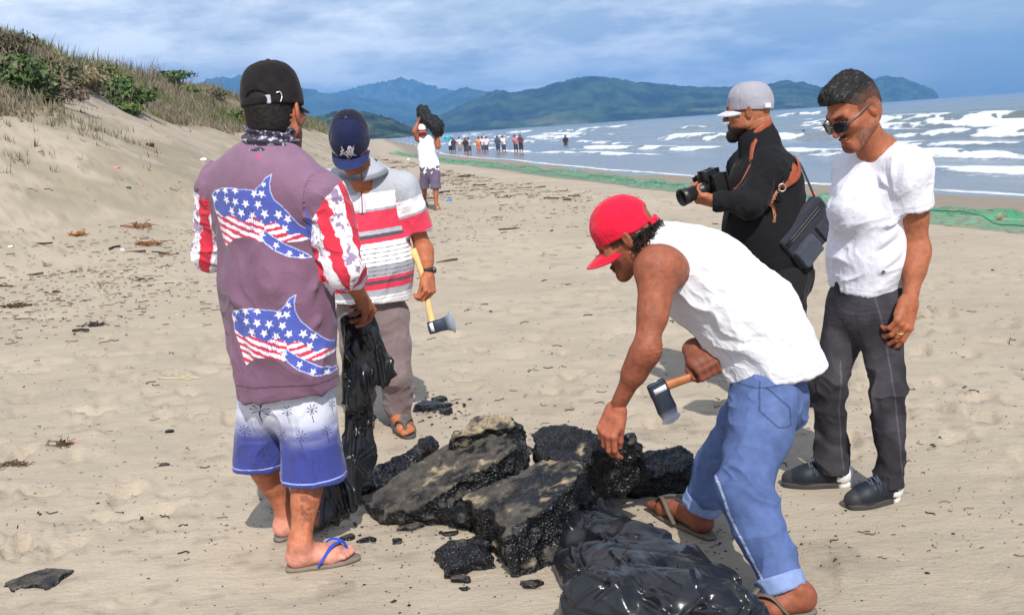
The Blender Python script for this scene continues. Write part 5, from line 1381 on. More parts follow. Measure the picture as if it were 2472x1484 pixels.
    def seam_d(path, v):
        d = np.full(len(v), 9.0)
        for a, b in zip(path[:-1], path[1:]):
            ab = (b - a)[[0, 2]]; w_ = (v - a)[:, [0, 2]]; t = np.clip(w_ @ ab / (ab @ ab), 0, 1)
            d = np.minimum(d, np.linalg.norm(w_ - t[:, None] * ab, axis=1))
        return d
    near = v[:, 1] < 3.36
    sd_ = seam_d([P(1785, 905, 3.12), P(1768, 985, 3.1), P(1745, 1075, 3.06), P(1738, 1160, 3.0), P(1770, 1260, 2.97), P(1840, 1400, 2.95)], v)
    c = np.where(((sd_ < 0.0034) & near & (np.abs(np.sin(v[:, 2] * 520)) > 0.25))[:, None], np.array(lin(178, 188, 214)), c)
    pk = seam_d([P(1838, 925, 3.14), P(1828, 985, 3.13), P(1868, 1020, 3.14), P(1900, 1015, 3.17), P(1898, 975, 3.17), P(1850, 935, 3.15)], v)
    c = np.where(((pk < 0.0030) & near)[:, None], c * 0.55, c)
    pk = seam_d([P(1755, 942, 3.13), P(1850, 938, 3.14), P(1950, 905, 3.2)], v); c = np.where(((pk < 0.0028) & near)[:, None], c * 0.6, c)
    jeans = mkmesh('jeans', v, q, M_DENIM, c, parent=root)
    for cf, kn, an, r in ((cufL, knL, anL, 0.072), (cufR, knR, anR, 0.072)):
        ax_ = unit(an - kn)
        v, q = nets([rc(cf - ax_*0.040, cf + ax_*0.022, r*1.06, r*1.00, k=0.01), half(cf + ax_*0.018, ax_), half(cf - ax_*0.034, -ax_)], 0.0045)
        v = folds(v, q, A_(1, 0, 0.2), 0.005, 0.06, 2, seed=4)
        mkmesh('rolled_cuff', v, q, M_DENIM, tint(v, lin(124, 142, 182), 0.1, 14), parent=jeans)
    flipflop('flip_flop', heelR, toeR, 1, root, lin(110, 100, 88), lin(92, 84, 74), s=1.08, strap_w=0.0095)
    flipflop('flip_flop', heelL, toeL, -1, root, lin(110, 104, 92), lin(96, 92, 84), s=1.08, strap_w=0.0095)
    axe('hatchet', 'hatchet with orange-brown handle and dark blade gripped by the bending man', axg, axh, unit(P(1585, 1018, 3.27) - axh), 0.10, 0.118, 0.60, lin(170, 104, 60))
build_d()
# ---- photographer in black
def build_e():
    root = person(G(1915, 985), 'photographer in black with grey cap, dark beard and brown leather harness')
    skin = lin(160, 98, 70); fwd = unit(A_(-0.90, 0.42, 0)); left = A_(-fwd[1], fwd[0], 0) * 1.0
    left = np.cross(A_(0, 0, 1), fwd)
    Mh = frame(unit(A_(-0.93, 0.36, -0.02)), A_(0.03, 0, 1)); ho = P(1806, 270, 5.15)
    neck = P(1832, 335, 5.15); pel = P(1880, 650, 5.18)
    shL, shR = P(1858, 405, 5.02), P(1800, 400, 5.32)
    elL = P(1812, 492, 4.93); wrL = P(1728, 488, 5.03); elR = P(1770, 470, 5.42); wrR = P(1722, 452, 5.28)
    chest, belly = P(1842, 450, 5.17), P(1838, 560, 5.17)
    hipL, hipR = P(1886, 680, 5.08), P(1862, 680, 5.28)
    fL = G(1948, 985); fR = G(1890, 960); knL, knR = P(1895, 815, 5.05), P(1862, 815, 5.3)
    anL, anR = fL + A_(0.03, 0.02, 0.10), fR + A_(0, 0, 0.10)
    body = [rc(neck - A_(0, 0, 0.06), ho + A_(0.015, 0, -0.03), 0.070, 0.068, k=0.03), ell(ho + A_(0.045, -0.01, -0.052), (0.062, 0.070, 0.050), k=0.04),
            rc(chest, belly, 0.16, 0.18, k=0.05, flat=left, q=1.0), rc(belly, pel, 0.17, 0.16, k=0.05), rc(shL, shR, 0.065, 0.065, k=0.05)]
    upperarm(body, shL, elL); forearm(body, elL, wrL); upperarm(body, shR, elR); forearm(body, elR, wrR)
    for h_, k_, a_ in ((hipL, knL, anL), (hipR, knR, anR)): body += [rc(h_, k_, 0.08, 0.06), rc(k_, a_, 0.06, 0.04)]
    bv, bq = nets(body, 0.0075)
    cb = P(1722, 447, 5.10)                                   # camera body centre
    ld = unit(P(1655, 482, 5.02) - P(1715, 458, 5.08))        # lens direction
    hL = nets(hand_prims(wrL, P(1690, 478, 5.04) - wrL, A_(0.1, -0.6, -0.8), -1, curl=(0.65, 0.7, 0.75, 0.8), thumb=(0.6, 0.5), fore=elL), 0.004)
    hR = nets(hand_prims(wrR + A_(0, -0.06, 0.02), P(1700, 436, 5.10) - P(1735, 440, 5.2), A_(0.2, 0.2, 1), 1, curl=(0.45, 0.55, 0.6, 0.65), thumb=(0.7, 0.4), fore=elR), 0.004)
    def beard(v, c):
        x, y, z = v.T
        m = sstep(-0.060, -0.078, z + 0.25 * np.clip(0.05 - y, 0, 1)) * (y > 0.0)
        bz = np.exp(-((x/0.034)**4 + ((z+0.048)/0.009)**4)) * (y > 0.07)
        fade = ((z > 0.0) & (y < 0.04)) * 0.35
        return c * (1 - np.clip(m * 0.94 + bz * 0.8 + fade, 0, 0.94)[:, None])
    hm = head_mesh(Mh, ho, skin, 0.98, beard=beard, fat=1.08, h=0.0042)
    V, Q, C = cat([(bv, bq, tint(bv, skin, 0.1, 14)), (*hL, tint(hL[0], skin)), (*hR, tint(hR[0], lin(176, 112, 84))), hm])
    mkmesh('body', V, Q, M_SKIN, C, parent=root)
    v, q = nets([ell((0, 0.072, -0.108), (0.036, 0.034, 0.034), k=0.02), rc((-0.05, 0.03, -0.08), (0, 0.082, -0.115), 0.016, 0.026, k=0.02), rc((0.05, 0.03, -0.08), (0, 0.082, -0.115), 0.016, 0.026, k=0.02)], 0.004)
    v = v + vnormals(v, q) * ((fbm(v, 110, 2, 3) - 0.5) * 0.008)[:, None]
    mkmesh('beard', tf(Mh, ho, v, 0.98), q, M_HAIR, tint(v, (0.014, 0.012, 0.012), 0.4, 90), parent=root)
    lv, q, v, seam = cap_dome(Mh, ho, 0.98, r=(0.090, 0.114, 0.104), c=(0, -0.014, 0.044), cut=0.004, tilt=0.06)
    c = tint(lv, lin(152, 150, 160), 0.07, 25)
    cap = mkmesh('cap', v, q, M_CLOTH, c, parent=root)
    b_v, b_q, _ = cap_brim(Mh, ho, 0.98, z0=0.016, y0=0.094, wid=0.086, length=0.062, arch=0.018, tip=-0.016)
    mkmesh('brim', b_v, b_q, M_CLOTH, tint(b_v, lin(190, 194, 200), 0.05, 30), parent=cap)
    lo_ = tf(Mh, ho, A_(-0.060, -0.104, 0.022), 0.98); nrm = unit(tf(Mh, ho, A_(-0.062, -0.108, 0.022)) - tf(Mh, ho, A_(0, -0.014, 0.03)))
    bk = bmesh.new(); bmesh.ops.create_cube(bk, size=1.0); rt = unit(np.cross(nrm, A_(0, 0, 1)))
    for vv in bk.verts: vv.co = Vector(lo_ + rt * vv.co.x * 0.034 + A_(0, 0, 1) * vv.co.z * 0.020 + nrm * vv.co.y * 0.010)
    bmobj('patch', bk, M_MATTE, cap, col=(0.8, 0.8, 0.8))
    # black sweater
    pt = [rc(P(1838, 350, 5.15), shL + A_(0, 0, -0.01), 0.090, 0.078, k=0.05), rc(P(1832, 350, 5.15), shR, 0.090, 0.074, k=0.05),
          rc(P(1846, 440, 5.17), P(1842, 560, 5.17), 0.178, 0.192, k=0.05), rc(P(1842, 560, 5.17), P(1872, 660, 5.18), 0.190, 0.178, k=0.05),
          rc(P(1868, 430, 5.17), P(1880, 500, 5.17), 0.120, 0.11, k=0.06),
          rc(P(1832, 345, 5.15), P(1824, 308, 5.15), 0.078, 0.072, k=0.03)]
    p2 = [rc(shL, elL, 0.080, 0.072, k=0.03), rc(elL, wrL, 0.066, 0.046, k=0.03)]; p3 = [rc(shR, elR, 0.075, 0.062, k=0.03), rc(elR, wrR, 0.060, 0.044, k=0.03)]
    p = pt[5:] + [half(P(1828, 312, 5.15), A_(-0.25, 0.1, 1), r=0.13)] + p2 + p3 + [half(wrL, wrL - elL, r=0.07), half(wrR, wrR - elR, r=0.07)] + pt[:5] + [half(P(1870, 640, 5.18), A_(0.1, 0, -1))]
    v, q = nets(p, 0.0065, smooth=3)
    v = folds(v, q, A_(0.6, 0, 0.8), 0.012, 0.12, 3, seed=71)
    v = folds(v, q, A_(0.3, 0.3, 1), 0.010, 0.06, 2, seed=72, mask=np.minimum(pd(p2, v), pd(p3, v)) < pd(pt, v))
    mkmesh('sweater', v, q, M_KNIT, tint(v, (0.0115, 0.0115, 0.013), 0.15, 10), parent=root)
    tp, _ = trousers((hipL, hipR), (knL, knR), (anL, anR), pel, left, ((0.118, 0.095, 0.075),)*2, q=1.0, r_w=0.165)
    v, q = nets(tp + [half(P(1920, 965, 5.1), A_(0, 0, -1))], 0.0075); v = folds(v, q, A_(0.8, 0.2, 0.4), 0.014, 0.12, 2.2, seed=77)
    mkmesh('trousers', v, q, M_KNIT, tint(v, (0.014, 0.013, 0.014), 0.15, 8), parent=root)
    for f_ in (fL, fR):
        v, q = nets([rc(f_ + A_(0.05, 0.02, 0.045), f_ + A_(-0.12, 0.06, 0.035), 0.045, 0.038, k=0.03, flat=A_(0, 0, 1), q=0.9), half(f_ + A_(0, 0, 0.002), A_(0, 0, -1))], 0.006)
        mkmesh('shoe', v, q, M_RUBBER, tint(v, lin(60, 52, 48), 0.15, 30), parent=root)
    # leather harness, laid on the sweater surface by pushing points out of it
    push = lambda pts, off=0.012: push_on(pts, pt + p2, off)
    har = None
    for path, w in (([(1775, 470, 4.98), (1778, 400, 5.0), (1800, 345, 5.02), (1840, 308, 5.06), (1862, 300, 5.12), (1885, 330, 5.2)], 0.015),
                    ([(1930, 370, 5.12), (1925, 420, 5.05), (1905, 445, 4.98), (1890, 452, 4.95), (1872, 456, 4.94)], 0.016),
                    ([(1918, 400, 5.05), (1915, 430, 4.98), (1895, 448, 4.96)], 0.020)):
        pts, g = push(spline([P(*a) for a in path], 6))
        tv, tq = tube(pts, w, 8, flat=g, q=0.22)
        o = mkmesh('leather_harness' if har is None else 'strap', tv, tri(tq), M_LEATHER, tint(tv, lin(150, 74, 46), 0.15, 30), parent=root if har is None else har)
        har = har or o
    pts, g = push(spline([P(1888, 453, 4.95), P(1878, 480, 4.93), P(1876, 520, 4.93), P(1872, 560, 4.93), P(1862, 585, 4.93)], 8), 0.010)
    for k_ in range(3):
        a = np.arange(len(pts)) * 0.9 + k_ * 2.1
        pp = pts + np.stack([np.cos(a), 0*a, np.sin(a)], 1) * 0.006
        tv, tq = tube(pp, 0.0035, 6); mkmesh('cord', tv, tri(tq), M_LEATHER, tint(tv, lin(170, 120, 90) if k_ else lin(150, 74, 46), 0.2, 40), parent=har)
    a = np.linspace(0, 2*np.pi, 17); rp = P(1888, 453, 4.93) + np.stack([np.cos(a)*0.018, 0*a, np.sin(a)*0.018], 1)
    tv, tq = tube(rp, 0.003, 6, cap=False); mkmesh('ring', tv, tq, M_METAL, np.tile((0.6, 0.55, 0.5), (len(tv), 1)), parent=har)
    # camera in his hands
    co = thing('camera', cb, 'black camera with long lens held by the photographer in black', 'camera')
    u = unit(np.cross(np.cross(ld, A_(0, 0, 1)), ld)); r_ = np.cross(ld, u)
    def box(c, sx_, sy_, sz_, name, col, par, bev=0.006, mat=M_PLASTIC):
        b = bmesh.new(); bmesh.ops.create_cube(b, size=1.0)
        for vv in b.verts: vv.co = Vector(c + r_ * vv.co.x * sx_ + ld * vv.co.y * sy_ + u * vv.co.z * sz_)
        bmesh.ops.bevel(b, geom=list(b.edges), offset=bev, segments=2, affect='EDGES'); return bmobj(name, b, mat, par, col=col)
    box(cb, 0.140, 0.060, 0.095, 'camera_body', (0.012, 0.012, 0.013), co, 0.012)
    box(cb + u * 0.058 + ld * 0.01, 0.050, 0.062, 0.030, 'viewfinder_hump', (0.012, 0.012, 0.013), co, 0.010)
    box(cb + r_ * 0.055 + ld * 0.022, 0.032, 0.050, 0.090, 'grip', (0.010, 0.010, 0.010), co, 0.010, M_RUBBER)
    t0 = cb + ld * 0.03
    st = [(0.0, 0.032), (0.02, 0.032), (0.022, 0.035), (0.055, 0.035), (0.057, 0.033), (0.085, 0.033), (0.087, 0.036), (0.118, 0.036), (0.120, 0.039), (0.165, 0.043), (0.166, 0.040), (0.130, 0.031)]
    pts = np.array([t0 + ld * a for a, _ in st]); nn = 24; aa = np.linspace(0, 2*np.pi, nn, endpoint=False)
    vs = np.concatenate([p_ + rr * (np.outer(np.cos(aa), r_) + np.outer(np.sin(aa), u)) for p_, (_, rr) in zip(pts, st)])
    i = np.arange(len(st)-1)[:, None]*nn; j = np.arange(nn)[None]; jn = (j+1) % nn
    lens = mkmesh('lens', vs, np.stack([i+j, i+jn, i+nn+jn, i+nn+j], -1).reshape(-1, 4), M_PLASTIC, np.tile((0.014, 0.014, 0.015), (len(vs), 1)), parent=co)
    gl = t0 + ld * 0.130 + 0.031 * (np.outer(np.cos(aa), r_) + np.outer(np.sin(aa), u)); gv = np.concatenate([gl, [t0 + ld * 0.136]])
    mkmesh('front_glass', gv, np.stack([np.arange(nn), (np.arange(nn)+1) % nn, np.full(nn, nn)], 1), MATS.get('lens_glass') or material('lens_glass', color=(0.01, 0.012, 0.02), rough=0.05, spec=0.8), parent=lens)
    box(cb + u * 0.05 - r_ * 0.048, 0.028, 0.03, 0.014, 'dial', (0.02, 0.02, 0.02), co, 0.005)
    # shoulder bag
    B = [P(1878, 588, 4.98), P(1968, 480, 5.05), P(2012, 548, 5.10), P(1935, 628, 5.03)]
    c0 = sum(B) / 4; ex = unit(B[1] - B[0]); nz = unit(np.cross(ex, B[3] - B[0])); nz = nz if nz[1] < 0 else -nz; ey = np.cross(nz, ex)
    if ey[2] > 0: ey = -ey
    bo = thing('shoulder_bag', c0 + ey * 0.1, 'dark grey shoulder bag hanging at the hip of the photographer in black', 'bag')
    def bagbox(cx, cy, cz, w, h_, d, name, col, par, seed):
        bm_ = nets([('u', (lambda X, Y, Z: (np.maximum(np.maximum(np.abs((X-c0[0])*ex[0]+(Y-c0[1])*ex[1]+(Z-c0[2])*ex[2]-cx)-w/2+0.015, np.abs((X-c0[0])*ey[0]+(Y-c0[1])*ey[1]+(Z-c0[2])*ey[2]-cy)-h_/2+0.015), np.abs((X-c0[0])*nz[0]+(Y-c0[1])*nz[1]+(Z-c0[2])*nz[2]-cz)-d/2+0.015) - 0.015)), c0 - 0.28, c0 + 0.28, 0.01)], 0.006, smooth=4)
        v, q = bm_; v = folds(v, q, ex, 0.006, 0.07, 2, seed=seed)
        return mkmesh(name, v, q, M_CLOTH, tint(v, col, 0.12, 18), parent=par)
    body_ = bagbox(0, 0.0, 0, 0.30, 0.19, 0.075, 'bag_body', lin(46, 48, 58), bo, 3)
    bagbox(-0.075, 0.045, 0.045, 0.13, 0.105, 0.04, 'front_pocket', lin(64, 68, 80), bo, 5)
    bagbox(0.085, 0.045, 0.040, 0.11, 0.10, 0.02, 'front_pocket', lin(52, 55, 66), bo, 6)
    for cy in (-0.055, -0.070):
        tv, tq = tube(np.array([c0 + ex * a + ey * cy + nz * 0.041 for a in np.linspace(-0.14, 0.14, 8)]), 0.004, 6)
        mkmesh('zip', tv, tri(tq), M_PLASTIC, np.tile((0.012, 0.012, 0.014), (len(tv), 1)), parent=bo)
    lb = np.array([c0 + ex*a + ey*b + nz*(0.053) for a, b in ((0.118, 0.060), (0.128, 0.060), (0.128, 0.015), (0.118, 0.015))]); lb2 = lb - nz * 0.004
    mkmesh('logo_tab', np.concatenate([lb, lb2]), np.array([[0, 1, 2, 3], [7, 6, 5, 4], [0, 4, 5, 1], [1, 5, 6, 2], [2, 6, 7, 3], [3, 7, 4, 0]]), M_MATTE, np.tile((0.7, 0.7, 0.7), (8, 1)), parent=bo, smooth=False)
    sp_ = spline(np.concatenate([[B[1]], [P(1948, 432, 5.10)], push_on(np.array([P(1930, 390, 5.16), P(1905, 350, 5.25), P(1870, 330, 5.34)]), pt, 0.012)[0]]), 6)
    tv, tq = tube(sp_, 0.007, 6, flat=A_(0.3, -1, 0), q=0.3); mkmesh('strap', tv, tri(tq), M_CLOTH, np.tile((0.03, 0.03, 0.034), (len(tv), 1)), parent=bo)
build_e()

# ---- man in the white T-shirt
def shoe(root, heel, toe, side):
    heel, toe = np.asarray(heel, float).copy(), np.asarray(toe, float).copy(); heel[2] = toe[2] = 0.0
    f = unit(toe - heel); L = np.linalg.norm(toe - heel); t = np.cross(f, A_(0, 0, 1))
    q_ = lambda x, y, z: heel + t * x + f * y * L + A_(0, 0, z)
    up = [rc(q_(0, 0.16, 0.055), q_(0, 0.70, 0.036), 0.040, 0.040, k=0.03), rc(q_(0.0, 0.68, 0.034), q_(0.004, 0.88, 0.030), 0.044, 0.034, k=0.03), rc(q_(0, 0.14, 0.05), q_(0, 0.20, 0.095), 0.038, 0.040, k=0.03), rc(q_(0, 0.35, 0.075), q_(0, 0.62, 0.050), 0.033, 0.034, k=0.03),
          half(q_(0, 0, 0.016), A_(0, 0, -1), k=0.004)]
    v, Q = nets(up, 0.0045)
    s_ = ((v - heel) @ f) / L; z = v[:, 2]
    n = vnormals(v, Q); v = v + n * (0.003 * np.sin(s_ * 60) * (s_ > 0.35) * (s_ < 0.55) * (z > 0.06))[:, None]
    c = tint(v, lin(24, 29, 38), 0.15, 40)
    c = np.where(((s_ < 0.15 + 0.07 * (z < 0.05)))[:, None], np.array(lin(226, 224, 220)), c)
    c = np.where(((s_ > 0.86) | (z < 0.03) & (s_ > 0.16))[:, None], np.array(lin(48, 47, 50)), c)
    o = mkmesh('shoe', v, Q, M_LEATHER, c, parent=root)
    x, y = sole_outline(); rings = []
    for dz, k in ((0.001, 0.97), (0.004, 1.0), (0.018, 1.0), (0.022, 0.97), (0.022, 0.3)):
        rings.append(heel + np.outer(x * 1.0 * k, t) + np.outer((0.5 + (y-0.5)*k) * L * 1.02 - 0.01*L, f) + A_(0, 0, dz))
    vv = np.concatenate(rings); nn = len(x); m = len(rings)
    i = np.arange(m-1)[:, None]*nn; j = np.arange(nn)[None]; jn = (j+1) % nn
    cc = np.where((((vv - heel) @ f) / L < 0.2)[:, None], np.array(lin(220, 218, 212)), np.array(lin(64, 62, 62)))
    mkmesh('sole', vv, np.stack([i+j, i+jn, i+nn+jn, i+nn+j], -1).reshape(-1, 4), M_RUBBER, cc, parent=o)
    for k_ in range(5):
        b = 0.38 + 0.058 * k_; z = 0.1155 - 0.0052 * k_
        sgn = 1 if k_ % 2 else -1
        pts = spline([q_(-0.026, b + 0.02*sgn, z - 0.012), q_(0, b, z + 0.002), q_(0.026, b - 0.02*sgn, z - 0.012)], 5)
        tv, tq = tube(pts, 0.0036, 6); mkmesh('lace', tv, tri(tq), M_CLOTH, np.tile(lin(78, 84, 100), (len(tv), 1)), parent=o)
    return o
def build_f():
    root = person(G(2080, 1195), 'man in plain white T-shirt and charcoal jeans looking down through sunglasses')
    skin = lin(156, 94, 66); fwd = unit(A_(-0.86, -0.51, 0)); left = np.cross(A_(0, 0, 1), fwd)
    Mh = frame(unit(A_(-0.80, -0.36, -0.47)), A_(-0.36, -0.10, 0.92)); ho = P(2062, 268, 3.80)
    neck = P(2122, 345, 3.86); pel = P(2090, 720, 3.90)
    shL, shR = P(2196, 408, 3.76), P(2058, 412, 4.06)
    elL = P(2214, 598, 3.78); wrL = P(2196, 726, 3.72); elR = P(2060, 620, 4.15); wrR = P(2040, 760, 4.05)
    hipL, hipR = P(2124, 745, 3.84), P(2052, 740, 3.97)
    heelL, toeL = G(2168, 1205), G(2046, 1228); heelR, toeR = G(2055, 1172), G(1888, 1172)
    anL = P(2150, 1165, heelL[1] - 0.02); anR = P(2014, 1135, heelR[1])
    knL, knR = P(2142, 955, 3.76), P(1998, 935, 3.90)
    body = [rc(neck - A_(0, 0, 0.07), ho + A_(0.025, 0.0, -0.045), 0.062, 0.056, k=0.03), rc(P(2100, 480, 3.90), pel, 0.115, 0.115, k=0.05, flat=fwd, q=0.7), rc(shL, shR, 0.065, 0.065, k=0.05),
            rc(neck + A_(0.01, 0.02, -0.03), shL + A_(-0.05, 0, 0.0), 0.050, 0.045, k=0.05), rc(neck + A_(0, 0, -0.03), shR + A_(0.04, 0, 0.0), 0.050, 0.045, k=0.05)]
    upperarm(body, shL, elL, 1.04); forearm(body, elL, wrL, 1.10); upperarm(body, shR, elR); forearm(body, elR, wrR)
    for h_, k_, a_ in ((hipL, knL, anL), (hipR, knR, anR)): body += [rc(h_, k_, 0.055, 0.036), rc(k_, a_, 0.036, 0.032)]
    bv, bq = nets(body, 0.0055)
    hv, hq = nets(hand_prims(wrL, P(2168, 822, 3.68) - wrL, A_(0.35, -0.93, 0.1), -1, curl=(0.42, 0.55, 0.65, 0.72), thumb=(0.30, 0.25), fore=elL, s=1.12), 0.0030)
    h2, hq2 = nets(hand_prims(wrR, A_(-0.2, 0, -1), A_(-0.5, 0.8, 0), 1, fore=elR), 0.005)
    def face(v, c):
        x, y, z = v.T
        g = sstep(0.35, 0.7, fbm(v, 130, 2, 5))
        jaw = sstep(-0.030, -0.075, z) * (y > -0.01) * (y < 0.075) * (np.abs(x) > 0.025)
        c = c * (1 - 0.45 * jaw[:, None]) + (jaw * 0.10 * g)[:, None] * np.array((0.5, 0.5, 0.52))
        goa = np.exp(-((x/0.030)**4 + ((z+0.105)/0.020)**4)) * (y > 0.05); c = c * (1 - 0.6 * goa[:, None])
        mus = np.exp(-((x/0.032)**4 + ((z+0.050)/0.008)**4)) * (y > 0.07); c = c * (1 - 0.7 * mus[:, None])
        side_h = sstep(-0.012, 0.03, z) * (np.abs(x) > 0.045) * (y < 0.035)
        return c * (1 - 0.55 * side_h[:, None])
    hm = head_mesh(Mh, ho, skin, 0.99, beard=face, h=0.003)
    V, Q, C = cat([(bv, bq, tint(bv, skin, 0.12, 12, 5)), (hv, hq, tint(hv, lin(160, 94, 66), 0.14, 50)), (h2, hq2, tint(h2, skin)), hm])
    mkmesh('body', V, Q, M_SKIN, C, parent=root)
    # short hair, longer on top and pushed forward
    p = [ell((0, -0.014, 0.046), (0.0775, 0.100, 0.088)), rc((-0.03, 0.074, 0.092), (0.03, 0.074, 0.092), 0.020, 0.020, k=0.04), rc((0, -0.03, 0.100), (0, 0.05, 0.104), 0.042, 0.034, k=0.04),
         ell((0, -0.065, 0.0), (0.055, 0.046, 0.060), k=0.03)]
    hl = ('i', lambda X, Y, Z: np.interp(Y, [-0.12, -0.07, -0.035, -0.02, 0.0, 0.035, 0.055, 0.075, 0.12], [-0.055, -0.050, -0.02, 0.022, 0.026, 0.032, 0.058, 0.078, 0.082]) - Z, None, None, 0.003)
    v, q = nets(p + [hl], 0.0030)
    v = v + vnormals(v, q) * ((fbm(v * np.array([1, 0.22, 0.6]), 150, 3, 3) - 0.5) * 0.012 * sstep(0.03, 0.09, v[:, 2]))[:, None]
    st = fbm(v * np.array([1, 0.2, 0.5]), 260, 2, 8)
    c = np.array((0.012, 0.011, 0.011))[None] * (0.5 + 1.1 * st)[:, None]
    c = np.where((st > 0.70)[:, None], np.array((0.055, 0.052, 0.052)), c)
    fade = sstep(0.085, 0.035, v[:, 2]) * sstep(0.045, 0.065, np.abs(v[:, 0])); c = c * (1 - 0.75 * fade[:, None]) + 0.75 * fade[:, None] * np.array(lin(96, 66, 52))
    mkmesh('hair', tf(Mh, ho, v, 0.99), q, M_HAIR, c, parent=root)
    # sunglasses
    sg = None
    gm = material('dark_glass', color=(0.012, 0.014, 0.018), rough=0.06, spec=0.8)
    for qd in (-1, 1):
        a = np.linspace(0, 2*np.pi, 24, endpoint=False); ex, ez = np.cos(a), np.sin(a)
        x = qd*0.034 + np.sign(ex) * np.abs(ex)**0.75 * 0.027; z = -0.004 + np.sign(ez) * np.abs(ez)**0.75 * 0.021
        y = 0.120 - 0.35 * np.abs(x) ** 2 / 0.06 * 0.9
        ring = np.stack([x, y, z], 1)
        tv, tq = tube(np.concatenate([ring, ring[:1]]), 0.0023, 6, cap=False)
        o = mkmesh('sunglasses' if sg is None else 'rim', tf(Mh, ho, tv, 0.99), tq, M_METAL, np.tile((0.06, 0.06, 0.065), (len(tv), 1)), parent=root if sg is None else sg)
        sg = sg or o
        lv = np.concatenate([ring, ring.mean(0, keepdims=True) + [[0, 0.002, 0]]])
        mkmesh('glass', tf(Mh, ho, lv, 0.99), np.stack([np.arange(24), (np.arange(24)+1) % 24, np.full(24, 24)], 1), gm, parent=sg)
        tmp = spline([A_(qd*0.062, 0.104, 0.006), A_(qd*0.079, 0.06, 0.010), A_(qd*0.083, -0.005, 0.014), A_(qd*0.082, -0.03, 0.002)], 6)
        tv, tq = tube(tmp, 0.0026, 6); mkmesh('temple', tf(Mh, ho, tv, 0.99), tri(tq), M_METAL, np.tile((0.14, 0.14, 0.15), (len(tv), 1)), parent=sg)
    tv, tq = tube(spline([A_(-0.010, 0.119, 0.002), A_(0, 0.123, 0.005), A_(0.010, 0.119, 0.002)], 4), 0.0020, 6); mkmesh('bridge', tf(Mh, ho, tv, 0.99), tri(tq), M_METAL, np.tile((0.3, 0.3, 0.3), (len(tv), 1)), parent=sg)
    # T-shirt
    slv = shL + (elL - shL) * 0.50
    pt = [rc(P(2125, 385, 3.87), shL + A_(-0.01, 0.01, -0.005), 0.082, 0.080, k=0.05), rc(P(2110, 390, 3.92), shR + A_(0.02, 0, -0.01), 0.082, 0.078, k=0.05),
          rc(P(2105, 470, 3.90), P(2096, 620, 3.90), 0.162, 0.146, k=0.05, flat=fwd, q=0.74), rc(P(2096, 620, 3.90), P(2090, 740, 3.91), 0.146, 0.152, k=0.05, flat=fwd, q=0.78),
          rc(P(2066, 480, 3.84), P(2062, 500, 3.84), 0.085, 0.09, k=0.07)]
    p2 = [rc(shL + A_(-0.01, 0, -0.01), shL + (elL - shL) * 0.6, 0.082, 0.078, k=0.03)]; p3 = [rc(shR, elR, 0.076, 0.076, k=0.03)]
    vn = P(2084, 382, 3.72)
    p = p2 + [half(slv, (elL - shL) + A_(0.02, 0, 0), r=0.13)] + p3 + pt + [half(P(2090, 690, 3.88), A_(0.10, 0.20, -1), k=0.005),
         ('s', rc(neck + A_(0.0, 0.0, 0.06), neck + A_(-0.02, -0.01, -0.01), 0.080, 0.058)[1], neck - 0.2, neck + 0.2, 0.006),
         ('s', rc(neck + A_(-0.05, -0.05, 0.0), vn + A_(0, -0.02, 0.0), 0.052, 0.014)[1], vn - 0.2, vn + 0.2, 0.006)]
    v, q = nets(p, 0.0052, smooth=3)
    on = pd(p2, v) < pd(pt, v)
    v = folds(v, q, A_(0.65, 0, 0.75), 0.018, 0.13, 3.2, seed=81, mask=(0.3 + 0.7 * sstep(1.35, 1.1, v[:, 2])) * ~on)
    v = folds(v, q, A_(0.4, 0.2, 0.9), 0.010, 0.09, 3, seed=82, mask=on)
    n = vnormals(v, q)
    for a, b, w, am in (((2170, 470), (2110, 415), .011, .016), ((2160, 480), (2125, 435), .008, -.014), ((2175, 480), (2165, 415), .010, .015), ((2168, 490), (2145, 425), .007, -.012), ((2175, 540), (2060, 670), .013, .016), ((2180, 600), (2090, 690), .012, .015), ((2120, 560), (2180, 520), .011, .013), ((2178, 570), (2075, 640), .010, -.010), ((2040, 560), (2060, 640), .016, .007), ((2180, 640), (2120, 665), .010, .008)):
        v = crease(v, n, P(*a, 3.74), P(*b, 3.74), w, am)
    v, q = refine(v, q)
    v = folds(v, q, A_(0.6, 0, 0.8), 0.0022, 0.04, 4.5, seed=181)
    c = tint(v, lin(211, 211, 220), 0.04, 8)
    hp_ = p[len(p2) + 1 + len(p3) + len(pt)][1](v[:, 0], v[:, 1], v[:, 2]); sv_ = p[len(p2)][1](v[:, 0], v[:, 1], v[:, 2])
    st_ = (np.abs(hp_ + 0.020) < 0.0016) | ((np.abs(sv_ + 0.020) < 0.0016) & (pd(p2, v) < 0.01) & (v[:, 0] > shL[0] - 0.09)); c = c * (1 - 0.28 * st_)[:, None]
    e0 = P(2127, 656, 3.76); em = (np.hypot(v[:, 0] - e0[0], v[:, 2] - e0[2]) < 0.008) & (v[:, 1] < 3.9) & (fbm(v, 260, 2, 2) > 0.38); c[em] = lin(30, 30, 40)
    mkmesh('t_shirt', v, q, M_CLOTH, c, parent=root)
    # jeans
    hemL, hemR = anL + A_(0, 0, -0.015), anR + A_(0, 0, -0.005)
    p = [rc(pel + A_(0, 0, 0.05), pel + A_(0, 0, -0.04), 0.138, 0.148, k=0.05, flat=fwd, q=0.80),
         rc(hipL, knL, 0.090, 0.060, k=0.04), rc(knL, hemL, 0.060, 0.054, k=0.03), rc(hipR, knR, 0.090, 0.060, k=0.035), rc(knR, hemR, 0.060, 0.056, k=0.03),
         half(hemL, A_(0, 0, -1), r=0.115), half(hemR, A_(0, 0, -1), r=0.115)]
    v, q = nets(p, 0.0052, smooth=2)
    zz = v[:, 2]
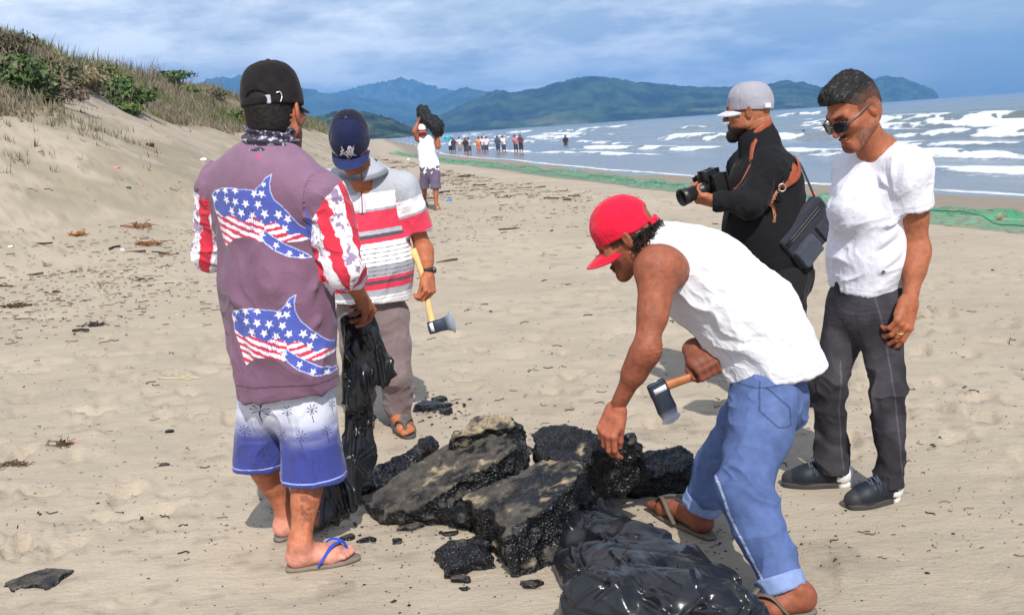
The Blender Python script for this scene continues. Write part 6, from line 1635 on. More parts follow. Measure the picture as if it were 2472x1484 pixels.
    kz = np.exp(-((zz - knL[2]) / 0.11) ** 2) + np.exp(-((zz - 0.16) / 0.09) ** 2) * 1.5
    v = folds(v, q, A_(0.9, 0.3, -0.25), 0.020, 0.10, 2.2, seed=91, mask=np.clip(kz, 0.2, 1.4))
    v, q = refine(v, q)
    c = tint(v, lin(48, 46, 51), 0.10, 9, 7)
    wear = sstep(0.40, 0.75, fbm(v, 6, 3, 8))[:, None]; c = c * (1 - 0.4*wear) + 0.4 * wear * np.array(lin(92, 88, 94))
    wh = np.sin(v[:, 2] * 380 + 10 * vnoise(v, 20, 3)) * (np.abs(v[:, 2] - hipR[2] + 0.02) < 0.05); c = c * (1 + 0.12 * wh[:, None])
    for pth in ([P(2110, 690, 3.74), P(2140, 800, 3.72), P(2165, 960, 3.68), P(2180, 1150, 3.7)], [P(2040, 880, 3.8), P(2035, 1000, 3.8), P(2035, 1130, 3.9)]):
        d = np.full(len(v), 9.0)
        for a, b in zip(pth[:-1], pth[1:]):
            ab = (b - a)[[0, 2]]; w_ = (v - a)[:, [0, 2]]; t = np.clip(w_ @ ab / (ab @ ab), 0, 1); d = np.minimum(d, np.linalg.norm(w_ - t[:, None]*ab, axis=1))
        c = np.where(((d < 0.003) & (v[:, 1] < 3.95))[:, None], c * 1.9, c)
    mkmesh('jeans', v, q, M_DENIM, c, parent=root)
    shoe(root, heelL, toeL, -1); shoe(root, heelR, toeR, 1)
    # ring on the left hand
    a = np.linspace(0, 2*np.pi, 17); rcn = wrL + (P(2168, 822, 3.68) - wrL) * 0.82
    tv, tq = tube(rcn + np.stack([np.cos(a)*0.0115, np.sin(a)*0.0115, 0*a], 1), 0.0022, 6, cap=False)
    mkmesh('ring', tv, tq, M_METAL, np.tile((0.8, 0.6, 0.3), (len(tv), 1)), parent=root)
build_f()
# ================================================================ tar slabs, bags, debris
def poly3(pxs, zs):
    zs = np.broadcast_to(zs, (len(pxs),)); return np.array([G(x, y, z) for (x, y), z in zip(pxs, zs)])
def slab(name, label, pxs, zs, thick, seed, dusty=0.6, sand=0.3, h=0.0075, group=None, pts=None, rough=0.042, dark=(0.004, 0.0045, 0.006)):
    V = poly3(pxs, zs) if pts is None else np.asarray(pts, float)
    c0 = V.mean(0); _, _, vt = np.linalg.svd(V - c0); nz = vt[2]; nz = nz if nz[2] > 0 else -nz
    ex = unit(vt[0]); ey = np.cross(nz, ex)
    poly = np.stack([(V - c0) @ ex, (V - c0) @ ey], 1)
    def f(X, Y, Z):
        x, y, z = np.broadcast_arrays(X - c0[0], Y - c0[1], Z - c0[2])
        q = np.stack([x + c0[0], y + c0[1], z + c0[2]], -1)
        nn = fbm(q, 7.0, 3, seed) - 0.5; n2 = np.abs(2 * vnoise(q, 16.0, seed + 4) - 1) - 0.5
        u = x*ex[0] + y*ex[1] + z*ex[2]; v = x*ey[0] + y*ey[1] + z*ey[2]; w = x*nz[0] + y*nz[1] + z*nz[2]
        d2 = inpoly(u + 0.0 * nn, v, poly)
        d2 = d2 + 0.12 * (w + thick * 0.5) + rough * 1.7 * nn + rough * 0.7 * n2
        dz = np.maximum(w - 0.02 * nn - rough * 0.35 * n2, -(w + thick) + 0.03 * nn)
        return np.maximum(d2, dz)
    ext = max(np.abs(poly).max() * 1.1, 0.05) + thick
    v, Q = nets([('u', f, V.min(0) - A_(0.06, 0.06, thick + 0.05), V.max(0) + 0.07, 0.004)], h, pad=0.03, smooth=1)
    ok = len(v)
    v[:, 2] = np.maximum(v[:, 2], np.minimum(-0.03, v[:, 2]) if pts is not None else -0.03)
    n = vnormals(v, Q); nn2 = fbm(v, 38, 3, seed + 7) - 0.5
    side_ = sstep(0.75, 0.35, n @ nz)
    v = v + n * (0.014 * nn2 + (0.004 + 0.014 * side_) * (0.5 - worley(v, 1 / 0.085, seed)) + 0.020 * side_ * (np.abs(2 * fbm(v, 22, 3, seed + 31) - 1) - 0.25))[:, None] * min(1.0, thick / 0.09)
    up = (n @ nz)
    n6 = fbm(v, 6, 5, seed + 12, 0.62); n4 = fbm(v * np.array([1, 1, 0.6]), 9, 5, seed + 14, 0.65); n30 = fbm(v, 34, 3, seed + 16)
    flat_ = sstep(0.35, 0.75, up + 0.5 * (n30 - 0.5))
    du = flat_ * sstep(0.62 - 0.30 * dusty, 0.78 - 0.30 * dusty, n6 + 0.25 * (n30 - 0.5))
    sd = flat_ * sstep(0.74 - 0.36 * sand, 0.86 - 0.36 * sand, n4 + 0.30 * (n30 - 0.5)) * (sand > 0)
    black = np.array(dark); dust = np.array(lin(78, 73, 67)); sandc = np.array(lin(150, 135, 110))
    gr = fbm(v, 70, 2, seed + 3)[:, None]
    c = np.tile(black, (len(v), 1)) * (0.6 + 0.8 * gr); c = c * (1 - du[:, None]) + du[:, None] * dust * (0.35 + 1.1 * n30[:, None]); c = c * (1 - sd[:, None]) + sd[:, None] * sandc * (0.55 + 0.8 * gr)
    fd = (np.maximum(du, sd)[Q].mean(1) > 0.35).astype(int)
    o = mkmesh(name, v, Q, M_TAR, c, mats=[M_DUSTY], midx=fd)
    if label: tag(o, label, 'tar chunk', group)
    return o
slab('tar_slab', 'long narrow glossy tar slab lying behind the largest dusty slab', [(888,1168),(915,1130),(980,1090),(1045,1045),(1066,1066),(1030,1098),(930,1182)], [.10,.12,.15,.17,.14,.10,.05], .11, 3, 0.2, 0.0)
slab('tar_slab', 'largest tar slab, dusty flat top with sand patches, by the blue flip-flop', [(866,1196),(905,1180),(1000,1120),(1085,1062),(1150,1038),(1246,1016),(1248,1052),(1215,1115),(1112,1160),(1060,1195),(960,1226),(892,1222)], [.07,.09,.15,.22,.26,.30,.27,.20,.17,.13,.08,.06], .15, 8, 0.85, 0.34)
slab('tar_slab', 'sand-covered tar lump rising behind the largest dusty slab', [(1080,1058),(1110,1032),(1150,1002),(1190,996),(1238,1014),(1180,1034)], [.26,.29,.33,.34,.32,.29], .14, 14, 0.8, 0.70)
slab('tar_slab', 'thick tar slab with sandy top and tall glossy front, beside the black bag', [(1128,1198),(1180,1165),(1300,1090),(1385,1104),(1428,1138),(1400,1165),(1330,1215),(1255,1258),(1212,1285),(1160,1240)], [.15,.19,.27,.26,.24,.23,.20,.18,.16,.14], .26, 21, 0.80, 0.44)
slab('tar_slab', 'jagged black tar slab under the bending man\'s fingers', [(1284,1058),(1310,1022),(1390,1010),(1440,1024),(1532,1036),(1528,1052),(1500,1060),(1518,1078),(1440,1100),(1400,1138),(1330,1112),(1300,1090)], [.28,.33,.36,.36,.34,.32,.31,.28,.26,.23,.25,.27], .24, 27, 0.15, 0.10, rough=0.04)
slab('tar_slab', 'flat black tar slab shaded beside the bending man\'s foot', [(1432,1100),(1500,1090),(1560,1085),(1635,1070),(1692,1104),(1690,1126),(1600,1152),(1500,1150),(1430,1125)], [.15,.15,.15,.16,.13,.10,.09,.10,.13], .14, 33, 0.08, 0.0)
slab('tar_slab', 'ragged tar rubble piece wedged between the two sandy-topped slabs', [(1040,1225),(1090,1205),(1140,1205),(1180,1240),(1215,1290),(1150,1270),(1080,1250)], [.07,.09,.10,.09,.06,.05,.05], .08, 41, 0.35, 0.15, rough=0.05)
slab('tar_slab', 'small four-sided tar slab lying alone in front of the pile', [(1044,1326),(1078,1302),(1150,1293),(1174,1332),(1122,1350),(1080,1362)], [.045,.06,.07,.055,.045,.04], .06, 47, 0.55, 0.12, h=0.006)
slab('tar_slab', 'black tar slab carried overhead by the distant man', None, None, 0.24, 51, 0.25, 0.0, h=0.016, pts=[P(x_, y_, 20.30 + (310 - y_) * 0.004) for x_, y_ in ((1010, 253), (1030, 255), (1044, 273), (1066, 290), (1066, 308), (1051, 317), (1036, 301), (1016, 287), (1006, 270))], rough=0.06)
# smaller lumps that can be told apart
lumps = [((1040, 985), 0.075, 'shiny tar lump nearest the grey sandal of the striped-polo man'), ((1062, 968), 0.055, 'curled tar strip behind the striped-polo man\'s sandal'), ((1078, 995), 0.045, 'blackish tar lump at the far edge of the stained sand'),
         ((1110, 1402), 0.032, 'small pointed tar lump below the small four-sided slab'), ((1280, 1411), 0.036, 'small oblong tar brick near the black bag'), ((1080, 1262), 0.05, 'crumbly tar lump in front of the sandy-topped slabs'),
         ((1078, 1290), 0.030, 'tar nugget just above the small four-sided slab'), ((838, 1300), 0.030, 'tar flake in the shade of the held black bag'), ((885, 1306), 0.028, 'tar flake just past the blue-strapped toes'), ((950, 1308), 0.028, 'thin tar sliver between blue-strapped foot and small slab'),
         ((985, 1273), 0.040, 'sandy tar cake below the largest dusty slab'), ((335, 1253), 0.022, 'round black tar ball alone on the open sand'), ((395, 1122), 0.024, 'tar lump on the sand level with the shorts hem'), ((408, 1042), 0.024, 'tar lump further up the sand beside the patterned shorts'), ((230, 788), 0.05, 'dark clump on the open sand far from the men'),
         ((1160, 1346), 0.020, 'tiny tar chip touching the small four-sided slab'), ((1120, 1422), 0.018, 'tiny tar chip below the small pointed lump'), ((800, 1010), 0.03, 'tar crumb hidden by the held bag')]
_r2 = np.random.default_rng(7)
for (px, py), s, lab in lumps[:-1]:
    g = G(px, py); k = 7; a = np.sort(_r2.uniform(0, 2*np.pi, k)); el_ = _r2.uniform(0.9, 1.7)
    pp = [g + A_(math.cos(t)*s*el_*_r2.uniform(.7, 1.1), math.sin(t)*s*_r2.uniform(.7, 1.1), s*_r2.uniform(.25, .6)) for t in a]
    slab('tar_lump', lab, None, None, s*0.8, int(100 + px % 97), 0.25, 0.05, h=max(0.004, s/7), pts=pp, rough=s*0.35)
def crumbs():
    """tar grains strewn over the sand, too many and small to count"""
    r = np.random.default_rng(3); vs, fs = [], []
    base = np.array([[1,0,0],[0,1,0],[-1,0,0],[0,-1,0],[0,0,1],[0,0,-1]], float); bf = np.array([[0,1,4],[1,2,4],[2,3,4],[3,0,4],[1,0,5],[2,1,5],[3,2,5],[0,3,5]])
    def put(x, y, s):
        v = base * A_(s*r.uniform(.7, 1.6), s*r.uniform(.7, 1.4), s*r.uniform(.35, .8)); a = r.uniform(0, 6.3)
        v = v @ np.array([[math.cos(a), math.sin(a), 0], [-math.sin(a), math.cos(a), 0], [0, 0, 1]]) + A_(x, y, s*0.3)
        fs.append(bf + 6*len(vs)); vs.append(v)
    c = G(1250, 1250)
    for _ in range(1500):
        a = r.uniform(0, 6.3); d = abs(r.normal(0, 0.75)); put(c[0] + math.cos(a)*d*1.15, c[1] + math.sin(a)*d*0.9 - 0.05, r.choice([.0025, .0035, .005, .008], p=[.45, .33, .17, .05]))
    for _ in range(150):
        g = G(1065 + r.normal(0, 38), 985 + r.normal(0, 16)); put(g[0], g[1], r.choice([.003, .006, .012], p=[.5, .35, .15]))
    for _ in range(420): put(r.uniform(-2.6, 2.6), r.uniform(2.4, 7), r.choice([.0025, .004, .007], p=[.6, .3, .1]))
    v = np.concatenate(vs); v[:, 2] += ground_z(v[:, 0].copy(), v[:, 1].copy())
    o = mkmesh('tar_crumbs', v, np.concatenate(fs), M_TAR, np.tile((0.014, 0.013, 0.014), (len(v), 1)), smooth=False); tag(o, 'black tar crumbs strewn over the sand', kind='stuff')
crumbs()

# ---- black plastic bags
def crumple(v, Q, amp, seed, d=(1, 0, 0), wave=0.16):
    v = folds(v, Q, A_(*d), amp, wave, 3.2, seed=seed, sharp=0.8)
    v = folds(v, Q, A_(d[1], d[0], 0.4), amp * 0.55, wave * 0.5, 2.2, seed=seed + 3, sharp=0.7)
    v = folds(v, Q, A_(*d), amp * 0.22, wave * 0.22, 2.5, seed=seed + 6, sharp=0.6)
    return v
def wrinkle(v, Q, d, count, seed, lens, wid, amp, spread):
    """straight-ish ridges and grooves laid over a surface, mostly along d"""
    r = np.random.default_rng(seed); n = vnormals(v, Q)
    for _ in range(count):
        k = r.integers(len(v)); t = unit(np.asarray(d) + spread * r.normal(size=3)); t = unit(t - n[k] * (t @ n[k]))
        L = r.uniform(*lens); a = v[k] - t * L / 2; b = v[k] + t * L / 2 - n[k] * 0.03 * L; w_ = r.uniform(*wid); s = np.cross(n[k], t) * w_ * 1.9
        am = amp * r.uniform(0.5, 1.2)
        v = crease(v, n, a, b, w_, am); v = crease(v, n, a + s, b + s, w_ * 1.2, -am * 0.7)
    return v
def bag_heap():
    g = lambda x, y, z: G(x, y) + A_(0, 0, z)
    p = [rc(g(1425, 1312, .05), g(1545, 1395, .05), 0.074, 0.095, k=0.05), rc(g(1545, 1395, .05), g(1715, 1488, .05), 0.095, 0.102, k=0.05), rc(g(1425, 1400, .03), g(1560, 1475, .05), 0.085, 0.115, k=0.05),
         rc(g(1395, 1335, .05), g(1425, 1290, .07), 0.060, 0.055, k=0.04), rc(g(1480, 1530, .06), g(1740, 1560, .06), 0.13, 0.13, k=0.06), rc(g(1395, 1420, .02), g(1375, 1375, .02), 0.04, 0.035, k=0.04), half((0, 0, -0.01), (0, 0, -1), k=0.01)]
    v, Q = nets(p, 0.0080, smooth=2)
    v, Q = refine(v, Q)
    top = sstep(-0.01, 0.05, v[:, 2])[:, None]
    d = unit((g(1720, 1470, 0) - g(1430, 1310, 0)))
    d2 = A_(-d[1], d[0], 0.2)
    w = folds(v, Q, A_(d[0], d[1], 0), 0.034, 0.24, 3.5, seed=5, sharp=0.7); w = folds(w, Q, d + 0.7 * d2, 0.012, 0.11, 4.0, seed=9, sharp=0.7)
    v = v + (w - v) * top
    v = wrinkle(v, Q, d, 60, 7, (0.12, 0.42), (0.006, 0.011), 0.015, 0.35)
    v = wrinkle(v, Q, d2, 26, 8, (0.06, 0.18), (0.005, 0.009), 0.012, 0.5)
    v = wrinkle(v, Q, d, 50, 18, (0.05, 0.16), (0.004, 0.006), 0.005, 0.7)
    n = vnormals(v, Q)
    for a, b, w_, am in (((1490, 1320), (1690, 1440), .012, .020), ((1440, 1345), (1560, 1400), .010, .022), ((1565, 1400), (1580, 1480), .010, .024), ((1600, 1330), (1760, 1420), .016, .014), ((1510, 1440), (1640, 1440), .010, .018)):
        v = crease(v, n, g(*a, .12), g(*b, .11), w_, am)
    o = mkmesh('plastic_bag', v, Q, M_BAG); tag(o, 'crumpled black plastic bag heaped on the sand beside the rolled jeans', 'plastic bag')
bag_heap()
def bag_held():
    Yb = 3.84; fl = unit(A_(-0.15, 1, 0))
    p = [rc(P(882, 742, 3.80), P(878, 790, 3.82), 0.018, 0.040, k=0.04, flat=fl, q=0.5), rc(P(866, 785, 3.82), P(864, 960, Yb), 0.046, 0.055, k=0.04, flat=fl, q=0.30),
         rc(P(882, 790, 3.80), P(952, 904, 3.80), 0.030, 0.010, k=0.03, flat=fl, q=0.4), rc(P(875, 850, 3.80), P(922, 912, 3.80), 0.050, 0.026, k=0.03, flat=fl, q=0.3), rc(P(885, 905, 3.80), P(866, 965, 3.80), 0.045, 0.040, k=0.03, flat=fl, q=0.3),
         rc(P(866, 960, 3.86), P(870, 1110, 3.86), 0.052, 0.070, k=0.03, flat=fl, q=0.32), rc(P(858, 1100, 3.84), P(815, 1215, 3.78), 0.070, 0.060, k=0.04, flat=fl, q=0.4), rc(P(805, 1200, 3.78), P(775, 1275, 3.72), 0.05, 0.012, k=0.04, flat=fl, q=0.6),
         half((0, 0, 0.004), (0, 0, -1))]
    v, Q = nets(p, 0.0062, smooth=2); v, Q = refine(v, Q)
    v = folds(v, Q, A_(0.12, 0, 1), 0.020, 0.10, 9, seed=14, sharp=0.7)
    v = wrinkle(v, Q, A_(0.12, 0, -1), 34, 4, (0.10, 0.36), (0.005, 0.010), 0.013, 0.22)
    v = wrinkle(v, Q, A_(0.2, 0, -1), 50, 16, (0.04, 0.12), (0.004, 0.006), 0.006, 0.6)
    v = wrinkle(v, Q, A_(0.5, 0, -0.8), 14, 6, (0.06, 0.16), (0.004, 0.008), 0.010, 0.3)
    n = vnormals(v, Q)
    for a, b, w_, am in (((882, 765), (958, 902), .008, .016), ((872, 790), (895, 960), .009, .016)):
        v = crease(v, n, P(*a, 3.77), P(*b, 3.77), w_, am)
    o = mkmesh('plastic_bag', v, Q, M_BAG); tag(o, 'black plastic bag hanging to the ground from the hand of the shark-shirt man', 'plastic bag')
bag_held()

# ---- fishing net along the water's edge
def fishing_net():
    line = [(2560, 552), (2472, 540), (2300, 524), (2100, 500), (1944, 478), (1700, 452), (1560, 438), (1400, 420), (1240, 402), (1150, 394), (1080, 387), (1000, 376), (950, 368)]
    c = spline([G(x, y, -0.12) for x, y in line], 26); n = len(c)
    tg = unit(np.gradient(c, axis=0)) if False else np.gradient(c, axis=0); tg /= np.linalg.norm(tg, axis=1, keepdims=True); sd = np.stack([tg[:, 1], -tg[:, 0], 0*tg[:, 0]], 1)
    m = 15; s = np.linspace(-1, 1, m)
    L = np.concatenate([[0], np.cumsum(np.linalg.norm(np.diff(c, axis=0), axis=1))])
    w = 0.30 + 0.55 * fbm(pts3(L, 0), 0.22, 3, 5)
    cen = 0.5 * (fbm(pts3(L, 7), 0.15, 2, 9) - 0.5)
    x = c[:, None, 0] + sd[:, None, 0] * (s[None] * w[:, None] + cen[:, None]); y = c[:, None, 1] + sd[:, None, 1] * (s[None] * w[:, None] + cen[:, None])
    q = pts3(x, y)
    hgt = (1 - np.abs(s[None]) ** 2) * (0.05 + 0.16 * sstep(0.35, 0.75, fbm(q, 1.1, 3, 3))) + 0.04 * (fbm(q, 6, 2, 8) - 0.3)
    z = land_z(x.ravel(), y.ravel(), False).reshape(x.shape) + np.maximum(hgt, 0.006) + 0.01
    i = np.arange(n*m).reshape(n, m); Q = np.stack([i[:-1, :-1], i[1:, :-1], i[1:, 1:], i[:-1, 1:]], -1).reshape(-1, 4)
    den = (sstep(0.25, 0.8, fbm(q, 1.3, 3, 4)) * (1 - np.abs(s[None]) ** 3)).ravel()
    col = np.array(lin(96, 158, 128))[None] * (1 - den[:, None]) + den[:, None] * np.array(lin(22, 150, 100))[None]
    mt = bpy.data.materials.new('net_mesh'); mt.use_nodes = True; nt = mt.node_tree; b = nt.nodes['Principled BSDF']; out = nt.nodes['Material Output']
    at = nt.nodes.new('ShaderNodeVertexColor'); at.layer_name = 'Col'; nt.links.new(at.outputs[0], b.inputs['Base Color']); b.inputs['Roughness'].default_value = 0.6
    geo = nt.nodes.new('ShaderNodeNewGeometry'); no = nt.nodes.new('ShaderNodeTexNoise'); no.inputs['Scale'].default_value = 9; no.inputs['Detail'].default_value = 6; no.inputs['Roughness'].default_value = 0.7; nt.links.new(geo.outputs['Position'], no.inputs['Vector'])
    mr = nt.nodes.new('ShaderNodeMapRange'); mr.inputs[1].default_value = 0.36; mr.inputs[2].default_value = 0.60; mr.inputs[3].default_value = 0.05; mr.inputs[4].default_value = 0.72; nt.links.new(no.outputs[0], mr.inputs[0])
    tr = nt.nodes.new('ShaderNodeBsdfTransparent'); mx = nt.nodes.new('ShaderNodeMixShader'); nt.links.new(mr.outputs[0], mx.inputs[0]); nt.links.new(tr.outputs[0], mx.inputs[1]); nt.links.new(b.outputs[0], mx.inputs[2]); nt.links.new(mx.outputs[0], out.inputs[0])
    root = thing('fishing_net', c[n//2], 'green fishing net laid out along the water\'s edge', 'fishing net')
    mkmesh('netting', np.stack([x, y, z], -1).reshape(-1, 3), Q, mt, col, parent=root)
    rp = np.stack([x[:, 3], y[:, 3], z[:, 3] + 0.012], 1); tv, tq = tube(rp[::2], 0.010, 5); mkmesh('head_rope', tv, tri(tq), M_CLOTH, np.tile(lin(60, 140, 105), (len(tv), 1)), parent=root)
    for px, py in ((2172, 507), (2296, 503), (2413, 512), (1962, 458), (2040, 489), (2120, 520), (1600, 436), (1750, 452)):
        g = G(px, py, -0.10); g[2] = float(land_z(g[0], g[1])) + 0.06
        fv, fq = nets([ell(g, (0.075, 0.05, 0.05))], 0.012); mkmesh('float', fv, fq, M_PLASTIC, np.tile(lin(206, 96, 84), (len(fv), 1)), parent=root)
fishing_net()

# ---- wrack and litter
def debris_field():
    r = np.random.default_rng(21); parts, cols = [], []
    tones = [lin(92, 76, 60), lin(70, 60, 50), lin(120, 96, 70), lin(150, 128, 100), lin(58, 52, 46), lin(196, 184, 164)]
    n = 0
    yy = 6.5 * (90 / 6.5) ** r.random(16000); ee = r.normal(12.4, 2.4, 16000) + 1.5; xx = np.interp(yy, _YC, _XC) + ee
    kp = (r.random(16000) < 0.03 + 1.5 * sstep(0.40, 0.70, fbm(pts3(xx, yy), 0.55, 4, 5))) & (shore_x(yy) - xx > 5) & (ee > 8.8) & (xx > -0.62 * yy - 1)
    xx, yy = xx[kp][:3900], yy[kp][:3900]; zz = land_z(xx, yy)
    for g in np.stack([xx, yy, zz], 1):
        n += 1; dist = g[1]; s = r.choice([0.03, 0.06, 0.13, 0.30], p=[.54, .32, .11, .03]) * (0.55 + 0.025 * dist); a = r.normal(0.1, 0.6)
        d = A_(math.cos(a), math.sin(a), r.normal(0, 0.05)); t = np.linspace(-0.5, 0.5, 4)
        pts = g + np.outer(t * s, d) + np.outer(0.12 * s * np.sin(t * 5 + r.uniform(0, 6)), A_(-d[1], d[0], 0)) + A_(0, 0, 0.012 + 0.02 * r.random())
        parts.append(tube(pts, max(0.004, s * r.uniform(0.02, 0.055)), 4)); cols.append(np.tile(tones[r.choice(6, p=[.25, .25, .2, .1, .15, .05])], (len(parts[-1][0]), 1)) * r.uniform(0.7, 1.2))
    n_first = sum(len(p_[0]) for p_ in parts)
    for _ in range(2600):                       # flecks over the other sand; dark slivers stand in for small ridge shadows
        px, py = r.uniform(-60, 2532), 450 + 900 * r.random() ** 1.5; g = G(px, py); s = r.choice([0.010, 0.025, 0.07], p=[.60, .32, .08]) * (0.25 + 0.095 * g[1]); a = r.normal(0, 0.7)
        if g[1] > 30 or shore_x(g[1]) - g[0] < 4: continue
        t = np.linspace(-0.5, 0.5, 4); d = A_(math.cos(a), math.sin(a), 0)
        g[2] = 0.0
        pts = g + np.outer(t * s, d) + np.outer(0.22 * s * np.sin(t * 6 + r.uniform(0, 6)), A_(-d[1], d[0], 0)) + A_(0, 0, 0.004)
        parts.append(tube(pts, max(0.0014, s * r.uniform(0.03, 0.07)), 4)); cols.append(np.tile(tones[r.choice(5)], (len(parts[-1][0]), 1)) * r.uniform(0.7, 1.2))
    v, Q = cat(parts); nb = n_first; zz_ = ground_z(v[nb:, 0].copy(), v[nb:, 1].copy()); v[nb:, 2] += zz_; o = mkmesh('litter_and_ridge_shade', v, tri(Q), M_DRY, np.concatenate(cols)); tag(o, 'dry twigs, reeds and wrack across the upper beach, with dark slivers drawn as sand-ridge shade', kind='stuff')
def T_(px, py, maxd=500):               # where a view line meets the land
    r = ray(px, py); o = A_(0, 0, CAM_H)
    t = np.concatenate([np.linspace(2, 30, 400), np.geomspace(30, maxd, 900)]); p = o + t[:, None] * r / r[1]
    h = p[:, 2] - land_z(p[:, 0], p[:, 1], False)
    k = np.argmax(h < 0)
    return p[k] if h[k] < 0 else T_(px, py + 6, maxd)
debris_field()
def clump(name, label, cat_, px, py, s, colr, n=26, seed=0, flat=0.35):
    g = T_(px, py); r = np.random.default_rng(seed); parts = []
    for _ in range(n):
        a = r.uniform(0, 6.3); c = g + A_(r.normal(0, s*0.5), r.normal(0, s*0.35), abs(r.normal(0, s*0.12)) + 0.01); d = unit(A_(math.cos(a), math.sin(a)*0.6, r.normal(0, 0.25)))
        t = np.linspace(-1, 1, 5); pts = c + np.outer(t * s * r.uniform(.2, .55), d) + np.outer(0.10*s*np.sin(t*3), A_(-d[1], d[0], 0.5)); pts[:, 2] = np.maximum(pts[:, 2], g[2] + 0.004)
        parts.append(tube(pts, s * r.uniform(0.02, 0.06), 5))
    v, Q = cat(parts); o = mkmesh(name, v, tri(Q), M_DRY, tint(v, colr, 0.45, 20, seed)); tag(o, label, cat_); return o
clump('dry_seaweed', 'orange-brown seaweed lump with dark end on the upper beach', 'seaweed', 185, 568, 0.16, lin(150, 100, 48), seed=1)
clump('dry_seaweed', 'brown root tangle beside a pale stick, below the seaweed strands', 'seaweed', 352, 592, 0.20, lin(132, 88, 54), n=40, seed=2)
clump('dry_seaweed', 'flat strand of reddish seaweed, topmost of the brown tangles', 'seaweed', 335, 549, 0.20, lin(128, 88, 62), n=44, seed=13)
clump('dry_seaweed', 'dark grass clump pressed into the bare sand', 'seaweed', 225, 787, 0.10, lin(62, 54, 44), seed=4)
clump('dry_seaweed', 'small dark weed tuft at the edge of the picture', 'seaweed', 30, 742, 0.12, lin(80, 58, 46), seed=5)
clump('dry_seaweed', 'dry weed clump near the small red scrap', 'seaweed', 150, 1077, 0.07, lin(92, 72, 58), seed=6)
clump('dry_seaweed', 'ragged weed clump low by the picture edge', 'seaweed', 30, 1128, 0.07, lin(108, 84, 72), seed=8)
def scrap(name, label, cat_, px, py, s, colr, seed, mat=None):
    g = T_(px, py); v, Q = nets([ell(g + A_(0, 0, s*0.3), (s, s*0.8, s*0.45)), ell(g + A_(s*0.6, 0.2*s, s*0.3), (s*0.6, s*0.5, s*0.4), k=s*0.4)], s/6, pad=s*0.3)
    v = v + vnormals(v, Q) * ((fbm(v, 1.4/s, 3, seed) - 0.5) * s * 0.9)[:, None]
    o = mkmesh(name, v, Q, mat or M_MATTE, tint(v, colr, 0.12, 30)); tag(o, label, cat_)
scrap('plastic_scrap', 'small red plastic scrap on the sand by the weed clump', 'litter', 190, 1075, 0.022, lin(226, 70, 86), 1)
scrap('plastic_scrap', 'blue plastic scrap near the distant man\'s feet', 'litter', 1083, 486, 0.06, lin(40, 128, 200), 2)
scrap('plastic_scrap', 'white bottle-shaped scrap at the far left of the wrack', 'litter', 24, 597, 0.035, lin(236, 234, 228), 3)
scrap('plastic_scrap', 'white foam piece next to the brown root tangle', 'litter', 295, 604, 0.03, lin(236, 234, 228), 4)
scrap('plastic_scrap', 'pink rag higher up the wrack line', 'litter', 282, 407, 0.05, lin(226, 120, 124), 5)
scrap('plastic_scrap', 'dark teal bottle among the twigs', 'litter', 308, 456, 0.05, lin(44, 78, 86), 6)
scrap('driftwood_log', 'dark reddish driftwood stump at the dune foot', 'driftwood', 362, 353, 0.09, lin(88, 54, 46), 7, M_DRY)
scrap('foam_piece', 'white foam lump near the net behind the polo man', 'litter', 985, 386, 0.11, lin(226, 220, 196), 8)
scrap('foam_piece', 'white foam piece beside the mauve shirt shoulder', 'litter', 490, 388, 0.07, lin(232, 230, 224), 9)
# smeared tar sheet at the lower left
def smear():
    o = slab('tar_sheet', 'thin wrinkled blue-black tar smear alone in the lower left sand', [(18,1402),(60,1382),(110,1368),(168,1374),(150,1390),(110,1412),(80,1408),(60,1420),(25,1416)], [.006,.012,.014,.012,.012,.008,.008,.006,.006], .022, 61, 0.85, 0.12, h=0.0045, rough=0.045)
smear()
for k, (a, b, lab) in enumerate((((380, 912), (462, 914), 'pale dry reed lying flat beside the mauve shirt'), ((432, 907), (480, 912), 'short pale reed crossing the longer reed'))):
    pts = np.linspace(G(*a, 0.012), G(*b, 0.016), 6); tv, tq = tube(pts, 0.004, 6); o = mkmesh('dry_reed', tv, tri(tq), M_DRY, np.tile(lin(206, 190, 150), (len(tv), 1))); tag(o, lab, 'reed')
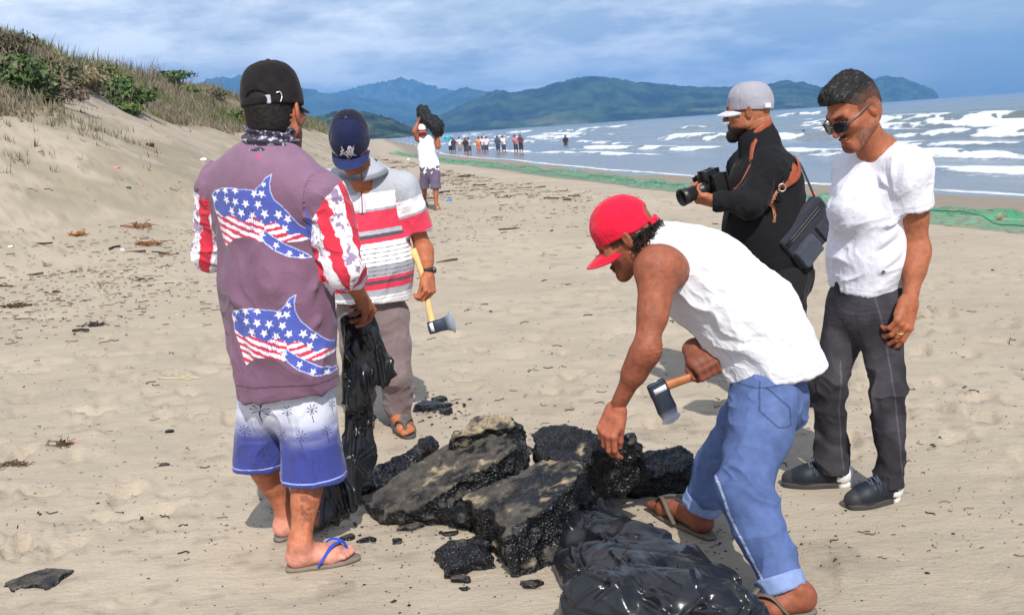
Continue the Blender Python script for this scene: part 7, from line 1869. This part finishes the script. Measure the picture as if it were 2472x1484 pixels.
# footwear-stirred sand ridges are part of the ground
# ================================================================ dune plants
def leafbush(name, label, px, py, rad, n, leaf, cols, seed, dry=0.0, squash=0.7, group='shrubs on the dune', Yfix=None, bare=0.0):
    g = T_(px, py) if Yfix is None else Yfix
    r = np.random.default_rng(seed); rad = np.asarray(rad, float) * np.ones(3)
    rad = rad * A_(1.05, 1.0, 0.72)
    root = thing('shrub', g, label, 'shrub', group)
    blobs = [(g + A_(r.normal(0, 0.35)*rad[0], r.normal(0, 0.35)*rad[1], abs(r.normal(0.35, 0.25))*rad[2]), r.uniform(0.3, 0.6)*rad) for _ in range(9)]
    P_ = []; N_ = []
    for _ in range(n):
        c, rr = blobs[r.integers(len(blobs))]; d = unit(r.normal(size=3)); P_.append(c + d * rr * r.uniform(0.55, 1.05)); N_.append(unit(d + 0.9 * r.normal(size=3) + A_(0, 0, 0.5)))
    P_, N_ = np.array(P_), np.array(N_); P_[:, 2] = np.maximum(P_[:, 2], land_z(P_[:, 0], P_[:, 1], False) + 0.03)
    t = np.cross(N_, r.normal(size=(n, 3))); t /= np.linalg.norm(t, axis=1, keepdims=True); b = np.cross(N_, t)
    L = leaf * r.uniform(0.6, 1.3, n)[:, None]
    v = np.stack([P_ - t*L, P_ + b*L*0.5, P_ + t*L, P_ - b*L*0.5], 1).reshape(-1, 3); Q = np.arange(4*n).reshape(n, 4)
    k = r.random(n); ca, cb = np.array(cols[0]), np.array(cols[1]); c = ca[None]*(1-k[:, None]) + cb[None]*k[:, None]; c = c * r.uniform(0.65, 1.35, (n, 1))
    mkmesh('foliage', v, Q, M_LEAF, np.repeat(c, 4, 0), parent=root, smooth=False)
    parts = []
    for c0, rr in blobs:
        mid = g*0.5 + c0*0.5 + r.normal(size=3)*0.08*rad[0]
        parts.append(tube(spline([g + A_(0, 0, -0.05), mid, c0 + A_(0, 0, rr[2]*(0.5 + bare))], 5), np.linspace(0.035, 0.010, 11) * rad[0], 5))
        for _ in range(int(3 + 8*bare)): parts.append(tube(np.linspace(mid, mid + unit(r.normal(size=3) + A_(0, 0, 0.7)) * rad[0] * r.uniform(0.3, 0.8), 4), np.linspace(0.014, 0.004, 4) * rad[0], 4))
    tv, tq = cat(parts); mkmesh('branches', tv, tri(tq), M_DRY, np.tile(lin(140, 122, 104), (len(tv), 1)), parent=root)
g1, g2 = (0.035, 0.070, 0.018), (0.10, 0.15, 0.040); d1, d2 = (0.10, 0.075, 0.05), (0.20, 0.155, 0.105); y1, y2 = (0.09, 0.12, 0.03), (0.20, 0.22, 0.07)
leafbush('s', 'dense green shrub at the left edge of the dune', 42, 232, (1.15, 1.0, 0.95), 1900, 0.085, (g1, g2), 1)
leafbush('s', 'grey-brown leafless thicket right of the leftmost green shrub', 112, 245, (0.9, 0.8, 0.75), 900, 0.06, (d1, d2), 2, bare=1.0)
leafbush('s', 'gnarled half-dead shrub with bare forked trunks at the chute top', 143, 212, (0.85, 0.8, 0.95), 1100, 0.08, (d1, y1), 3, bare=1.0)
leafbush('s', 'brown seagrape-like shrub behind the forked trunks', 196, 205, (1.0, 0.9, 0.75), 1200, 0.10, ((0.12, 0.10, 0.05), (0.22, 0.18, 0.10)), 4)
leafbush('s', 'bright green shrub beside the top of the sand chute', 248, 216, (1.25, 1.0, 0.85), 1900, 0.09, (g1, (0.12, 0.19, 0.045)), 5)
leafbush('s', 'green shrub spilling down the slope right of the chute', 292, 246, (1.25, 1.0, 0.75), 1700, 0.085, (g1, g2), 6)
leafbush('s', 'light green shrub patch lowest on the slope by the chute', 312, 270, (0.85, 0.8, 0.45), 900, 0.08, (y1, g2), 7)
leafbush('s', 'green shrub standing on the skyline above the chute', 225, 172, (1.3, 1.0, 0.6), 1200, 0.09, (y1, g2), 8)
leafbush('s', 'green shrub on the skyline halfway along the ridge', 402, 190, (1.9, 1.5, 0.8), 1300, 0.12, (g1, g2), 9)
leafbush('s', 'yellow-green shrub on the slope under the ridge shrub', 440, 222, (1.7, 1.4, 0.5), 900, 0.12, (y1, y2), 10)
leafbush('s', 'bright green creeper patch near the black cap', 560, 288, (2.4, 1.8, 0.6), 1200, 0.14, (y1, (0.14, 0.20, 0.055)), 11)
leafbush('s', 'dull green shrub on the ridge near the black cap', 500, 232, (1.8, 1.4, 0.5), 800, 0.13, (d1, y1), 12)
leafbush('s', 'dark shrub at the crest on the far left', 10, 128, (0.9, 0.9, 0.6), 800, 0.07, (d1, (0.06, 0.07, 0.03)), 13)
def dune_grass():
    r = np.random.default_rng(8); B = 44000
    y = 12 * (330 / 12) ** (r.random(B) ** 1.25) ; e = r.uniform(-4, 1, B) + r.random(B) * (veg_limit(y) + 2.0)
    e = np.where(r.random(B) < 0.30, r.uniform(-2.5, 1.0, B), e)
    x = np.interp(y, _YC, _XC) + e
    q = pts3(x, y); keep = (e < veg_limit(y) + 0.9 * (fbm(q, 0.5, 3, 31) - 0.5) - 0.1) & (fbm(q, 0.9, 2, 9) > 0.34)
    low = (e > veg_limit(y)) & (e < veg_limit(y) + 2.5) & (r.random(B) < 0.04); keep |= low
    keep |= (y < 24) & (e > 5.5) & (e < 9.8) & (fbm(q, 0.7, 3, 19) > 0.47) & (r.random(B) < 0.75)
    x, y, e = x[keep], y[keep], e[keep]; n = len(x); z = land_z(x, y, False)
    sc = (0.75 + 0.011 * y) * r.uniform(0.6, 1.25, n) * np.where(e > veg_limit(y) + 0.3, 0.55, 1.0); tall = sstep(1.0, -1.0, e) * (y < 60)
    vs, fs, cs = [], [], []; gr = fbm(pts3(x, y), 0.16, 3, 14)
    for k in range(6):
        a = r.uniform(0, 2*np.pi, n); lean = r.uniform(0.1, 0.75, n); h = sc * r.uniform(0.10, 0.30, n) * (1 + 1.8 * tall * (k < 2)); w = sc * r.uniform(0.014, 0.036, n)
        ox, oy = r.normal(0, 0.12, n) * sc, r.normal(0, 0.12, n) * sc
        bx, by = x + ox, y + oy
        p0 = np.stack([bx - w*np.sin(a + 1.57), by - w*np.cos(a + 1.57), z - 0.03], 1); p1 = np.stack([bx + w*np.sin(a + 1.57), by + w*np.cos(a + 1.57), z - 0.03], 1)
        p2 = np.stack([bx + np.cos(a)*lean*h, by + np.sin(a)*lean*h, z + h], 1)
        o = len(np.concatenate(vs)) if vs else 0; vs.append(np.stack([p0, p1, p2], 1).reshape(-1, 3)); fs.append(np.arange(3*n).reshape(n, 3) + o)
        m = sstep(0.44, 0.62, gr + 0.25 * (r.random(n) - 0.5))[:, None]
        dry = np.array((0.20, 0.165, 0.110)) * r.uniform(0.55, 1.3, (n, 1)); gn = np.array((0.12, 0.145, 0.045)) * r.uniform(0.6, 1.3, (n, 1))
        cs.append(np.repeat(dry * (1 - m) + gn * m, 3, 0))
    o = mkmesh('dune_grass', np.concatenate(vs), np.concatenate(fs), M_LEAF, np.concatenate(cs), smooth=False); tag(o, 'dry brown and green grass covering the dune', kind='stuff')
dune_grass()

# ================================================================ people in the water
def bather(px, py, hpx, shirt, pants, label, seed, arm=0, wade=0.15, tub=None):
    b = G(px, py, SEA_Z); Yd = b[1]; H = 1.38; s = H / 1.7; r = np.random.default_rng(seed)
    b = A_(b[0], b[1], SEA_Z - wade)
    root = person(b, label, 'bathers and net haulers in the shallows')
    q = lambda x, y, z: b + A_(x, y, z) * s
    tw = r.normal(0, 0.05)
    body = [rc(q(0, 0, .95), q(tw, 0, 1.38), .13, .16, flat=A_(0, 1, 0), q=.65, k=.05), ell(q(tw*1.3, -.02, 1.60), (.085, .095, .115), k=.03), rc(q(tw, 0, 1.4), q(tw*1.2, 0, 1.55), .055, .05, k=.03)]
    for sd in (-1, 1):
        body += [rc(q(sd*.09, 0, .92), q(sd*.11, -.03*sd, .5), .08, .055, k=.03), rc(q(sd*.11, -.03*sd, .5), q(sd*.12, .03*sd, .02), .05, .035, k=.03)]
        if arm == 2: e_, w_ = q(sd*.28, -.1, 1.55), q(sd*.16, -.05, 1.80)
        elif arm == 1: e_, w_ = q(sd*.26, -.16, 1.18), q(sd*.10 + .2, -.32, 1.12)
        else: e_, w_ = q(sd*.25, 0, 1.12), q(sd*.27, -.08, .86)
        body += [rc(q(sd*.19 + tw, 0, 1.40), e_, .05, .04, k=.03), rc(e_, w_, .04, .03, k=.02)]
    v, Q = nets(body, 0.028); mkmesh('body', v, Q, M_SKIN, tint(v, lin(140, 88, 64), 0.1, 6), parent=root)
    v, Q = nets([rc(q(0, 0, .98), q(tw, 0, 1.38), .15, .165, flat=A_(0, 1, 0), q=.68, k=.05)] + [rc(q(sd*.17 + tw, 0, 1.40), q(sd*.235, -.02, 1.24) if arm != 2 else q(sd*.24, -.05, 1.5), .07, .065, k=.03) for sd in (-1, 1)] + [half(q(0, 0, .90), (0, 0, -1))], 0.028)
    mkmesh('shirt', v, Q, M_CLOTH, tint(v, shirt, 0.08, 6), parent=root)
    v, Q = nets([rc(q(sd*.08, 0, .92), q(sd*.11, -.02*sd, .42), .092, .075, k=.04) for sd in (-1, 1)] + [half(q(0, 0, .48), (0, 0, -1))], 0.028)
    mkmesh('shorts', v, Q, M_CLOTH, tint(v, pants, 0.08, 6), parent=root)
    v, Q = nets([ell(q(tw*1.3, -.005, 1.645), (.092, .102, .09)), half(q(0, -.05, 1.61), A_(0, -.3, -1))], 0.02); mkmesh('hair', v, Q, M_HAIR, np.tile((.02, .016, .014), (len(v), 1)), parent=root)
Zx = lambda zx, zy: ((1140 + zx / 4.122) * 0.824, (280 + zy / 4.122) * 0.824)
W_, K_ = lin(226, 224, 226), lin(66, 68, 82)
for i, (zx, zy, sh, pa, lab, arm) in enumerate((
    (745, 692, W_, lin(40, 54, 86), 'bather in white top under the turquoise tub', 2), (788, 690, lin(60, 60, 80), K_, 'dark-clothed bather just right of the turquoise tub', 0), (858, 672, lin(206, 196, 190), lin(150, 130, 120), 'pale bather alone past the turquoise tub, wading deeper', 0),
    (932, 712, lin(50, 50, 60), K_, 'thin dark bather standing nearest the sand', 0), (975, 702, lin(170, 172, 178), K_, 'tallest bather in grey shirt and black trousers', 1), (1083, 694, lin(210, 150, 110), lin(196, 110, 90), 'bather in orange-tan clothes beside the tall grey-shirted one', 1),
    (1142, 690, lin(200, 206, 210), lin(70, 84, 90), 'short bather in pale shirt, half-hidden pair\'s nearer one', 0), (1180, 692, lin(226, 200, 210), K_, 'bather in pinkish-white shirt of the close pair', 0), (1320, 690, lin(58, 84, 96), lin(50, 66, 76), 'small bather all in dark teal standing apart', 0),
    (1390, 692, W_, lin(66, 70, 88), 'bather in white shirt with arms forward', 1), (1535, 690, lin(190, 120, 140), K_, 'bather in pink shirt hauling with dark companion', 1), (1598, 690, lin(74, 56, 70), lin(60, 50, 64), 'dark bather leaning at the end of the row', 1))):
    bather(*Zx(zx, zy), 40, sh, pa, lab, 50 + i, arm)
bather(1366, 352, 30, lin(46, 50, 66), K_, 'lone dark bather wading among the breakers', 70, 0, 0.55)
bather(1940, 330, 20, lin(170, 214, 90), K_, 'lime-shirted swimmer out in the surf behind the photographer', 71, 0, 1.0)
def tub():
    x, y = Zx(728, 560); b = G(*Zx(745, 692), SEA_Z); c = P(x - 4, y - 5, b[1])
    v, Q = nets([rc(c, c + A_(0, 0, 0.28), 0.26, 0.33, k=0.02), half(c + A_(0, 0, .30), (0, 0, 1)), half(c + A_(0, 0, -.08), (0, 0, -1)), ('s', rc(c + A_(0, 0, .12), c + A_(0, 0, .45), 0.24, 0.30)[1], c - 0.4, c + 0.6, 0.01)], 0.035)
    o = mkmesh('plastic_tub', v, Q, M_PLASTIC, np.tile(lin(40, 190, 214), (len(v), 1))); tag(o, 'turquoise plastic tub carried on a bather\'s head', 'tub')
tub()
print('SCRIPT DONE', time.time() - T0)
